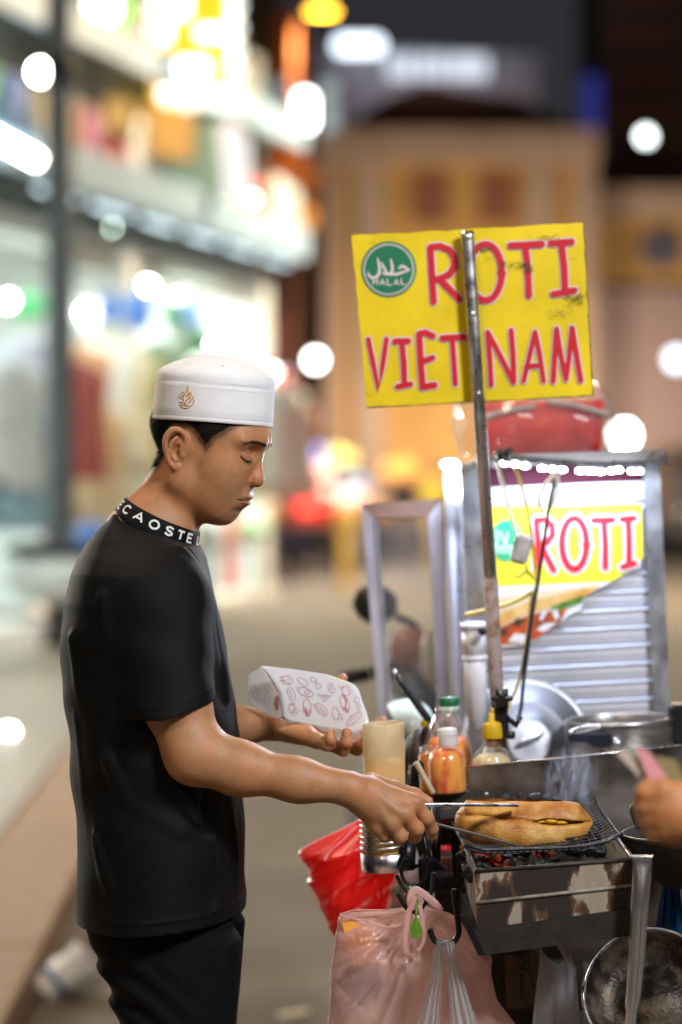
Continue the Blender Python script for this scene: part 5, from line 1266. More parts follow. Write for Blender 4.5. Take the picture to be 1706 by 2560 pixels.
# slats: one mesh, repeated
mb = MB(); c0 = PA(1424, 1280, YB+.008)
W_ = S(1611-1210, YB); Hs = S(45.0, YB)
prof = [(-.5, .0), (-.5, -.006), (-.42, -.0085), (-.34, -.0085), (-.27, -.004), (.0, -.0052), (.42, -.004), (.5, -.001), (.5, .004), (-.5, .004)]
Vp = [c0+ex*(sx*W_/2)+ey*d_+ez*(-h_*Hs) for sx in (-1, 1) for h_, d_ in prof]; n_ = len(prof)
mb.add(Vp, [(i, (i+1) % n_, n_+(i+1) % n_, n_+i) for i in range(n_)]+[tuple(range(n_))[::-1], tuple(range(n_, 2*n_))], 0, False)
sl0 = mb.build('slat', M_ALUP, cab)
for i in range(1, 13): dup(sl0, -ez*Hs*i+ey*.0)
# poster, torn along its lower right
pst = MB(); YP = YB-.006
mb = MB(); mb.prism(quadpx([q3(*a) for a in [(683, 312), (1380, 298), (1387, 548), (1350, 592), (1245, 658), (1180, 690), (1118, 716), (1100, 790), (1040, 815), (1000, 852), (940, 890), (880, 935), (800, 955), (705, 965)]], YP), (0, .0008, 0))
poster = mb.build('poster', M_WHITE, cab, 'torn white and yellow roti poster with a sandwich picture')
def patch(name, pts, lift, m, par=poster): return polyobj(name, [q3(*a) for a in pts], YP-lift, .0001, m, par)
patch('yellow_field', [(683, 312), (1380, 298), (1387, 545), (1350, 587), (1245, 655), (700, 678)], .0006, M_YELP)
patch('bread_picture', [(708, 815), (790, 775), (900, 738), (1010, 712), (1110, 690), (1190, 672), (1110, 735), (1000, 770), (880, 800), (790, 830), (712, 872)], .0006, mat('printed_crust', (.66, .33, .07), rough=.4, col2=(.80, .55, .22), scale=20))
patch('pale_bread_picture', [(700, 735), (900, 700), (1180, 668), (1190, 671), (1010, 711), (900, 737), (790, 774), (705, 812)], .0007, mat('printed_crumb', (.82, .66, .42), rough=.4, var=.1))
patch('lettuce_picture', [(955, 775), (1040, 742), (1115, 716), (1104, 752), (1030, 782), (985, 792)], .0009, mat('printed_leaf', (.13, .30, .05), rough=.4, var=.3, scale=60))
patch('meat_picture', [(712, 875), (790, 838), (880, 805), (985, 788), (1035, 778), (1000, 850), (940, 886), (885, 925), (800, 945), (710, 950)], .0008, mat('printed_meat', (.62, .09, .02), rough=.4, col2=(.30, .07, .02), scale=45))
for pts in ([(905, 830), (925, 785), (945, 790), (920, 838)], [(965, 800), (985, 780), (1000, 815), (985, 840)], [(890, 880), (930, 850), (990, 845), (930, 888)], [(760, 935), (790, 895), (840, 900), (850, 940)]):
    patch('radish_picture', pts, .0011, M_WHITE)
for pts in ([(780, 850), (800, 825), (840, 830), (810, 870)], [(725, 890), (745, 870), (765, 890), (740, 910)]):
    patch('dark_spot_picture', pts, .0011, mat('printed_dark', (.08, .05, .02), rough=.4))
m3 = lambda x, y, l: PA(*q3(x, y), YP-.0012-l)
circ = arc2d(748, 466, 82, 96, 0, 360, 40)
def disc(name, c, r, mapf, lift, m, par, n=40):
    mb = MB(); mb.add([mapf(c[0]+r[0]*math.cos(2*math.pi*k/n), c[1]+r[1]*math.sin(2*math.pi*k/n), lift) for k in range(n)], [tuple(range(n))], 0, False)
    return mb.build(name, m, par)
disc('emblem_field', (755, 466), (74, 96), m3, .0002, M_GREEN2, poster)
print_strokes('emblem_lettering', [([(708, 420), (712, 470), (700, 500)], 9), ([(725, 425), (750, 490), (738, 500), (715, 495)], 9), ([(760, 430), (752, 470), (750, 495)], 9), ([(715, 500), (780, 495), (800, 470)], 9)]+[([(700+i*20, 512), (704+i*20, 522)], 10) for i in range(5)], m3, M_WHITE, poster, .0004)
roti2 = [([(892, 372), (900, 470), (893, 590)], 30), ([(895, 370), (935, 368), (965, 395), (968, 440), (940, 478), (903, 490)], 30), ([(915, 490), (945, 550), (972, 602)], 30),
         (arc2d(1068, 480, 57, 118, 0, 360, 30), 32, True), ([(1158, 372), (1245, 370)], 32), ([(1205, 378), (1212, 480), (1212, 590)], 30),
         ([(1288, 367), (1345, 362)], 30), ([(1318, 370), (1322, 470), (1322, 575)], 30), ([(1292, 588), (1348, 572)], 28)]
print_strokes('word_outline', [(a[0], a[1]+22)+tuple(a[2:]) for a in roti2], m3, M_PALE2, poster, .0003)
print_strokes('word_roti', roti2, m3, M_RED2, poster, .0012)

# ---- LED strip and lights -----------------------------------------------------------
M_LED = emat('led_light', (.78, .88, 1.0), 40.0)
led = thing('led_strip', 'string of white light modules along the cabinet top', 'light strip', P(1450, 1170, YB-.05))
YL = YB-.06
mb = MB(); cab_pts = [PA(*q3(x, y), YL) for x, y in [(700, 95), (740, 80), (850, 95), (1000, 108), (1180, 120), (1300, 118), (1400, 120)]]
mb.tube(smoothline(cab_pts, 5), .0035, 8); mb.tube(smoothline([p+np.array([0, .01, .006]) for p in cab_pts[1:]], 5), .002, 6)
for x in (1020, 1255): mb.tube([PA(*q3(x, 95), YL), PA(*q3(x, 125), YL)], .004, 6)
mb.build('cable', M_BLACK, led)
mb = MB(); 
for k in range(16): mb.sphere(PA(*q3(705+random.uniform(0, 70), 72+random.uniform(-25, 25)), YL+random.uniform(-.02, .02)), random.uniform(.004, .009), 8)
mb.build('cable_knot', M_BLACK, led)
l0 = None
for i, (x, y) in enumerate([(745, 107), (793, 112), (840, 120), (920, 131), (965, 135), (1012, 138), (1095, 143), (1128, 143), (1160, 145), (1190, 147), (1240, 143), (1272, 139), (1335, 145), (1368, 145)]):
    c = PA(*q3(x, y), YL-.002)
    if l0 is None:
        mb = MB(); mb.sphere(c, (.0075, .004, .0045), 10); l0 = mb.build('led', M_LED, led); c_0 = c
    else: dup(l0, c-c_0)
for (x, y, w, h, lab) in [(492, 113, 44, 22, 'bright white work light on the cabinet post corner'), (507, 250, 34, 20, 'small white work light lower on the cabinet post')]:
    t = thing('work_light', lab, 'light', P(*q3(x, y), 4.36))
    mb = MB(); c = PA(*q3(x, y), 4.34); mb.sphere(c, (S(w/1.85, 4.3), .012, S(h/1.85, 4.3)), 14); mb.build('lamp', M_LED, t)
    mb = MB(); mb.box(c+[0, .022, .004], (S(w, 4.3)*1.1, .02, S(h, 4.3)*1.0), AX, bev=.003); mb.build('housing', M_ALU, t)

area_light('led_strip_light', (PA(*q3(740, 125), YL-.03)+PA(*q3(1370, 155), YL-.03))/2, PA(1430, 1700, YB+.02), S(340, YB), 1.5, (.56, .69, 1.0), .02)
area_light('work_light_glow', PA(1128, 1185, 4.30), PA(1150, 1800, 4.33), .03, 2.2, (.62, .73, 1.0))
area_light('work_light_beam', PA(1118, 1178, 4.28), PA(640, 1420, 3.66), .05, 2.6, (.80, .88, 1.0))
# ---- red basket under a clear bag, on the cabinet ------------------------------------
bk_ = thing('basket', 'red plastic basket wrapped in a clear bag on the cabinet', 'basket', P(1360, 1140, 4.52))
M_REDPL = mat('red_plastic', (.85, .035, .035), rough=.35, var=.12, scale=30)
YK = 4.42
mb = MB()
for k in range(46):
    u = k/45; a = PA(1214+292*u, 1008, YK); b = PA(1226+270*u, 1136, YK)
    mb.tube([a, b], .0022, 5)
for v in np.linspace(0, 1, 7):
    mb.tube([PA(1214+12*v, 1008+128*v, YK+.001), PA(1506-10*v, 1008+126*v, YK+.001)], .0022, 5)
mb.prism(quadpx([(1214, 1004), (1506, 1000), (1496, 1136), (1226, 1138)], YK+.008), (0, .25, 0))
mb.build('body', M_REDPL, bk_)
mb = MB(); mb.tube(smoothline([PA(1190, 1050, YK-.012), PA(1260, 1028, YK-.012), PA(1340, 1014, YK-.012)], 5), .005, 8)
mb.tube(smoothline([PA(1370, 1003, YK-.012), PA(1440, 1014, YK-.012), PA(1522, 1036, YK-.012)], 5), .005, 8); mb.build('rim_band', mat('grey_band', (.42, .36, .34), rough=.5), bk_)
bag = puffy(rows_interp([(945, 1215, 1470, .3), (968, 1165, 1510, .7), (1010, 1136, 1530, .9), (1045, 1128, 1540, 1), (1080, 1134, 1536, 1), (1120, 1148, 1525, .95), (1142, 1150, 1520, .9)], 22), YK+.12, .165, film('basket_bag_film', (.82, .80, .78), tint=.1, transl=.5, rough=.15, clear=.84, bump=.9, bscale=50), 'clear_bag', bk_, wr=lambda x, y, t: .006*math.sin(.06*x+.03*y)+.004*math.sin(.13*x-.09*y+1))

# ---- glass frame standing open ---------------------------------------------------------
gf = thing('glass_frame', 'open glass display frame with brown-topped aluminium edges', 'display frame', P(1030, 1830, 4.5))
YG = 4.50
M_FRAME = mat('frame_aluminium', (.50, .45, .47), rough=.45, metal=.4, var=.08)
polyobj('stile', [q3(*a) for a in [(80, 296), (137, 362), (212, 1330), (168, 1330)]], YG, .03, M_FRAME, gf)
polyobj('stile', [q3(*a) for a in [(455, 272), (390, 356), (442, 1330), (505, 1330)]], YG, .03, M_FRAME, gf)
polyobj('rail', [q3(*a) for a in [(80, 296), (455, 272), (390, 356), (137, 362)]], YG, .03, mat('frame_brown', (.30, .17, .11), rough=.5), gf)
polyobj('pane', [q3(*a) for a in [(137, 362), (390, 356), (442, 1330), (212, 1330)]], YG+.012, .003, M_GLASS, gf)
mb = MB(); mb.prism(quadpx([q3(*a) for a in [(140, 364), (158, 364), (228, 1330), (212, 1330)]], YG-.004), (0, .004, 0)); mb.build('bead', M_ALU, gf)
cp_ = thing('cabinet_upright', 'tall bright aluminium upright between frame and cabinet', 'upright', P(1140, 1830, 4.4))
polyobj('upright_face', [q3(*a) for a in [(465, 140), (545, 130), (585, 1330), (510, 1330)]], 4.40, .05, M_ALU, cp_)
polyobj('strip', [q3(*a) for a in [(485, 280), (512, 280), (540, 1330), (520, 1330)]], 4.396, .0035, M_ALUP, cp_)

# ---- PVC pipe ----------------------------------------------------------------------------
pv = thing('pvc_pipe', 'white plastic pipe with joint rings beside the pole', 'pipe', P(1200, 1835, 4.2))
mb = MB(); a, b = PA(1183, 1556, 4.21), PA(1198, 1850, 4.21); r_ = S(27, 4.21)
ax_ = (b-a)/np.linalg.norm(b-a)
mb.tube([a, b], r_, 20); mb.build('pipe', M_PVC, pv)
mb = MB(); mb.tube([a, a+ax_*.012], r_*1.16, 20); mb.tube([a+ax_*.012, a+ax_*.058], r_*1.08, 20); mb.tube([a+ax_*.058, a+ax_*.066], r_*1.16, 20); mb.build('joint', M_PVC, pv)
mb = MB(); mb.tube([PA(1207, 1578, 4.185), PA(1207, 1578, 4.165)], .008, 12); mb.build('bolt', M_BLACK, pv)

# ---- signboard and its pole ----------------------------------------------------------------
YS = 3.975
sg = thing('signboard', 'yellow roti vietnam board fixed to the metal pole', 'sign', P(1180, 1010, YS))
corners = [(880, 588), (1458, 557), (1481, 988), (917, 1018)]
edge = []
for i in range(4):
    a = np.array(corners[i]); b = np.array(corners[(i+1) % 4])
    for k in range(24):
        p = a+(b-a)*k/24
        j = np.random.normal(0, .9, 2) if k else np.zeros(2)
        edge.append(p+j)
mb = MB(); mb.prism(quadpx(edge, YS), (0, .005, 0)); 
M_SIGN = mat('sign_yellow', (.88, .64, .010), rough=.40, var=.10, scale=9, bump=.12, bscale=14, detail=8)
# scuffs and dirt with their own shapes
n = M_SIGN.node_tree.nodes; L = M_SIGN.node_tree.links; b_ = n['Principled BSDF']; src = b_.inputs['Base Color'].links[0].from_socket
tcn = n.new('ShaderNodeTexCoord'); z1 = n.new('ShaderNodeTexNoise'); z1.inputs['Scale'].default_value = 26; z1.inputs['Detail'].default_value = 8; z1.inputs['Roughness'].default_value = .75
mpn = n.new('ShaderNodeMapping'); mpn.inputs['Scale'].default_value = (.6, 1, 1.4); L.new(tcn.outputs['Object'], mpn.inputs[0]); L.new(mpn.outputs[0], z1.inputs[0])
rr_ = n.new('ShaderNodeValToRGB'); rr_.color_ramp.elements[0].position = .60; rr_.color_ramp.elements[0].color = (1, 1, 1, 1); rr_.color_ramp.elements[1].position = .74; rr_.color_ramp.elements[1].color = (.22, .2, .16, 1)
L.new(z1.outputs['Fac'], rr_.inputs[0]); mx_ = n.new('ShaderNodeMix'); mx_.data_type = 'RGBA'; mx_.blend_type = 'MULTIPLY'; mx_.inputs['Factor'].default_value = .8
L.new(src, mx_.inputs[6]); L.new(rr_.outputs[0], mx_.inputs[7]); L.new(mx_.outputs[2], b_.inputs['Base Color'])
board = mb.build('board', M_SIGN, sg)
mb = MB(); n_e = len(edge)
mb.tube(quadpx([(1481.5, 990), (1458.5, 556)], YS+.002), .0016, 6); mb.tube(quadpx([(917, 1019), (1481, 989)], YS+.002), .0014, 6); mb.build('worn_edge', mat('worn_edge', (.14, .12, .03), rough=.7, var=.4, scale=120), sg)
m7 = lambda x, y, l: PA(*q7(x, y), YS-.0006-l)
disc('emblem_rim', (275, 327), (170, 172), m7, .0, M_GREEN, sg)
disc('emblem_ring', (275, 327), (157, 159), m7, .0003, mat('emblem_ring', (.55, .50, .50), rough=.5), sg)
disc('emblem_field', (275, 327), (145, 147), m7, .0006, M_GREEN, sg)
AW = 17
arab = [([(207, 258), (214, 285), (220, 320), (216, 355), (195, 376), (170, 378), (152, 362), (150, 345)], [8, 15, 18, 18, 18, 18, 14, 8]),
        ([(232, 285), (240, 305), (262, 345)], [8, 16, 15]), ([(288, 265), (296, 300), (298, 335), (285, 355), (250, 355), (236, 345)], [9, 16, 18, 18, 16, 8]),
        ([(285, 357), (320, 357), (345, 350), (400, 332)], [15, 18, 16, 10]), ([(402, 330), (380, 318), (362, 306), (346, 312), (338, 322)], [10, 16, 17, 16, 10])]
print_strokes('emblem_script', arab, m7, M_PALE, sg, .0009)
hal = []
for i, ch in enumerate('HALAL'):
    x0 = 176+i*43
    g = {'H': [[(0, 0), (0, 1)], [(1, 0), (1, 1)], [(0, .5), (1, .5)]], 'A': [[(0, 1), (.5, 0), (1, 1)], [(.22, .65), (.78, .65)]], 'L': [[(0, 0), (0, 1), (.9, 1)]]}[ch]
    for pl in g: hal.append(([(x0+4+x*26, 388+y*34+(abs(i-2)*-2)) for x, y in pl], 8))
print_strokes('emblem_word', hal, m7, M_PALE, sg, .0009)
w1 = 40; w2 = 29
roti = [([(530, 195), (540, 360), (550, 525)], w1), ([(535, 190), (590, 185), (645, 205), (678, 255), (680, 305), (650, 355), (600, 380), (555, 392)], w1), ([(595, 395), (650, 450), (708, 510)], w1),
        (arc2d(868, 345, 100, 172, 0, 360, 36), w1, True), ([(1022, 182), (1110, 178), (1212, 172)], w1+2), ([(1112, 185), (1128, 330), (1134, 487)], w1),
        ([(1270, 168), (1395, 158)], w1+2), ([(1333, 170), (1350, 310), (1356, 455)], w1), ([(1285, 478), (1350, 468), (1412, 455)], w1)]
viet = [([(150, 755), (180, 900), (213, 1062), (238, 920), (262, 752)], w2), ([(315, 768), (395, 765)], w2+8), ([(356, 770), (368, 900), (372, 1030)], w2+6), ([(330, 1045), (408, 1030)], w2+6),
        ([(462, 728), (470, 880), (482, 1040)], w2+10), ([(462, 722), (500, 714), (545, 735)], w2+10), ([(475, 893), (545, 868)], w2+6), ([(482, 1048), (555, 1035)], w2+10),
        ([(605, 748), (735, 742)], w2+10), ([(665, 755), (675, 900), (684, 1028)], w2+2),
        ([(903, 1035), (895, 880), (882, 712)], w2+2), ([(882, 712), (960, 860), (1040, 1018)], w2+2), ([(1042, 1015), (1038, 860), (1025, 700)], w2+2),
        ([(1102, 1010), (1140, 850), (1172, 710)], w2), ([(1172, 710), (1200, 850), (1224, 1010)], w2), ([(1118, 925), (1208, 912)], w2+2),
        ([(1283, 1012), (1294, 850), (1304, 692)], w2+3), ([(1304, 692), (1330, 850), (1362, 1000)], w2), ([(1362, 1000), (1382, 850), (1398, 685)], w2), ([(1398, 685), (1425, 850), (1452, 1008)], w2+3)]
print_strokes('word_outline', [(a[0], a[1]+18)+tuple(a[2:]) for a in roti+viet], m7, M_PALE, sg, .0004)
print_strokes('word_roti', roti, m7, M_RED, sg, .0022)
print_strokes('word_viet_nam', viet, m7, M_RED, sg, .0022)
sc_m = mat('scratch', (.12, .10, .05), rough=.8)
scr = []
for (cx_, cy0, n_, sx_, sy_) in ((1010, 300, 34, 170, 26), (1120, 320, 26, 40, 70), (1400, 500, 40, 75, 40), (860, 200, 22, 60, 16), (1200, 130, 10, 120, 10), (1300, 590, 16, 90, 30)):
    for k in range(n_):
        a = np.array([cx_+random.gauss(0, sx_*.45), cy0+random.gauss(0, sy_*.45)]); an = random.gauss(.05, .35); ln = abs(random.gauss(0, 22))+4
        scr.append(([a, a+ln*np.array([math.cos(an), math.sin(an)])], random.uniform(1.5, 4.5)))
print_strokes('scratches', scr, m7, sc_m, sg, .0040, step=.00001)['kind'] = 'stuff'

pole = thing('sign_pole', 'leaning chrome pole rusted towards its foot', 'pole', P(1256, 1964, 3.955))
mb = MB(); pr = S(16.5, 3.955)
top, mid_, bot = PA(1168.5, 578, 3.955), PA(1227, 1445, 3.955), PA(1256, 1964, 3.955)
mb.tube([top, top+(mid_-top)*.02, top+(mid_-top)*.28, top+(mid_-top)*.31, mid_], [pr*.98, pr, pr, pr*.94, pr*.96], 20, flat=.75); mb.build('chrome_tube', M_CHROME, pole)
mb = MB(); mb.tube([mid_, bot], pr*1.05, 20, flat=.8); mb.build('rusted_tube', M_RUST, pole)
for py_ in (594, 785, 985):
    t_ = (py_-578)/(1445-578); c = top+(mid_-top)*t_; mb = MB(); mb.sphere(c+[0, -pr*.78, 0], (.0048, .002, .0048), 10); mb.build('bolt', M_CHROME, pole)
kn = thing('star_knob', 'black star-shaped clamp knob at the pole foot', 'knob', P(1254, 1745, 3.92))
mb = MB(); axk = np.array([[1, 0, 0], [0, 0, 1], [0, -1, 0.]])
mb.lathe([(0, 0), (.013, 0), (.0155, .003), (.0155, .011), (.012, .014), (0, .014)], PA(1254, 1745, 3.930), ax=axk, seg=50, wob=lambda a, h: 1+.22*math.cos(6*a)); mb.build('grip', M_BLACK, kn)
mb = MB(); mb.box(PA(1250, 1800, 3.95), (.026, .034, .060), AX, bev=.004); mb.tube([PA(1262, 1790, 3.94), PA(1292, 1812, 3.93), PA(1300, 1790, 3.93)], .006, 8); mb.tube([PA(1255, 1835, 3.94), PA(1285, 1838, 3.93)], .007, 8); mb.build('clamp', M_BLACK, kn)

# ---- cables hanging in front of the cabinet ------------------------------------------------------
def cable(name, pts, Y, r, m, label, cat='cable', conv=q3, n=6, seg=8):
    t = [PA(*conv(x, y), Y) for x, y in pts]; mb = MB(); mb.tube(smoothline(t, n), r, seg)
    o = mb.build(name, m); return props(o, label, cat)
M_CABY = mat('yellow_wire', (.62, .44, .04), rough=.5); M_CABW = mat('white_wire', (.72, .70, .62), rough=.5); M_CABN = mat('dark_cable', (.012, .02, .035), rough=.4)
cable('cable', [(710, 100), (735, 200), (760, 300), (785, 395), (802, 440)], 4.16, .0032, M_CABW, 'pale cord from the light strip down to the small transformer')
cable('cable', [(793, 125), (825, 220), (852, 330), (868, 430), (880, 540), (890, 620), (895, 660)], 4.15, .0030, M_CABY, 'yellow wire hanging from the light strip past the roti letters')
cable('cable', [(872, 700), (865, 780), (850, 900), (828, 1050), (800, 1150), (765, 1230), (748, 1290)], 4.11, .0026, M_CABY, 'yellow wire running below the knot to the pot lid')
cable('cable', [(975, 190), (955, 290), (930, 450), (905, 620), (885, 740), (865, 860), (848, 1000), (832, 1130), (820, 1250), (795, 1330)], 4.10, .0032, M_CABN, 'thick dark cable hanging from the white loop to the counter')
cable('cable', [(985, 150), (940, 200), (905, 270), (915, 320), (950, 325), (985, 240), (990, 160)], 4.15, .0036, M_CABW, 'white cord loop tied to the light strip')
cable('ribbon', [(560, 812), (650, 790), (745, 765), (830, 730), (880, 700)], 4.13, .0034, M_CABY, 'yellow ribbon tied from the pipe to the dark cable', 'ribbon')
cable('cable', [(790, 628), (815, 632), (845, 600), (845, 580)], 4.15, .0022, M_CABY, 'short yellow wire tail under the transformer')
cable('cable', [(845, 605), (870, 630), (895, 655), (888, 690), (870, 720)], 4.14, .0026, M_CABY, 'yellow wire knotted below the transformer')
ad = thing('transformer', 'small white wired transformer hanging before the poster', 'transformer', P(*q3(822, 505), 4.14))
mb = MB(); al = R(-14); axa = np.array([[math.cos(al), 0, math.sin(al)], [0, 1, 0], [-math.sin(al), 0, math.cos(al)]])
mb.box(PA(*q3(823, 505), 4.14), (.030, .022, .052), axa, bev=.006); mb.build('case', mat('grey_white_case', (.58, .54, .55), rough=.5, var=.15, scale=60), ad)
mb = MB(); mb.sphere(PA(*q3(790, 480), 4.127), .003, 8); mb.build('hole', M_BLACK, ad)

# ---- pot lid, pot -------------------------------------------------------------------------------
lid = thing('pot_lid', 'large dull aluminium lid leaning upright behind the bottles', 'pot lid', P(1322, 1975, 4.20))
nrm = np.array([.10, -.95, .28]); nrm /= np.linalg.norm(nrm); a1 = np.cross([0, 0, 1], nrm); a1 /= np.linalg.norm(a1); a2 = np.cross(nrm, a1)
rl = S(168, 4.20)
mb = MB(); mb.lathe([(1.0*rl, -.010), (1.0*rl, -.003), (.965*rl, .0), (.93*rl, -.004), (.90*rl, .004), (.66*rl, .010), (.62*rl, .016), (.60*rl, .017), (.36*rl, .022), (.33*rl, .027), (.31*rl, .027), (0, .030)], PA(1318, 1860, 4.20), ax=np.array([a1, a2, nrm]), seg=64, caps=False); mb.build('dish', mat('dull_aluminium', (.30, .30, .33), rough=.46, metal=.8, var=.12, scale=14, rvar=.1), lid)
mb = MB(); cc = PA(1318, 1860, 4.20)+nrm*.03
mb.tube(smoothline([cc-a1*.02-a2*.008, cc-a1*.018+nrm*.016-a2*.004, cc+a1*.016+nrm*.016+a2*.008, cc+a1*.02+a2*.012], 6), .0032, 8); mb.build('handle', M_ALU, lid)

pot = thing('cooking_pot', 'steel saucepan with black grip and wire bail behind the plate', 'pot', P(1548, 1960, 4.14))
YPt = 4.14; rp = S(137, YPt); pc = PA(1546, 1800, YPt)
mb = MB(); mb.lathe([(.9*rp, -.12), (.985*rp, -.11), (.985*rp, -.006), (1.0*rp, -.002), (1.0*rp, .002), (.975*rp, .004), (.955*rp, .001), (.95*rp, -.02), (.9*rp, -.10), (0, -.10)], pc, ax=AX, seg=48, caps=False); mb.build('vessel', M_STEEL, pot)
mb = MB(); mb.lathe([(0, -.022), (.5*rp, -.020), (.95*rp, -.024)], pc, ax=AX, seg=40, wob=lambda a, h: 1); mb.build('stew', mat('dark_stew', (.16, .07, .06), rough=.4, col2=(.40, .30, .26), scale=40, bump=.6), pot)
mb = MB()
mb.prism(quadpx([q4(*a) for a in [(465, 345), (700, 335), (885, 330), (880, 395), (850, 455), (780, 462), (700, 450), (650, 408), (470, 408)]], YPt-.115), (0, .02, 0)); mb.build('grip', mat('navy_grip', (.018, .022, .04), rough=.35), pot)
mb = MB(); bail = [q4(*a) for a in [(470, 318), (560, 275), (680, 258), (780, 258), (700, 285), (600, 310), (480, 322)]]
mb.tube(smoothline([PA(*b, YPt-.105) for b in bail], 4), .003, 8); mb.build('bail', M_CHROME, pot)
mb = MB(); mb.lathe([(0, 0), (.011, 0), (.012, .003), (.004, .006), (0, .006)], PA(*q4(935, 430), YPt-.10), ax=axk, seg=16); mb.box(PA(*q4(905, 430), YPt-.094), (.03, .004, .02), AX); mb.build('rivet_plate', M_ALU, pot)
mb = MB(); mb.box(PA(1694, 1810, YPt), (.03, .04, .07), AX, bev=.006); mb.build('side_grip', M_BLACK, pot)

# ---- bottles ------------------------------------------------------------------------------------
def bottle(name, label, Y, cx_, parts, fill=None):
    """parts: list of (part name, [(half width px, py)...], material)"""
    yb = max(p[1] for pt in parts for p in pt[1])
    t = thing(name, label, 'bottle', P(cx_, yb, Y), 'sauce bottles on the counter')
    for nm, prof, m in parts:
        prof = sorted(prof, key=lambda q: -q[1]) if nm != 'liquid' else prof
        zr = PA(cx_, prof[0][1], Y)
        mb = MB(); mb.lathe([(S(w, Y), (zr[2]-PA(cx_, y, Y)[2])*-1) for w, y in prof], zr, ax=AX, seg=36); mb.build(nm, m, t)
    return t
M_WCAP = mat('white_cap', (.72, .69, .68), rough=.4, var=.04); M_GCAP = mat('green_cap', (.01, .14, .05), rough=.35); M_YCAP = mat('yellow_cap', (.70, .45, .01), rough=.4, var=.08)
YB1 = 3.84; yb1 = HY+.49*F/YB1
bottle('sauce_bottle', 'chilli sauce squeeze bottle with a white flip cap', YB1, 1121, [
    ('shell', [(46, 1981), (48, 1976), (48, 1905), (46, 1893), (40, 1880), (30, 1871), (24, 1866), (23, 1862)], M_CLEAR),
    ('sauce', [(44, 1979), (45.5, 1975), (45.5, 1906), (43, 1894), (37, 1882), (26, 1873), (0, 1872)], mat('streaky_chilli_sauce', (.90, .36, .03), rough=.28, scale=55, col2=(.70, .06, .01), lo=.36, hi=.56, stretch=(1, 1, .35), sss=.25, sssr=(1, .3, .05))),
    ('cap', [(25, 1865), (25.5, 1862), (24.5, 1826), (23, 1821), (0, 1819.5)], M_WCAP), ('cap_seam', [(25.6, 1838), (25.6, 1836.5)], mat('cap_shadow_line', (.45, .43, .42), rough=.5))])
bottle('sauce_bottle', 'tall clear bottle with a green screw cap', 3.97, 1124, [
    ('shell', [(60, 1960), (62, 1950), (62, 1880), (59, 1858), (50, 1830), (38, 1803), (29, 1788), (25.5, 1780), (25.5, 1765)], M_CLEAR),
    ('sauce', [(57, 1958), (59, 1950), (59, 1880), (52, 1862), (44, 1845), (22, 1840), (0, 1839)], M_ORANGE),
    ('cap', [(26, 1764), (26.5, 1762), (26, 1746), (24, 1743), (0, 1742)], M_GCAP), ('collar', [(26.5, 1781), (26.5, 1765)], mat('striped_collar', (.72, .74, .72), rough=.4, col2=(.25, .42, .34), scale=120, stretch=(1, 1, .5)))])
bottle('sauce_bottle', 'round bottle with a yellow nozzle cap', 3.90, 1232, [
    ('shell', [(52, 1955), (53, 1945), (53, 1915), (49, 1895), (39, 1878), (26, 1868), (18, 1862), (17.5, 1846)], M_CLEAR),
    ('mayonnaise', [(48, 1953), (50, 1945), (50, 1918), (45, 1897), (30, 1885), (0, 1882)], M_MAYO),
    ('neck_stain', [(16.5, 1866), (16, 1848)], mat('brown_stain', (.30, .12, .03), rough=.4, var=.3)),
    ('cap', [(25, 1846), (25.5, 1843), (24, 1812), (22, 1808), (8, 1803), (8, 1784), (6.5, 1782), (0, 1782)], M_YCAP), ('nozzle', [(4.5, 1783), (4, 1770), (0, 1769.5)], M_YCAP)])
bottle('sauce_bottle', 'thin mustard bottle with a yellow cap behind the others', 4.05, 1064, [
    ('shell', [(27, 1945), (28, 1935), (28, 1850), (22, 1832), (13, 1824), (12, 1820)], M_CLEAR), ('sauce', [(25, 1943), (26, 1935), (26, 1870), (0, 1868)], M_YSAUCE), ('cap', [(12, 1823), (12.5, 1804), (10, 1801), (0, 1800)], M_YCAP)])
bottle('sauce_bottle', 'orange sauce bottle wedged left of the white cap', 3.90, 1078, [
    ('shell', [(23, 2050), (24, 2040), (24, 1890), (16, 1868), (10, 1862)], M_CLEAR), ('sauce', [(21, 2048), (22, 2040), (22, 1885), (0, 1880)], mat('orange_sauce', (.80, .28, .02), rough=.3, sss=.3))])

# ---- utensils between jug and bottles --------------------------------------------------------------
pan = thing('frying_pan', 'upright pan with a glossy black handle and hanging ring', 'pan', P(1075, 1950, 4.08))
hp = [PA(985, 1674, 4.05), PA(992, 1690, 4.05), PA(1008, 1712, 4.05), PA(1040, 1755, 4.05), PA(1072, 1800, 4.05), PA(1084, 1822, 4.06)]
mb = MB(); mb.tube(smoothline(hp[1:], 5), [S(w, 4.05) for w in np.interp(np.linspace(0, 1, 21), [0, .15, .5, 1], [9, 13, 15, 14])], 14, flat=.7); mb.build('handle', M_BLACK, pan)
mb = MB(); mb.tube(hp[:2], S(5, 4.05), 10); mb.tube(hp[4:], S(15.5, 4.05), 12); mb.build('ferrule', M_CHROME, pan)
mb = MB(); npn = np.array([.9, -.35, .1]); npn /= np.linalg.norm(npn); b1 = np.cross([0, 0, 1], npn); b1 /= np.linalg.norm(b1); b2 = np.cross(npn, b1)
mb.lathe([(0, 0), (.05, 0), (.062, .015), (.064, .016), (.052, -.003), (0, -.003)], PA(1098, 1895, 4.1), ax=np.array([b1, b2, npn]), seg=36); mb.build('pan_body', M_SOOT, pan)
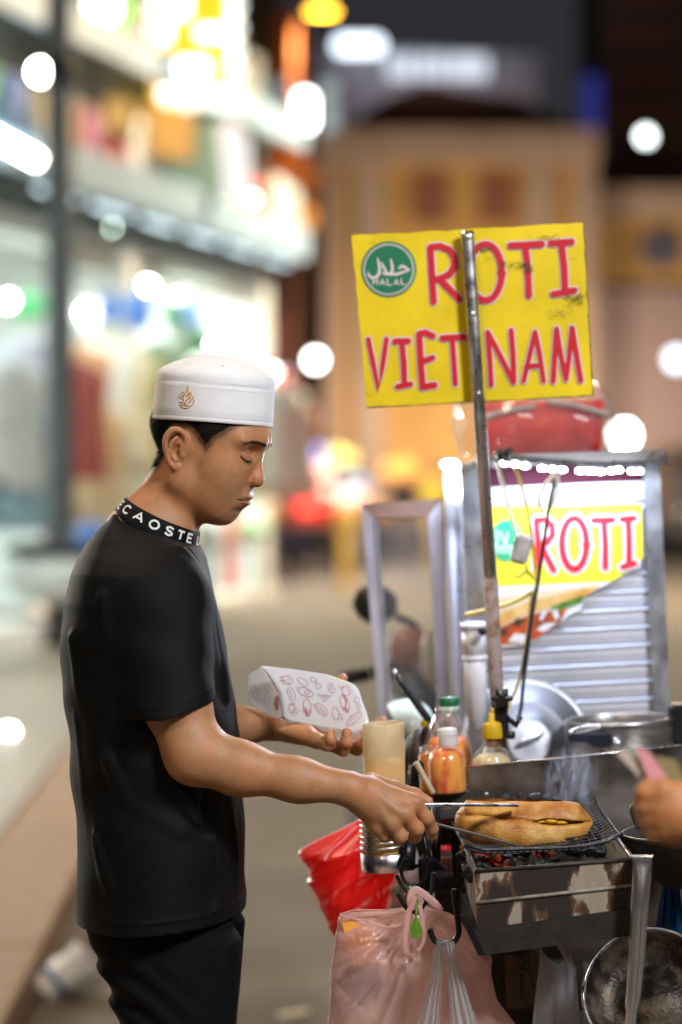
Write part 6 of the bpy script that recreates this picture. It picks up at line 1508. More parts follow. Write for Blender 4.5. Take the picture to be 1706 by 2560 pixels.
for i, (cx_, cy0, rr, lab) in enumerate([(1042, 1880, 62, 'round blackened pan standing on edge left of the bottles'), (1030, 1900, 70, 'tall thin dark tray on edge behind the jug')]):
    t = thing('pan' if i == 0 else 'tray', lab, 'pan' if i == 0 else 'tray', P(cx_, 1960, 3.98+.05*i))
    mb = MB(); nn_ = np.array([.95, -.28, .05]); nn_ /= np.linalg.norm(nn_); b1 = np.cross([0, 0, 1], nn_); b1 /= np.linalg.norm(b1); b2 = np.cross(nn_, b1)
    mb.lathe([(0, 0), (S(rr*.85, 4), 0), (S(rr, 4), .016), (S(rr*1.03, 4), .015), (S(rr*.87, 4), -.004), (0, -.004)], PA(cx_, cy0, 3.98+.05*i), ax=np.array([b1, b2, nn_]), seg=32); mb.build('dish', M_SOOT, t)
    mb = MB(); mb.tube([PA(cx_, cy0+10, 3.97), PA(cx_-4, 1990, 3.97)], .0045, 8); mb.build('grip', M_BLKMET, t)
cable('stick', [(1040, 1905), (1062, 1945), (1084, 1984)], 3.80, .0046, mat('pale_bamboo', (.52, .42, .27), rough=.6, var=.15), 'pale bamboo stick leaning by the squeeze bottles', 'stick', conv=lambda x, y: (x, y))
cable('utensil_hook', [(1030, 2000), (1032, 1940), (1036, 1915), (1048, 1904), (1056, 1915), (1056, 1945)], 3.82, .0035, M_BLKMET, 'bent black wire handle curving above the jug holder', 'hook', conv=lambda x, y: (x, y))
cable('cloth', [(985, 1800), (1010, 1790), (1040, 1796), (1050, 1830)], 4.3, .030, mat('pale_green_bag', (.60, .68, .58), rough=.5, var=.1, bump=.5), 'pale green plastic bundle behind the pan handle', 'bag', conv=lambda x, y: (x, y), seg=14)

# ---- jug in the coiled holder -----------------------------------------------------------------------
YJ = 3.74
jug = thing('squeeze_jug', 'tall milky jug of amber oil standing in the wire coil', 'jug', P(965, 2165, YJ))
jz = PA(966, 2165, YJ); Hj = PA(958, 1806, YJ)-jz; hj = np.linalg.norm(Hj); axj = np.stack([ex, ey, Hj/hj])
mb = MB(); mb.lathe([(S(49, YJ), .002), (S(52, YJ), .01), (S(53, YJ), hj-.003), (S(51, YJ), hj), (S(49.5, YJ), hj-.003), (S(49.5, YJ), hj-.02)], jz, ax=axj, seg=40); mb.build('wall', M_MILKY, jug)
mb = MB(); mb.lathe([(S(47, YJ), .006), (S(49, YJ), .012), (S(49, YJ), hj*.74), (0, hj*.742)], jz, ax=axj, seg=40); mb.build('oil', M_AMBER, jug)
hold = thing('coil_holder', 'chrome wire coil cup holder with a steel base band', 'holder', P(965, 2175, YJ))
hel = []
for k in range(0, 9*28+1):
    a = 2*math.pi*k/28; hel.append(jz+axj[2]*(.026+.078*k/(9*28))+S(62, YJ)*(math.cos(a)*ex+math.sin(a)*ey))
mb = MB(); mb.tube(hel, .0021, 7); mb.build('coil', M_CHROME, hold)
mb = MB(); mb.lathe([(S(62, YJ), -.006), (S(63.5, YJ), -.005), (S(63.5, YJ), .021), (S(61, YJ), .022), (S(61, YJ), -.002), (0, -.002)], jz, ax=axj, seg=40); mb.build('band', M_CHROME, hold)
mb = MB(); mb.tube([jz+ex*.028+ey*-.03+axj[2]*.0, jz+ex*.036-ey*.012+axj[2]*.045], [.016, .012], 10); mb.tube(smoothline([PA(1018, 2070, YJ-.03), PA(1012, 2110, YJ-.035), PA(1018, 2160, YJ-.03), PA(1040, 2165, YJ-.02), PA(1060, 2150, YJ)], 5), .0035, 8); mb.build('bracket', M_BLKMET, hold)

# ---- steel guard behind the grill ----------------------------------------------------------------
gd = thing('splash_guard', 'heat-stained sheet steel guard standing behind the grill', 'guard', P(1450, 2060, 3.93))
mb = MB(); mb.prism(quadpx([(1170, 1918), (1300, 1905), (1450, 1891), (1600, 1876), (1780, 1857), (1780, 2110), (1480, 2075), (1172, 2040)], 3.85), (0, .0015, 0)); mb.build('sheet', M_PLATE, gd)
mb = MB(); mb.tube(quadpx([(1170, 1917), (1450, 1890), (1780, 1856)], 3.85), .0013, 6); mb.build('folded_edge', M_CHROME, gd)
mb = MB(); mb.prism(quadpx([(1083, 1984), (1238, 1976), (1238, 2004), (1086, 2016)], 3.835), (0, .012, 0)); mb.build('angle_bar', M_SOOT, gd)
mb = MB(); mb.sphere(PA(1217, 1986, 3.834), (.0035, .0015, .0035), 10); mb.build('rivet', M_CHROME, gd)
crt = thing('carton', 'small red and olive carton under the guard', 'carton', P(1120, 2060, 3.90))
mb = MB(); mb.box(PA(1103, 2030, 3.90), (S(30, 3.9), .03, S(55, 3.9)), AX); mb.build('red_side', M_RED, crt)
mb = MB(); mb.box(PA(1148, 2028, 3.90), (S(56, 3.9), .03, S(50, 3.9)), AX); mb.build('green_side', mat('olive_card', (.13, .16, .02), rough=.5), crt)

# ---- grill -----------------------------------------------------------------------------------------
gr = thing('charcoal_grill', 'rust-streaked white charcoal grill box on the cart front', 'grill', P(1380, 2390, 3.62))
YF, YBk = 3.45, 3.82
M_GRILL = mat('rust_streaked_enamel', (.32, .28, .23), rough=.6, scale=22, col2=(.022, .014, .010), lo=.44, hi=.58, stretch=(1.5, 1.5, .6), bump=.3, detail=12)
cr_ = [n_ for n_ in M_GRILL.node_tree.nodes if n_.type == 'VALTORGB'][0].color_ramp
cr_.elements[0].position = .50; e_ = cr_.elements.new(.56); e_.color = (.13, .065, .028, 1); e_ = cr_.elements.new(.605); e_.color = (.30, .24, .17, 1); cr_.elements[-1].position = .69
M_GRILLS = mat('stained_side_enamel', (.44, .42, .38), rough=.5, scale=10, col2=(.16, .13, .10), lo=.36, hi=.52, stretch=(1, 3, .3))
M_GTRAY = mat('burnt_tray', (.018, .013, .010), rough=.75, var=.3, scale=40, bump=.5)
FL, FR, FRb, FLb = PA(1187, 2180, YF), PA(1582, 2150, YF), PA(1574, 2282, YF), PA(1196, 2324, YF)
dep = np.array([0, YBk-YF, 0])
mb = MB(); mb.prism([FL, FR, FRb, FLb], (0, .004, 0)); mb.build('front_plate', M_GRILL, gr)
mb = MB(); mb.prism([FL+[0, .004, 0], FLb+[0, .004, 0], FLb+dep, FL+dep], (.004, 0, 0)); mb.build('side_plate', M_GRILLS, gr)
mb = MB(); mb.prism([FR+[-.004, .004, 0], FRb+[-.004, .004, 0], FRb+dep-[.004, 0, 0], FR+dep-[.004, 0, 0]], (.004, 0, 0)); mb.build('side_plate', M_GRILLS, gr)
mb = MB(); mb.prism([FL+dep, FR+dep, FRb+dep, FLb+dep], (0, .004, 0)); mb.build('back_plate', M_GTRAY, gr)
mb = MB(); mb.prism([FLb+[.004, .004, .035], FRb+[-.004, .004, .035], FRb+dep+[-.004, -.002, .035], FLb+dep+[.004, -.002, .035]], (0, 0, .003)); mb.build('ash_floor', mat('ash', (.06, .05, .045), rough=.9, bump=.8, scale=50), gr)
for nm, a, b, r_ in (('rim_rod', FL, FR, .0028), ('rim_rod', FL, FL+dep, .0042), ('rim_rod', FR, FR+dep, .0042), ('rim_rod', FL+dep, FR+dep, .0028)):
    mb = MB(); mb.tube([a+[0, 0, .001], b+[0, 0, .001]], r_, 8); mb.build(nm, M_STEEL if r_ > .003 else M_SOOT, gr)
mb = MB(); mb.tube([PA(1190, 2257, YF-.001), PA(1578, 2214, YF-.001)], .0026, 8); mb.build('seam', mat('seam', (.30, .27, .22), rough=.6, var=.3, scale=60), gr)
TL_, TR_, TRb, TLb = PA(1180, 2327, YF-.008), PA(1584, 2272, YF-.008), PA(1576, 2340, YF-.008), PA(1196, 2390, YF-.008)
mb = MB(); mb.prism([TL_, TR_, TRb, TLb], (0, YBk-YF+.012, 0)); mb.build('tray', M_GTRAY, gr)
mb = MB(); mb.prism(quadpx([(1150, 2290), (1166, 2285), (1212, 2384), (1196, 2390)], YF-.012), (0, .003, 0)); mb.build('stay', M_BLKMET, gr)
mb = MB(); mb.prism(quadpx([(1352, 2372), (1392, 2366), (1412, 2400), (1396, 2412), (1372, 2396)], YF+.02), (0, .03, 0)); mb.build('latch', M_SOOT, gr)
# grate: single wires
grt = thing('grate', 'sagging black wire grate laid over the grill', 'grate', P(1380, 2110, 3.62))
G = [PA(1166, 2150, 3.50), PA(1556, 2122, 3.50), PA(1484, 2010, 3.84), PA(1128, 2062, 3.84)]
def gp(u, v):
    p = (G[0]*(1-u)+G[1]*u)*(1-v)+(G[3]*(1-u)+G[2]*u)*v
    p = p+np.array([0, 0, .012*abs(2*u-1)**6+.010*abs(2*v-1)**8-.004+.0015*math.sin(7*u+5*v)])
    return p
M_WIRE = mat('burnt_wire', (.10, .095, .10), rough=.4, metal=.8, var=.3, scale=80)
for k in range(25):
    u = k/24; mb = MB(); mb.tube([gp(u, v) for v in np.linspace(0, 1, 8)], .0011, 5); mb.build('wire', M_WIRE, grt)
for k in range(19):
    v = k/18; mb = MB(); mb.tube([gp(u, v)+[0, 0, .0018] for u in np.linspace(0, 1, 10)], .0010, 5); mb.build('wire', M_WIRE, grt)
mb = MB(); bp_ = [gp(u, 0) for u in np.linspace(0, 1, 9)]+[gp(1, v) for v in np.linspace(.1, 1, 9)]+[gp(u, 1) for u in np.linspace(.9, 0, 9)]+[gp(0, v) for v in np.linspace(.9, 0, 9)]
mb.tube([b+[0, 0, .003] for b in bp_], .0026, 7); mb.build('border', M_WIRE, grt)
M_EMBER = mat('ember', (.12, .05, .03), rough=.9, scale=60, emis=(1, .10, .025), estr=.16)
n = M_EMBER.node_tree.nodes; L = M_EMBER.node_tree.links; b_ = n['Principled BSDF']; tcn = n.new('ShaderNodeTexCoord'); z = n.new('ShaderNodeTexNoise'); z.inputs['Scale'].default_value = 130; z.inputs['Detail'].default_value = 6; L.new(tcn.outputs['Object'], z.inputs[0])
mr_ = n.new('ShaderNodeMapRange'); mr_.inputs['From Min'].default_value = .5; mr_.inputs['From Max'].default_value = .66; mr_.inputs['To Max'].default_value = .35; L.new(z.outputs['Fac'], mr_.inputs[0]); L.new(mr_.outputs[0], b_.inputs['Emission Strength'])
M_COAL = mat('charcoal', (.02, .02, .022), rough=.5, var=.4, scale=60, bump=1.0, bscale=120)
random.seed(5)
for k in range(46):
    u, v = random.random(), random.random(); c = gp(.06+.88*u, .06+.88*v)-[0, 0, .030+random.uniform(0, .012)]
    mb = MB(); mb.sphere(c, (random.uniform(.010, .02), random.uniform(.010, .02), random.uniform(.008, .013)), 8)
    mb.v = [tuple(np.array(q)+np.random.normal(0, .0016, 3)) for q in mb.v]
    props(mb.build('charcoal', M_EMBER if k % 9 == 0 else M_COAL, smooth=False), 'lump of charcoal burning under the wire grate', 'charcoal', 'charcoal in the grill')
for k, cx_ in enumerate((1268, 1304, 1338, 1372)):
    mb = MB(); mb.sphere(PA(cx_, 2003, 3.80), (.012, .014, .013), 14); mb.v = [tuple(np.array(q)+np.random.normal(0, .0013, 3)) for q in mb.v]
    props(mb.build('charcoal', mat('glinting_charcoal', (.02, .022, .03), rough=.28, bump=1, bscale=200) if k == 0 else MATS['glinting_charcoal'], smooth=False), 'glinting black lump in the row between bread and guard', 'charcoal', 'black lumps behind the bread')

# ---- bread -----------------------------------------------------------------------------------------
YD = 3.64
def chn(p, pts, k=.012):
    d = None
    for (a, b) in zip(pts[:-1], pts[1:]):
        e = rcone(p, PA(a[0], a[1], YD+a[3]), PA(b[0], b[1], YD+b[3]), a[2], b[2]); d = e if d is None else smin(d, e, k)
    return d
def bread_sdf(p):
    lo = chn(p, [(1164, 2060, .012, .02), (1195, 2064, .0235, .01), (1250, 2071, .0300, 0), (1310, 2077, .0325, 0), (1380, 2075, .0285, 0), (1435, 2067, .019, .0), (1474, 2057, .0045, .0)], .02)
    up = chn(p, [(1163, 2044, .012, .020), (1190, 2028, .0185, .014), (1240, 2022, .0190, .012), (1320, 2029, .0190, .008), (1395, 2034, .0185, .004), (1434, 2038, .0150, .004), (1453, 2047, .0065, .006)], .016)
    d0 = smin(lo, up, .012)
    pyb = HY-(p[:, 2]-CH)*F/YD; pxb_ = CX+p[:, 0]*F/YD
    mid = np.interp(pxb_, [1150, 1200, 1300, 1340, 1400, 1450, 1480], [2040, 2036, 2044, 2049, 2051, 2053, 2056])
    # crease where the loaf was split, gaping towards the right end
    d0 = d0+.0030*np.exp(-((pyb-mid)*YD/F/.0040)**2)*(p[:, 1] < YD)
    wv = np.interp(pxb_, [1150, 1200, 1320, 1350, 1400, 1440, 1458, 1480], [.0002, .0003, .0006, .0030, .0044, .0034, .0008, .0002])
    dpt = np.interp(pxb_, [1150, 1320, 1345, 1440, 1460], [.001, .002, .016, .016, .002])
    g = np.maximum(np.abs(pyb-mid)*YD/F-wv, -(d0+dpt)).astype(np.float32)
    d = smax(d0, -np.maximum(g, p[:, 1]-YD-.02), .0025)
    n_ = np.sin(90*p[:, 0]+40*p[:, 2])*np.sin(70*p[:, 1]+60*p[:, 2])*.0010+np.sin(210*p[:, 0]+3)*np.sin(190*p[:, 2]+90*p[:, 1])*.0004
    return d+n_.astype(np.float32)
Vb, Qb = sdf_mesh(bread_sdf, PA(1130, 2150, 3.50), PA(1500, 1980, 3.78), .0014, 12)
M_CRUST = mat('bread_crust', (.66, .35, .085), rough=.42, scale=24, col2=(.38, .135, .022), lo=.34, hi=.60, bump=.6, bscale=320, rvar=.12, detail=10, sss=.08, sssr=(1, .5, .2))
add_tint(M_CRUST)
brd = thing('bread_roll', 'toasted split baguette with egg filling on the grate', 'bread', P(1310, 2125, YD))
bo = mesh_obj('crust', Vb, Qb, M_CRUST, brd)
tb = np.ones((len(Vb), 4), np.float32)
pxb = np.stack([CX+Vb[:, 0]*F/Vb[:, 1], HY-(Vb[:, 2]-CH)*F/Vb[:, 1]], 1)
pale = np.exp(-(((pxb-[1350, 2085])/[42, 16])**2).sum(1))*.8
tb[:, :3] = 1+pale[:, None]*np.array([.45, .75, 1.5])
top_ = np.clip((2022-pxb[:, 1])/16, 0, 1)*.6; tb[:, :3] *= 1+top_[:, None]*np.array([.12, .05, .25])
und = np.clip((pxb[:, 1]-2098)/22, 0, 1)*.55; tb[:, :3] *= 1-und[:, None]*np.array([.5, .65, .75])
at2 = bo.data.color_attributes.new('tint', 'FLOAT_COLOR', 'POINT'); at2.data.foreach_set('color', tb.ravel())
mb = MB(); random.seed(3)
for k in range(12):
    a = PA(1318+k*7.6, 2049+random.uniform(-2, 2)+k*.35, YD-.011+random.uniform(-.003, .005)); mb.sphere(a, (.013, .012, random.uniform(.0030, .0046)), 10)
mb.build('egg', mat('egg_yellow', (.80, .46, .04), rough=.45, var=.2, scale=90, bump=.5), brd)
mb = MB(); mb.tube([PA(1405, 2047, YD-.012), PA(1432, 2052, YD-.008), PA(1450, 2054, YD+.005)], [.005, .0055, .004], 10); mb.build('greens', mat('dark_greens', (.08, .09, .03), rough=.6), brd)
mb = MB(); mb.tube([PA(1395, 2018, YD+.035), PA(1432, 2020, YD+.038)], [.008, .007], 12); mb.build('ham', mat('pink_ham', (.42, .14, .13), rough=.45), brd)

# ---- tongs -------------------------------------------------------------------------------------------
tg = thing('tongs', 'long flat steel tongs pinching the baguette', 'tongs', P(1060, 2030, 3.52))
mb = MB()
def bar(pts, w, t, m, nm):
    V_ = []
    for (a, b, Y) in pts:
        c = PA(a, b, Y); V_ += [c+[0, -w/2, t/2], c+[0, w/2, t/2], c+[0, w/2, -t/2], c+[0, -w/2, -t/2]]
    n_ = len(pts); Fs = [(4*i+k, 4*i+(k+1) % 4, 4*i+4+(k+1) % 4, 4*i+4+k) for i in range(n_-1) for k in range(4)]+[(3, 2, 1, 0), tuple(4*(n_-1)+k for k in range(4))]
    mb = MB(); mb.add(V_, Fs, 0, False); return mb.build(nm, m, tg)
bar([(975, 2032, 3.545), (1010, 2016, 3.545), (1060, 2012, 3.545), (1180, 2012, 3.572), (1296, 2013, 3.600)], .014, .0034, M_CHROME, 'arm')
bar([(975, 2032, 3.545), (1010, 2045, 3.535), (1082, 2058, 3.530), (1200, 2088, 3.55), (1305, 2118, 3.565)], .014, .0026, M_SOOT, 'arm')

# ---- hooks, rail, jar ---------------------------------------------------------------------------------
rail = thing('hook_rail', 'black scrap metal bracket carrying the hooks', 'bracket', P(1090, 2220, 3.68))
mb = MB(); mb.box(PA(1105, 2202, 3.66), (.036, .05, .028), AX, bev=.004); mb.box(PA(1072, 2185, 3.70), (.030, .03, .05), AX, bev=.004); mb.tube([PA(1060, 2140, 3.72), PA(1140, 2195, 3.66)], .006, 8); mb.tube([PA(1090, 2010, 3.74), PA(1092, 2200, 3.70)], .007, 8); mb.tube([PA(1068, 2090, 3.72), PA(1088, 2190, 3.70)], .005, 8); mb.build('bar', M_BLKMET, rail)
for i, (pts, lab, Y, r_) in enumerate([
        ([(845, 180), (805, 270), (805, 350), (850, 420), (930, 448), (1000, 412), (1040, 340), (1050, 230), (1055, 170)], 'big round black hook under the coil holder', 3.66, .0030),
        ([(752, 340), (785, 415), (845, 495), (900, 535), (940, 552)], 'curved black hook tip pointing left above the pink bag', 3.60, .0030),
        ([(762, 520), (795, 590), (838, 655), (880, 690), (930, 705), (965, 712), (1010, 655), (1060, 575), (1095, 505), (1112, 380), (1120, 320)], 'black hook threading the pink bag handles', 3.56, .0031),
        ([(1078, 870), (1098, 940), (1140, 998), (1220, 1012), (1305, 1002), (1352, 940), (1362, 880), (1345, 720), (1322, 560), (1318, 480)], 'heavy black hook carrying the clear bags', 3.50, .0044),
        ([(1000, 560), (1030, 480), (1045, 380), (1050, 300)], 'thin black hook behind the bag handles', 3.66, .0024)]):
    t = [PA(*qh(x, y), Y) for x, y in pts]; mb = MB(); mb.tube(smoothline(t, 6), r_, 9)
    props(mb.build('hook', M_BLKMET), lab, 'hook', 'hooks below the grill')
jr = thing('chilli_jar', 'small glass jar of red chilli wedged beside the grill', 'jar', P(1112, 2182, 3.78))
jc = PA(1112, 2182, 3.78)
mb = MB(); mb.lathe([(.0115, 0), (.0125, .004), (.0125, .030), (.0110, .034)], jc, ax=AX, seg=24); mb.build('glass', M_CLEAR, jr)
mb = MB(); mb.lathe([(.0105, .002), (.0115, .006), (.0115, .024), (0, .024)], jc, ax=AX, seg=24); mb.build('chilli', mat('red_chilli', (.40, .03, .012), rough=.4, col2=(.55, .12, .03), scale=90), jr)
mb = MB(); mb.lathe([(.0120, .034), (.0122, .035), (.0122, .042), (0, .043)], jc, ax=AX, seg=24); mb.build('lid', M_RED2, jr)

# ---- bags -----------------------------------------------------------------------------------------------
M_PINK = film('pink_bag_film', (.90, .60, .54), tint=.42, transl=.45, rough=.26, clear=.38, bump=1.0, bscale=55)
pb = thing('pink_bag', 'translucent pink plastic bag hanging from the black hook', 'bag', P(1040, 2600, 3.60))
gx, gy = 1043, 2262
def wrk(x, y, t):
    a = math.atan2(x-gx, y-gy+1); d = math.hypot(x-gx, y-gy)
    return (.0085*(1-abs(math.sin(4.5*a+.8)))**2+.0060*(1-abs(math.sin(10.5*a+2+d*.004)))**2+.0036*(1-abs(math.sin(23*a+.014*d)))**2-.004)*min(1, d/70)+.0035*math.sin(.028*y+.017*x+1.1)*math.sin(.041*x-.015*y)*min(1, d/120)
rows = rows_interp([(2238, 1040, 1056, .12), (2262, 1032, 1064, .18), (2272, 1004, 1086, .26), (2284, 850, 1128, .30), (2294, 846, 1140, .42), (2320, 842, 1165, .6), (2350, 837, 1192, .75), (2385, 831, 1226, .9), (2392, 830, 1229, .92), (2440, 826, 1229, 1), (2500, 823, 1246, 1), (2560, 818, 1290, 1), (2700, 815, 1318, 1), (2860, 860, 1280, .7), (2900, 930, 1200, .2)], 90)
puffy(rows, 3.62, .055, M_PINK, 'film', pb, seg=220, wr=wrk)
mb = MB(); mb.tube(smoothline([PA(*qh(x, y), 3.555) for x, y in [(200, 735), (330, 770), (480, 800), (620, 845), (720, 850), (830, 815)]], 5), [.0045]*26, 8, flat=.35); mb.tube(smoothline([PA(*qh(x, y), 3.59) for x, y in [(200, 728), (330, 690), (500, 685), (700, 690), (800, 690)]], 5), .0035, 8, flat=.3); mb.build('rolled_hem', M_PINK, pb)
mb = MB(); mb.tube(smoothline([PA(*qh(x, y), 3.545) for x, y in [(930, 560), (900, 640), (870, 720), (850, 850), (835, 1000), (850, 1120), (930, 1140)]], 5), .0042, 10, flat=.2); mb.tube(smoothline([PA(*qh(x, y), 3.545) for x, y in [(980, 640), (1000, 760), (1020, 900), (1010, 1010), (960, 1090)]], 5), .0034, 10, flat=.2)
mb.tube(smoothline([PA(*qh(x, y), 3.55) for x, y in [(900, 690), (890, 560), (930, 490), (1000, 520), (1090, 590), (1200, 690)]], 5), [.0035, .004, .005]+[.0058]*20+[.005, .004, .003], 10, flat=.3); mb.build('handle', M_PINK, pb)
for nm, lab, pts, m, Y in (('paper_packet', 'orange paper packet inside the pink bag', [(215, 810), (300, 800), (560, 900), (580, 1000), (540, 1210), (480, 1205), (430, 1232), (330, 1220)], mat('orange_paper', (.9, .42, .06), rough=.6, var=.1), 3.602),
                       ('dark_packet', 'dark folded packet low inside the pink bag', [(170, 1390), (270, 1270), (420, 1230), (560, 1210), (620, 1400), (560, 1560), (430, 1640), (330, 1580), (200, 1450)], mat('dark_purple_packet', (.06, .035, .05), rough=.6, var=.2), 3.600)):
    mb = MB(); mb.prism([PA(*qh(*a), Y) for a in pts], (0, .02, 0)); props(mb.build(nm, m), lab, 'packet')
lf = MB(); pts = [(945, 735), (905, 810), (878, 880), (890, 940), (940, 968), (990, 945), (1010, 890), (985, 820)]
lf.prism([PA(*qh(*a), 3.540+.002*math.sin(i)) for i, a in enumerate(pts)], (0, .0006, 0)); lf.tube([PA(*qh(945, 735), 3.54), PA(*qh(955, 600), 3.56), PA(*qh(890, 460), 3.60), PA(*qh(840, 550), 3.62)], .0022, 6)
props(lf.build('leaf', mat('fresh_leaf', (.12, .24, .015), rough=.45, var=.15)), 'single green leaf poking from the bag handles', 'leaf')
cb = thing('clear_bag', 'bundle of clear bags gathered on the heavy hook', 'bag', P(1125, 2640, 3.50))
for nm, kk in (('left_gather', [(2352, 1094, 1112, .3), (2380, 1088, 1106, .4), (2450, 1076, 1104, .6), (2560, 1042, 1098, 1), (2680, 1010, 1100, 1)]), ('right_gather', [(2352, 1110, 1134, .3), (2380, 1114, 1140, .4), (2450, 1122, 1158, .6), (2560, 1128, 1192, 1), (2680, 1130, 1215, 1)])):
    ph = 1.0 if nm[0] == 'l' else 2.2
    puffy(rows_interp(kk, 40), 3.495, .020, M_CLEARB, 'gather', cb, seg=90, wr=lambda x, y, t: .0045*math.sin(11*t+ph+.004*y)+.002*math.sin(23*t+.01*y))
M_REDB = film('red_bag_film', (.92, .016, .012), tint=.9, transl=.5, rough=.35, clear=.02, bump=.5, bscale=14)
rb_ = thing('red_bag', 'bright red plastic bag hanging behind the jug holder', 'bag', P(930, 2360, 4.0))
def wrr(x, y, t):
    a = math.atan2(x-1010, y-2000); d = math.hypot(x-1010, y-2000)
    s1 = abs(math.sin(7*a+.012*d+.6)); s2 = abs(math.sin(13*a-.02*d+2)); s3 = abs(math.sin(.045*y+.03*x))
    return (.012*(1-s1)**2+.007*(1-s2)**2+.007*(1-s3)**2-.005)*min(1, d/90)
puffy(rows_interp([(2046, 905, 985, .25), (2058, 884, 1012, .4), (2075, 848, 1022, .55), (2094, 806, 1030, .7), (2112, 770, 1034, .85), (2126, 747, 1036, .95), (2136, 745, 1036, .97), (2150, 758, 1036, 1), (2170, 770, 1034, 1), (2192, 776, 1034, 1), (2202, 768, 1032, 1), (2225, 780, 1030, 1), (2262, 798, 1028, 1), (2300, 818, 1022, .9), (2322, 824, 1018, .85), (2345, 836, 1010, .7), (2420, 872, 990, .5), (2470, 900, 960, .2)], 90), 4.0, .055, M_REDB, 'film', rb_, seg=180, wr=wrr)
wbag = thing('white_bag', 'clear bag of green herbs behind the hooks', 'bag', P(1000, 2320, 3.9))
puffy(rows_interp([(2120, 1000, 1040, .4), (2180, 990, 1060, .8), (2250, 972, 1085, 1), (2320, 955, 1110, 1), (2400, 960, 1120, .8)], 30), 3.85, .04, M_CLEARB, 'film', wbag, seg=60, wr=lambda x, y, t: .006*math.sin(.08*x+.05*y))
mb = MB()
for k in range(22):
    a = PA(1000+random.uniform(-10, 60), 2210+random.uniform(0, 100), 3.85+random.uniform(-.02, .02)); mb.sphere(a, (.012, .004, .008), 6, ax=np.stack([ex, ey, ez]))
mb.build('herbs', MATS['fresh_leaf'], wbag)

# ---- ladle, strainer, wok, hanging film ------------------------------------------------------------------
ld = thing('ladle', 'polished steel ladle handle hanging at the grill corner', 'ladle', P(1578, 2560, 3.41))
YL2 = 3.41
rows = [(2146, 1583, 1631), (2168, 1582, 1630), (2190, 1582, 1629), (2280, 1577, 1621), (2400, 1572, 1612), (2490, 1566, 1604), (2512, 1563, 1600), (2530, 1566, 1594), (2600, 1560, 1588), (2800, 1548, 1576)]
mb = MB(); V_ = []
for (y, xl, xr) in rows:
    for t in (-1, -.6, 0, .6, 1):
        x = (xl+xr)/2+(xr-xl)/2*t; V_.append(PA(x, y, YL2-.011*(1-t*t)*(1 if y > 2175 else .2)))
n_ = len(rows); Fs = [(5*i+k, 5*i+5+k, 5*i+6+k, 5*i+1+k) for i in range(n_-1) for k in range(4)]
V_ += [np.array(v)+[0, .0022, 0] for v in V_]; o_ = 5*n_
Fs += [tuple(o_+j for j in f)[::-1] for f in Fs]
Fs += [(5*i, o_+5*i, o_+5*i+5, 5*i+5) for i in range(n_-1)]+[(5*i+4, 5*i+9, o_+5*i+9, o_+5*i+4) for i in range(n_-1)]
mb.add(V_, Fs); mb.build('shank', mat('satin_steel', (.72, .70, .68), rough=.24, metal=.95, var=.06), ld)
mb = MB(); mb.prism([PA(1583, 2146, YL2), PA(1631, 2146, YL2), PA(1634, 2140, YL2+.03), PA(1578, 2140, YL2+.03)], (0, 0, .0018)); mb.build('hanging_tab', M_CHROME, ld)
mb = MB(); mb.lathe([(0, -.03), (.03, -.024), (.042, -.006), (.045, 0), (.043, 0), (.03, -.02), (0, -.026)], PA(1545, 2840, YL2), seg=24); mb.build('bowl', M_CHROME, ld)
st_ = thing('strainer_bowl', 'greasy steel bowl hanging tilted at the lower right', 'bowl', P(1620, 2560, 3.58))
ns = np.array([-.25, -.80, .55]); ns /= np.linalg.norm(ns); b1 = np.cross([0, 0, 1], ns); b1 /= np.linalg.norm(b1); b2 = np.cross(ns, b1)
rs_ = S(158, 3.58)
M_GREASE = mat('greasy_steel', (.16, .125, .09), rough=.42, metal=.55, scale=34, col2=(.030, .022, .016), lo=.40, hi=.66, bump=.5, bscale=160, rvar=.15, detail=12)
mb = MB(); mb.lathe([(1.04*rs_, .001), (1.05*rs_, .003), (1.02*rs_, .004), (.98*rs_, .0), (.86*rs_, -.022), (.62*rs_, -.036), (.55*rs_, -.034), (.40*rs_, -.034), (.36*rs_, -.030), (.12*rs_, -.030), (0, -.030)], PA(1622, 2478, 3.56), ax=np.array([b1, b2, ns]), seg=56, caps=False); mb.build('dish', M_GREASE, st_)
mb = MB(); mb.tube([PA(1622, 2478, 3.56)+b1*rs_*(-1.0)*math.cos(2*math.pi*k/48)*1.04+b2*rs_*math.sin(2*math.pi*k/48)*1.04+ns*.002 for k in range(49)], .0026, 7); mb.build('rim', M_CHROME, st_)
wk = thing('wok', 'black wok with a bent rod handle at the right edge', 'wok', P(1720, 2160, 3.58))
wc = PA(1716, 2078, 3.60); rw = S(160, 3.6)
mb = MB(); mb.lathe([(0, -.085), (.4*rw, -.08), (.75*rw, -.055), (.97*rw, -.006), (rw, 0), (.97*rw, .001), (.72*rw, -.05), (0, -.078)], wc, ax=AX, seg=48); mb.build('wok_body', M_GTRAY, wk)
mb = MB(); mb.tube([wc+rw*math.cos(2*math.pi*k/40)*ex+rw*math.sin(2*math.pi*k/40)*ey for k in range(41)], .0018, 6); mb.build('rim', mat('worn_rim', (.35, .31, .24), rough=.4, metal=.8), wk)
mb = MB(); mb.tube(smoothline([PA(1597, 2070, 3.55), PA(1582, 2030, 3.54), PA(1588, 2010, 3.54), PA(1606, 1998, 3.54), PA(1640, 1992, 3.54), PA(1665, 2004, 3.54), PA(1672, 2060, 3.55)], 6), .0042, 10); mb.build('handle', mat('brassy_rod', (.22, .17, .11), rough=.35, metal=.8, var=.2), wk)
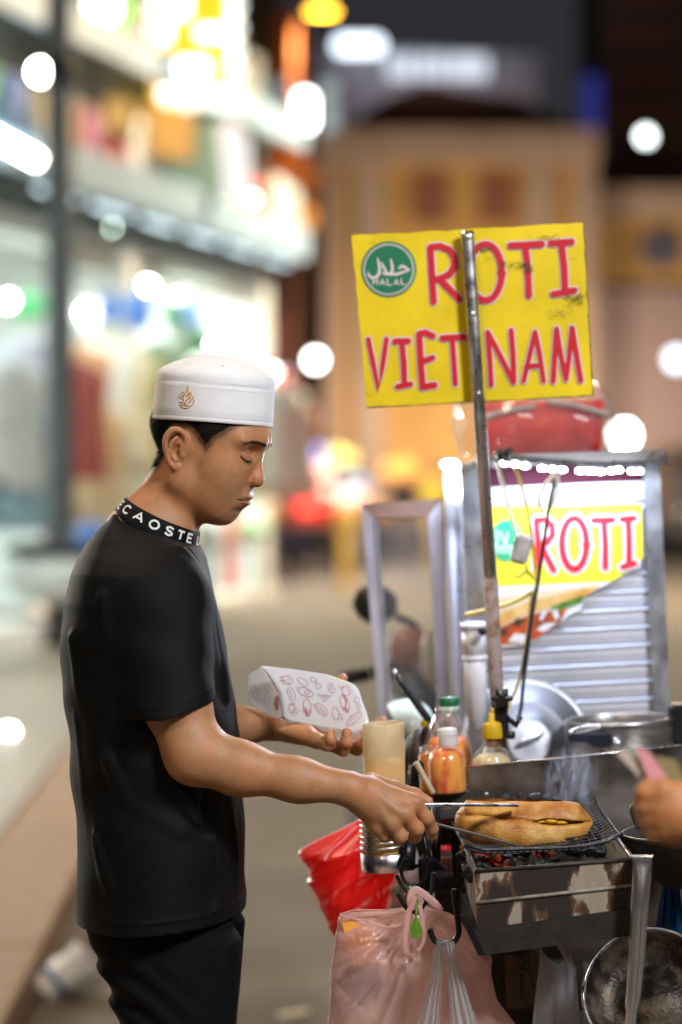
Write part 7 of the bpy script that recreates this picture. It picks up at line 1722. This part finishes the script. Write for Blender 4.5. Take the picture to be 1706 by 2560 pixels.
for i, (rows_, Y, m, lab) in enumerate([([(2370, 1352, 1420, .6), (2420, 1348, 1440, 1), (2560, 1332, 1448, 1), (2720, 1330, 1452, 1)], 3.75, M_CLEARB, 'long clear plastic sleeve hanging below the grill'),
                                        ([(2405, 1458, 1510, .6), (2440, 1462, 1500, .9), (2520, 1470, 1480, .4), (2540, 1440, 1475, .6), (2700, 1450, 1478, .5)], 3.72, M_CLEARB, 'crumpled clear bag left of the greasy bowl'),
                                        ([(2160, 1668, 1694, .4), (2230, 1655, 1700, .8), (2330, 1640, 1712, 1), (2480, 1640, 1730, 1)], 3.75, film('blue_bag_film', (.02, .18, .42), tint=.9, transl=.4, clear=.05), 'blue plastic bag hanging behind the ladle handle')]):
    t = thing('plastic_bag', lab, 'bag', P(rows_[0][1], 2600, Y))
    puffy(rows_interp(rows_, 30), Y, .022, m, 'film', t, seg=60, wr=lambda x, y, t: .004*math.sin(9*t+.01*y)+.003*math.sin(17*t-.02*y))
cable('wire_loop', [(1322, 2380), (1322, 2420), (1340, 2470), (1345, 2500), (1330, 2516), (1310, 2510), (1306, 2492)], 3.80, .0012, M_BLKMET, 'thin wire loop dangling under the grill', 'wire', conv=lambda x, y: (x, y))
cbx = thing('cardboard_sheet', 'brown printed cardboard stuck below the grill', 'cardboard', P(1300, 2540, 3.92))
polyobj('sheet', [(1262, 2390), (1352, 2385), (1352, 2520), (1268, 2522)], 3.92, .004, mat('brown_card', (.16, .10, .05), rough=.8, var=.15), cbx)
mqc = lambda x, y, l: PA(x, y, 3.9195-l)
print_strokes('print', [([(1304, 2438), (1306, 2495)], 9), ([(1290, 2390), (1310, 2395), (1314, 2410), (1296, 2420), (1316, 2424)], 7)], mqc, M_BLACK, cbx)

# ---- smoke -----------------------------------------------------------------------------------------------
mb = MB(); mb.box(PA(1432, 1945, 3.78), (.10, .06, .12)); sm_ = mb.build('smoke', MATS['ash']); sm_['kind'] = 'stuff'
ms = bpy.data.materials.new('smoke'); ms.use_nodes = True; n = ms.node_tree.nodes; L = ms.node_tree.links; n.clear()
out = n.new('ShaderNodeOutputMaterial'); pv_ = n.new('ShaderNodeVolumePrincipled'); pv_.inputs['Color'].default_value = (.75, .8, .95, 1); pv_.inputs['Anisotropy'].default_value = .2
tcn = n.new('ShaderNodeTexCoord'); mp = n.new('ShaderNodeMapping'); mp.inputs['Scale'].default_value = (3.2, 2.2, 1.3); L.new(tcn.outputs['Generated'], mp.inputs[0])
nz = n.new('ShaderNodeTexNoise'); nz.inputs['Scale'].default_value = 1.6; nz.inputs['Detail'].default_value = 4; nz.inputs['Distortion'].default_value = 1.6; L.new(mp.outputs[0], nz.inputs[0])
cr = n.new('ShaderNodeMapRange'); cr.inputs['From Min'].default_value = .50; cr.inputs['From Max'].default_value = .72; cr.inputs['To Max'].default_value = 120; L.new(nz.outputs['Fac'], cr.inputs[0])
vs = n.new('ShaderNodeVectorMath'); vs.operation = 'SUBTRACT'; vs.inputs[1].default_value = (.5, .5, .5); L.new(tcn.outputs['Generated'], vs.inputs[0])
vl = n.new('ShaderNodeVectorMath'); vl.operation = 'LENGTH'; L.new(vs.outputs[0], vl.inputs[0])
fr_ = n.new('ShaderNodeMapRange'); fr_.inputs['From Min'].default_value = .22; fr_.inputs['From Max'].default_value = .5; fr_.inputs['To Min'].default_value = 1; fr_.inputs['To Max'].default_value = 0; L.new(vl.outputs['Value'], fr_.inputs[0])
mu = n.new('ShaderNodeMath'); mu.operation = 'MULTIPLY'; L.new(cr.outputs[0], mu.inputs[0]); L.new(fr_.outputs[0], mu.inputs[1]); L.new(mu.outputs[0], pv_.inputs['Density']); L.new(pv_.outputs[0], out.inputs['Volume'])
sm_.data.materials.clear(); sm_.data.materials.append(ms)

# ---- paper bag in the vendor's left hand -------------------------------------------------------------------
qb = lambda x, y: (600+x/4.356, 1630+y/4.356)
M_PAPER = mat('white_paper', (.80, .79, .81), rough=.75, var=.03, scale=20, bump=.15, bscale=60, sss=.0)
M_PINKINK = mat('pink_ink', (.66, .17, .32), rough=.7, var=.1); M_PINKINK2 = mat('faint_pink_ink', (.66, .36, .48), rough=.7, var=.1)
pbg = thing('paper_bag', 'open white paper bag printed with pink food doodles', 'paper bag', P(780, 1800, 3.79))
YPB = 3.775
def bagp(x, y, lift=0.0, side=0):
    # slight bow of the front sheet
    u = (x-440)/900; v = (y-400)/400
    return PA(*qb(x, y), YPB-.010*math.cos(u*1.5-.7)+.006*v*v-lift+side)
fr_poly = [(235, 152), (430, 168), (640, 195), (960, 245), (1080, 290), (1170, 320), (1250, 350), (1300, 420), (1330, 520), (1380, 650), (1420, 800), (1450, 890), (1290, 880), (1050, 838), (800, 795), (620, 765), (455, 735), (445, 600), (420, 450), (330, 300)]
def fillgrid(poly, f, n=26):
    """fill a traced outline with a bowed sheet: fan rows"""
    pl = np.array(poly, float); ys = np.linspace(pl[:, 1].min()+1, pl[:, 1].max()-1, n); V_ = []; m = 16
    for y in ys:
        xs = []
        for i in range(len(pl)):
            a, b = pl[i], pl[(i+1) % len(pl)]
            if (a[1]-y)*(b[1]-y) <= 0 and a[1] != b[1]: xs.append(a[0]+(y-a[1])/(b[1]-a[1])*(b[0]-a[0]))
        x0, x1 = min(xs), max(xs)
        for k in range(m): V_.append(f(x0+(x1-x0)*k/(m-1), y))
    Fs = [(i*m+k, (i+1)*m+k, (i+1)*m+k+1, i*m+k+1) for i in range(n-1) for k in range(m-1)]
    return V_, Fs
def sheet(name, poly, f, m, par, t=.0004):
    V_, Fs = fillgrid(poly, f); mb = MB(); mb.add(V_, Fs); o = mb.build(name, m, par)
    md = o.modifiers.new('thickness', 'SOLIDIFY'); md.thickness = t; return o
M_PAPERT = film('thin_white_paper', (.80, .77, .74), tint=.3, transl=.45, rough=.6, clear=.06, bump=.2, bscale=50)
sheet('front_sheet', fr_poly, bagp, M_PAPER, pbg)
sheet('mouth_sheet', [(235, 152), (200, 185), (105, 240), (85, 300), (72, 390), (78, 480), (110, 560), (180, 620), (260, 660), (340, 690), (400, 720), (455, 735), (445, 600), (420, 450), (330, 300)], lambda x, y: PA(*qb(x, y), YPB+.012+.028*((440-x)/360)), M_PAPERT, pbg)
sheet('bottom_gusset', [(455, 736), (340, 690), (560, 790), (740, 840), (870, 905), (1000, 920), (1110, 990), (1200, 975), (1330, 900), (1290, 880), (1050, 838), (800, 795)], lambda x, y: PA(*qb(x, y), YPB+.003+.016*((y-735)/250)), M_PAPERT, pbg)
sheet('corner_fold', [(1380, 650), (1420, 800), (1450, 890), (1462, 925), (1440, 985), (1405, 975), (1405, 900), (1400, 800)], lambda x, y: PA(*qb(x, y), YPB+.004), M_PAPERT, pbg)
def el(cx_, cy0, rx, ry, rot=0, n=22):
    c, s_ = math.cos(R(rot)), math.sin(R(rot)); return [(cx_+rx*math.cos(2*math.pi*k/n)*c-ry*math.sin(2*math.pi*k/n)*s_, cy0+rx*math.cos(2*math.pi*k/n)*s_+ry*math.sin(2*math.pi*k/n)*c) for k in range(n)]
LW = 4.6
dood = [(el(515, 305, 62, 45, 15), LW, True), ([(440, 270), (490, 265)], LW), ([(440, 315), (480, 310), (500, 320)], LW), ([(470, 290), (520, 330), (545, 345)], LW), ([(520, 290), (545, 310)], LW),
        (el(715, 435, 90, 42, 25), LW, True), (el(730, 440, 25, 20, 20), LW, True), ([(615, 380), (640, 425), (660, 400)], LW),
        (el(735, 600, 42, 95, -5), LW, True), ([(700, 600), (770, 640)], LW), ([(700, 640), (765, 690)], LW), ([(720, 625), (740, 690)], LW+3), ([(700, 615), (735, 660), (770, 650)], LW+2),
        (el(890, 625, 85, 42, 45), LW, True), ([(795, 560), (840, 600)], LW), ([(850, 590), (870, 640)], LW), ([(880, 600), (905, 665)], LW), ([(910, 620), (935, 690)], LW),
        (el(1045, 665, 35, 72, -12), LW, True), (el(1100, 700, 18, 32, -15), LW, True), (el(1145, 560, 42, 105, -18), LW, True), ([(1130, 470), (1165, 520), (1150, 600), (1185, 650)], LW+5), ([(1120, 600), (1170, 630)], LW+4),
        (el(1250, 720, 105, 38, -42), LW, True), ([(1195, 735), (1225, 750)], LW), ([(1225, 710), (1255, 725)], LW), ([(1255, 685), (1285, 700)], LW), ([(1205, 700), (1220, 690)], LW),
        (el(570, 605, 35, 50, 10), LW, True), ([(545, 560), (600, 565)], LW), (el(610, 640, 30, 22), LW, True), ([(560, 650), (590, 690)], LW), ([(840, 460), (1000, 475), (920, 535), (880, 480)], LW), ([(900, 470), (940, 500)], LW), ([(940, 465), (965, 490)], LW), (el(1160, 420, 42, 55, -25), LW, True), ([(1070, 365), (1110, 390), (1130, 370)], LW)]
print_strokes('doodles', dood, lambda x, y, l: bagp(x, y, .0009+l), M_PINKINK, pbg)
dood2 = [(el(690, 325, 70, 30, 35), LW, True), (el(560, 455, 35, 75, -20), LW, True), ([(540, 410), (570, 500)], LW), (el(805, 300, 40, 22, 30), LW, True), (el(860, 370, 32, 26), LW, True), ([(820, 310), (850, 350)], LW), (el(998, 390, 36, 58, -22), LW, True), (el(995, 385, 15, 25, -20), LW, True), ([(1020, 430), (1030, 440)], LW), (el(1275, 520, 25, 30), LW, True), (el(1300, 590, 18, 28), LW, True)]
print_strokes('faint_doodles', dood2, lambda x, y, l: bagp(x, y, .0009+l), M_PINKINK2, pbg)
mm_ = lambda x, y, l: PA(*qb(x, y), YPB+.012+.028*((440-x)/360)-.0008-l)
print_strokes('mouth_doodles', [(el(160, 440, 28, 100, -20), LW, True), (el(300, 490, 30, 55), LW, True), (el(297, 405, 18, 25), LW, True)], mm_, M_PINKINK2, pbg)
mb = MB(); mb.add([mm_(412+38*math.cos(a)*(1 if math.cos(a) < 0 else .55), 555+85*math.sin(a), 0) for a in np.linspace(0, 2*math.pi, 24, endpoint=False)], [tuple(range(24))], 0, False); mb.build('pink_spot', mat('pink_spot', (.72, .36, .36), rough=.7), pbg)

# ---- second person's hand with folded notes at the right edge ------------------------------------------------
YH = 2.82
p2 = thing('person', 'person at the right edge, only a hand gripping folded banknotes', 'person', P(1860, 2100, YH))
def hand2(p):
    d = rcone(p, px(1700, 2035, YH), px(2150, 2140, YH+.05), .033, .045)
    d = smin(d, ell(p, px(1672, 2030, YH), (.036, .030, .034)), .02)
    for (a, b, c, r) in (((1650, 1992), (1612, 1985), (1600, 2000), .0105), ((1645, 2020), (1612, 2020), (1606, 2036), .0105), ((1650, 2050), (1622, 2052), (1618, 2064), .010), ((1660, 2078), (1634, 2082), (1630, 2090), .009)):
        d = smin(d, chain(p, [px(*a, YH-.018), px(*b, YH-.012), px(*c, YH+.012)], [r*1.1, r, r*.85], .004), .005)
    d = smin(d, chain(p, [px(1700, 2000, YH-.01), px(1660, 1972, YH-.016), px(1618, 1966, YH-.004)], [.014, .011, .009], .006), .008)
    return d
Vh, Qh = sdf_mesh(hand2, PA(1560, 2230, YH-.1), PA(2250, 1900, YH+.14), .0022, 12)
h2 = mesh_obj('forearm', Vh, Qh, SK, p2); a3 = h2.data.color_attributes.new('tint', 'FLOAT_COLOR', 'POINT'); a3.data.foreach_set('color', np.tile(np.array([1.05, .9, .72, 1], np.float32), len(Vh)))
mb = MB(); mb.tube(smoothline([PA(1990, 2100, YH+.03), PA(2200, 2150, YH+.05), np.array([.74, 2.84, 1.08]), np.array([.84, 2.76, 1.22]), np.array([.92, 2.72, 1.36])], 4), list(np.linspace(.055, .085, 17)), 18); mb.build('sleeve', M_SHIRT, p2)
for nm, m in (('body', M_SKF), ('shirt', M_SHIRT), ('trousers', M_TROU), ('hair', M_HRF)):
    o = bpy.data.objects.new(nm, MSH[nm]); COL.objects.link(o); o.parent = p2; o.location = Vector((1.06, 2.68, 0))-p2.location; o.rotation_euler = (0, 0, R(-90))
    o.material_slots[0].link = 'OBJECT'; o.material_slots[0].material = m
bn = thing('banknotes', 'fanned pink and beige folded banknotes held in the fist', 'banknotes', P(1640, 1960, YH))
for (pts, col, nm, dy) in (([(1588, 1868), (1622, 1876), (1692, 1978), (1640, 1990)], (.78, .34, .36), 'pink_note', 0), ([(1540, 1882), (1562, 1872), (1612, 1930), (1598, 1942)], (.62, .52, .42), 'beige_note', .006), ([(1562, 1870), (1600, 1872), (1640, 1960), (1606, 1950)], (.32, .36, .28), 'green_note', .01), ([(1640, 1890), (1690, 1900), (1725, 1975), (1680, 1985)], (.30, .24, .10), 'brown_note', .014)):
    polyobj(nm, pts, YH+dy, .0014, mat(nm, col, rough=.7, var=.1), bn)
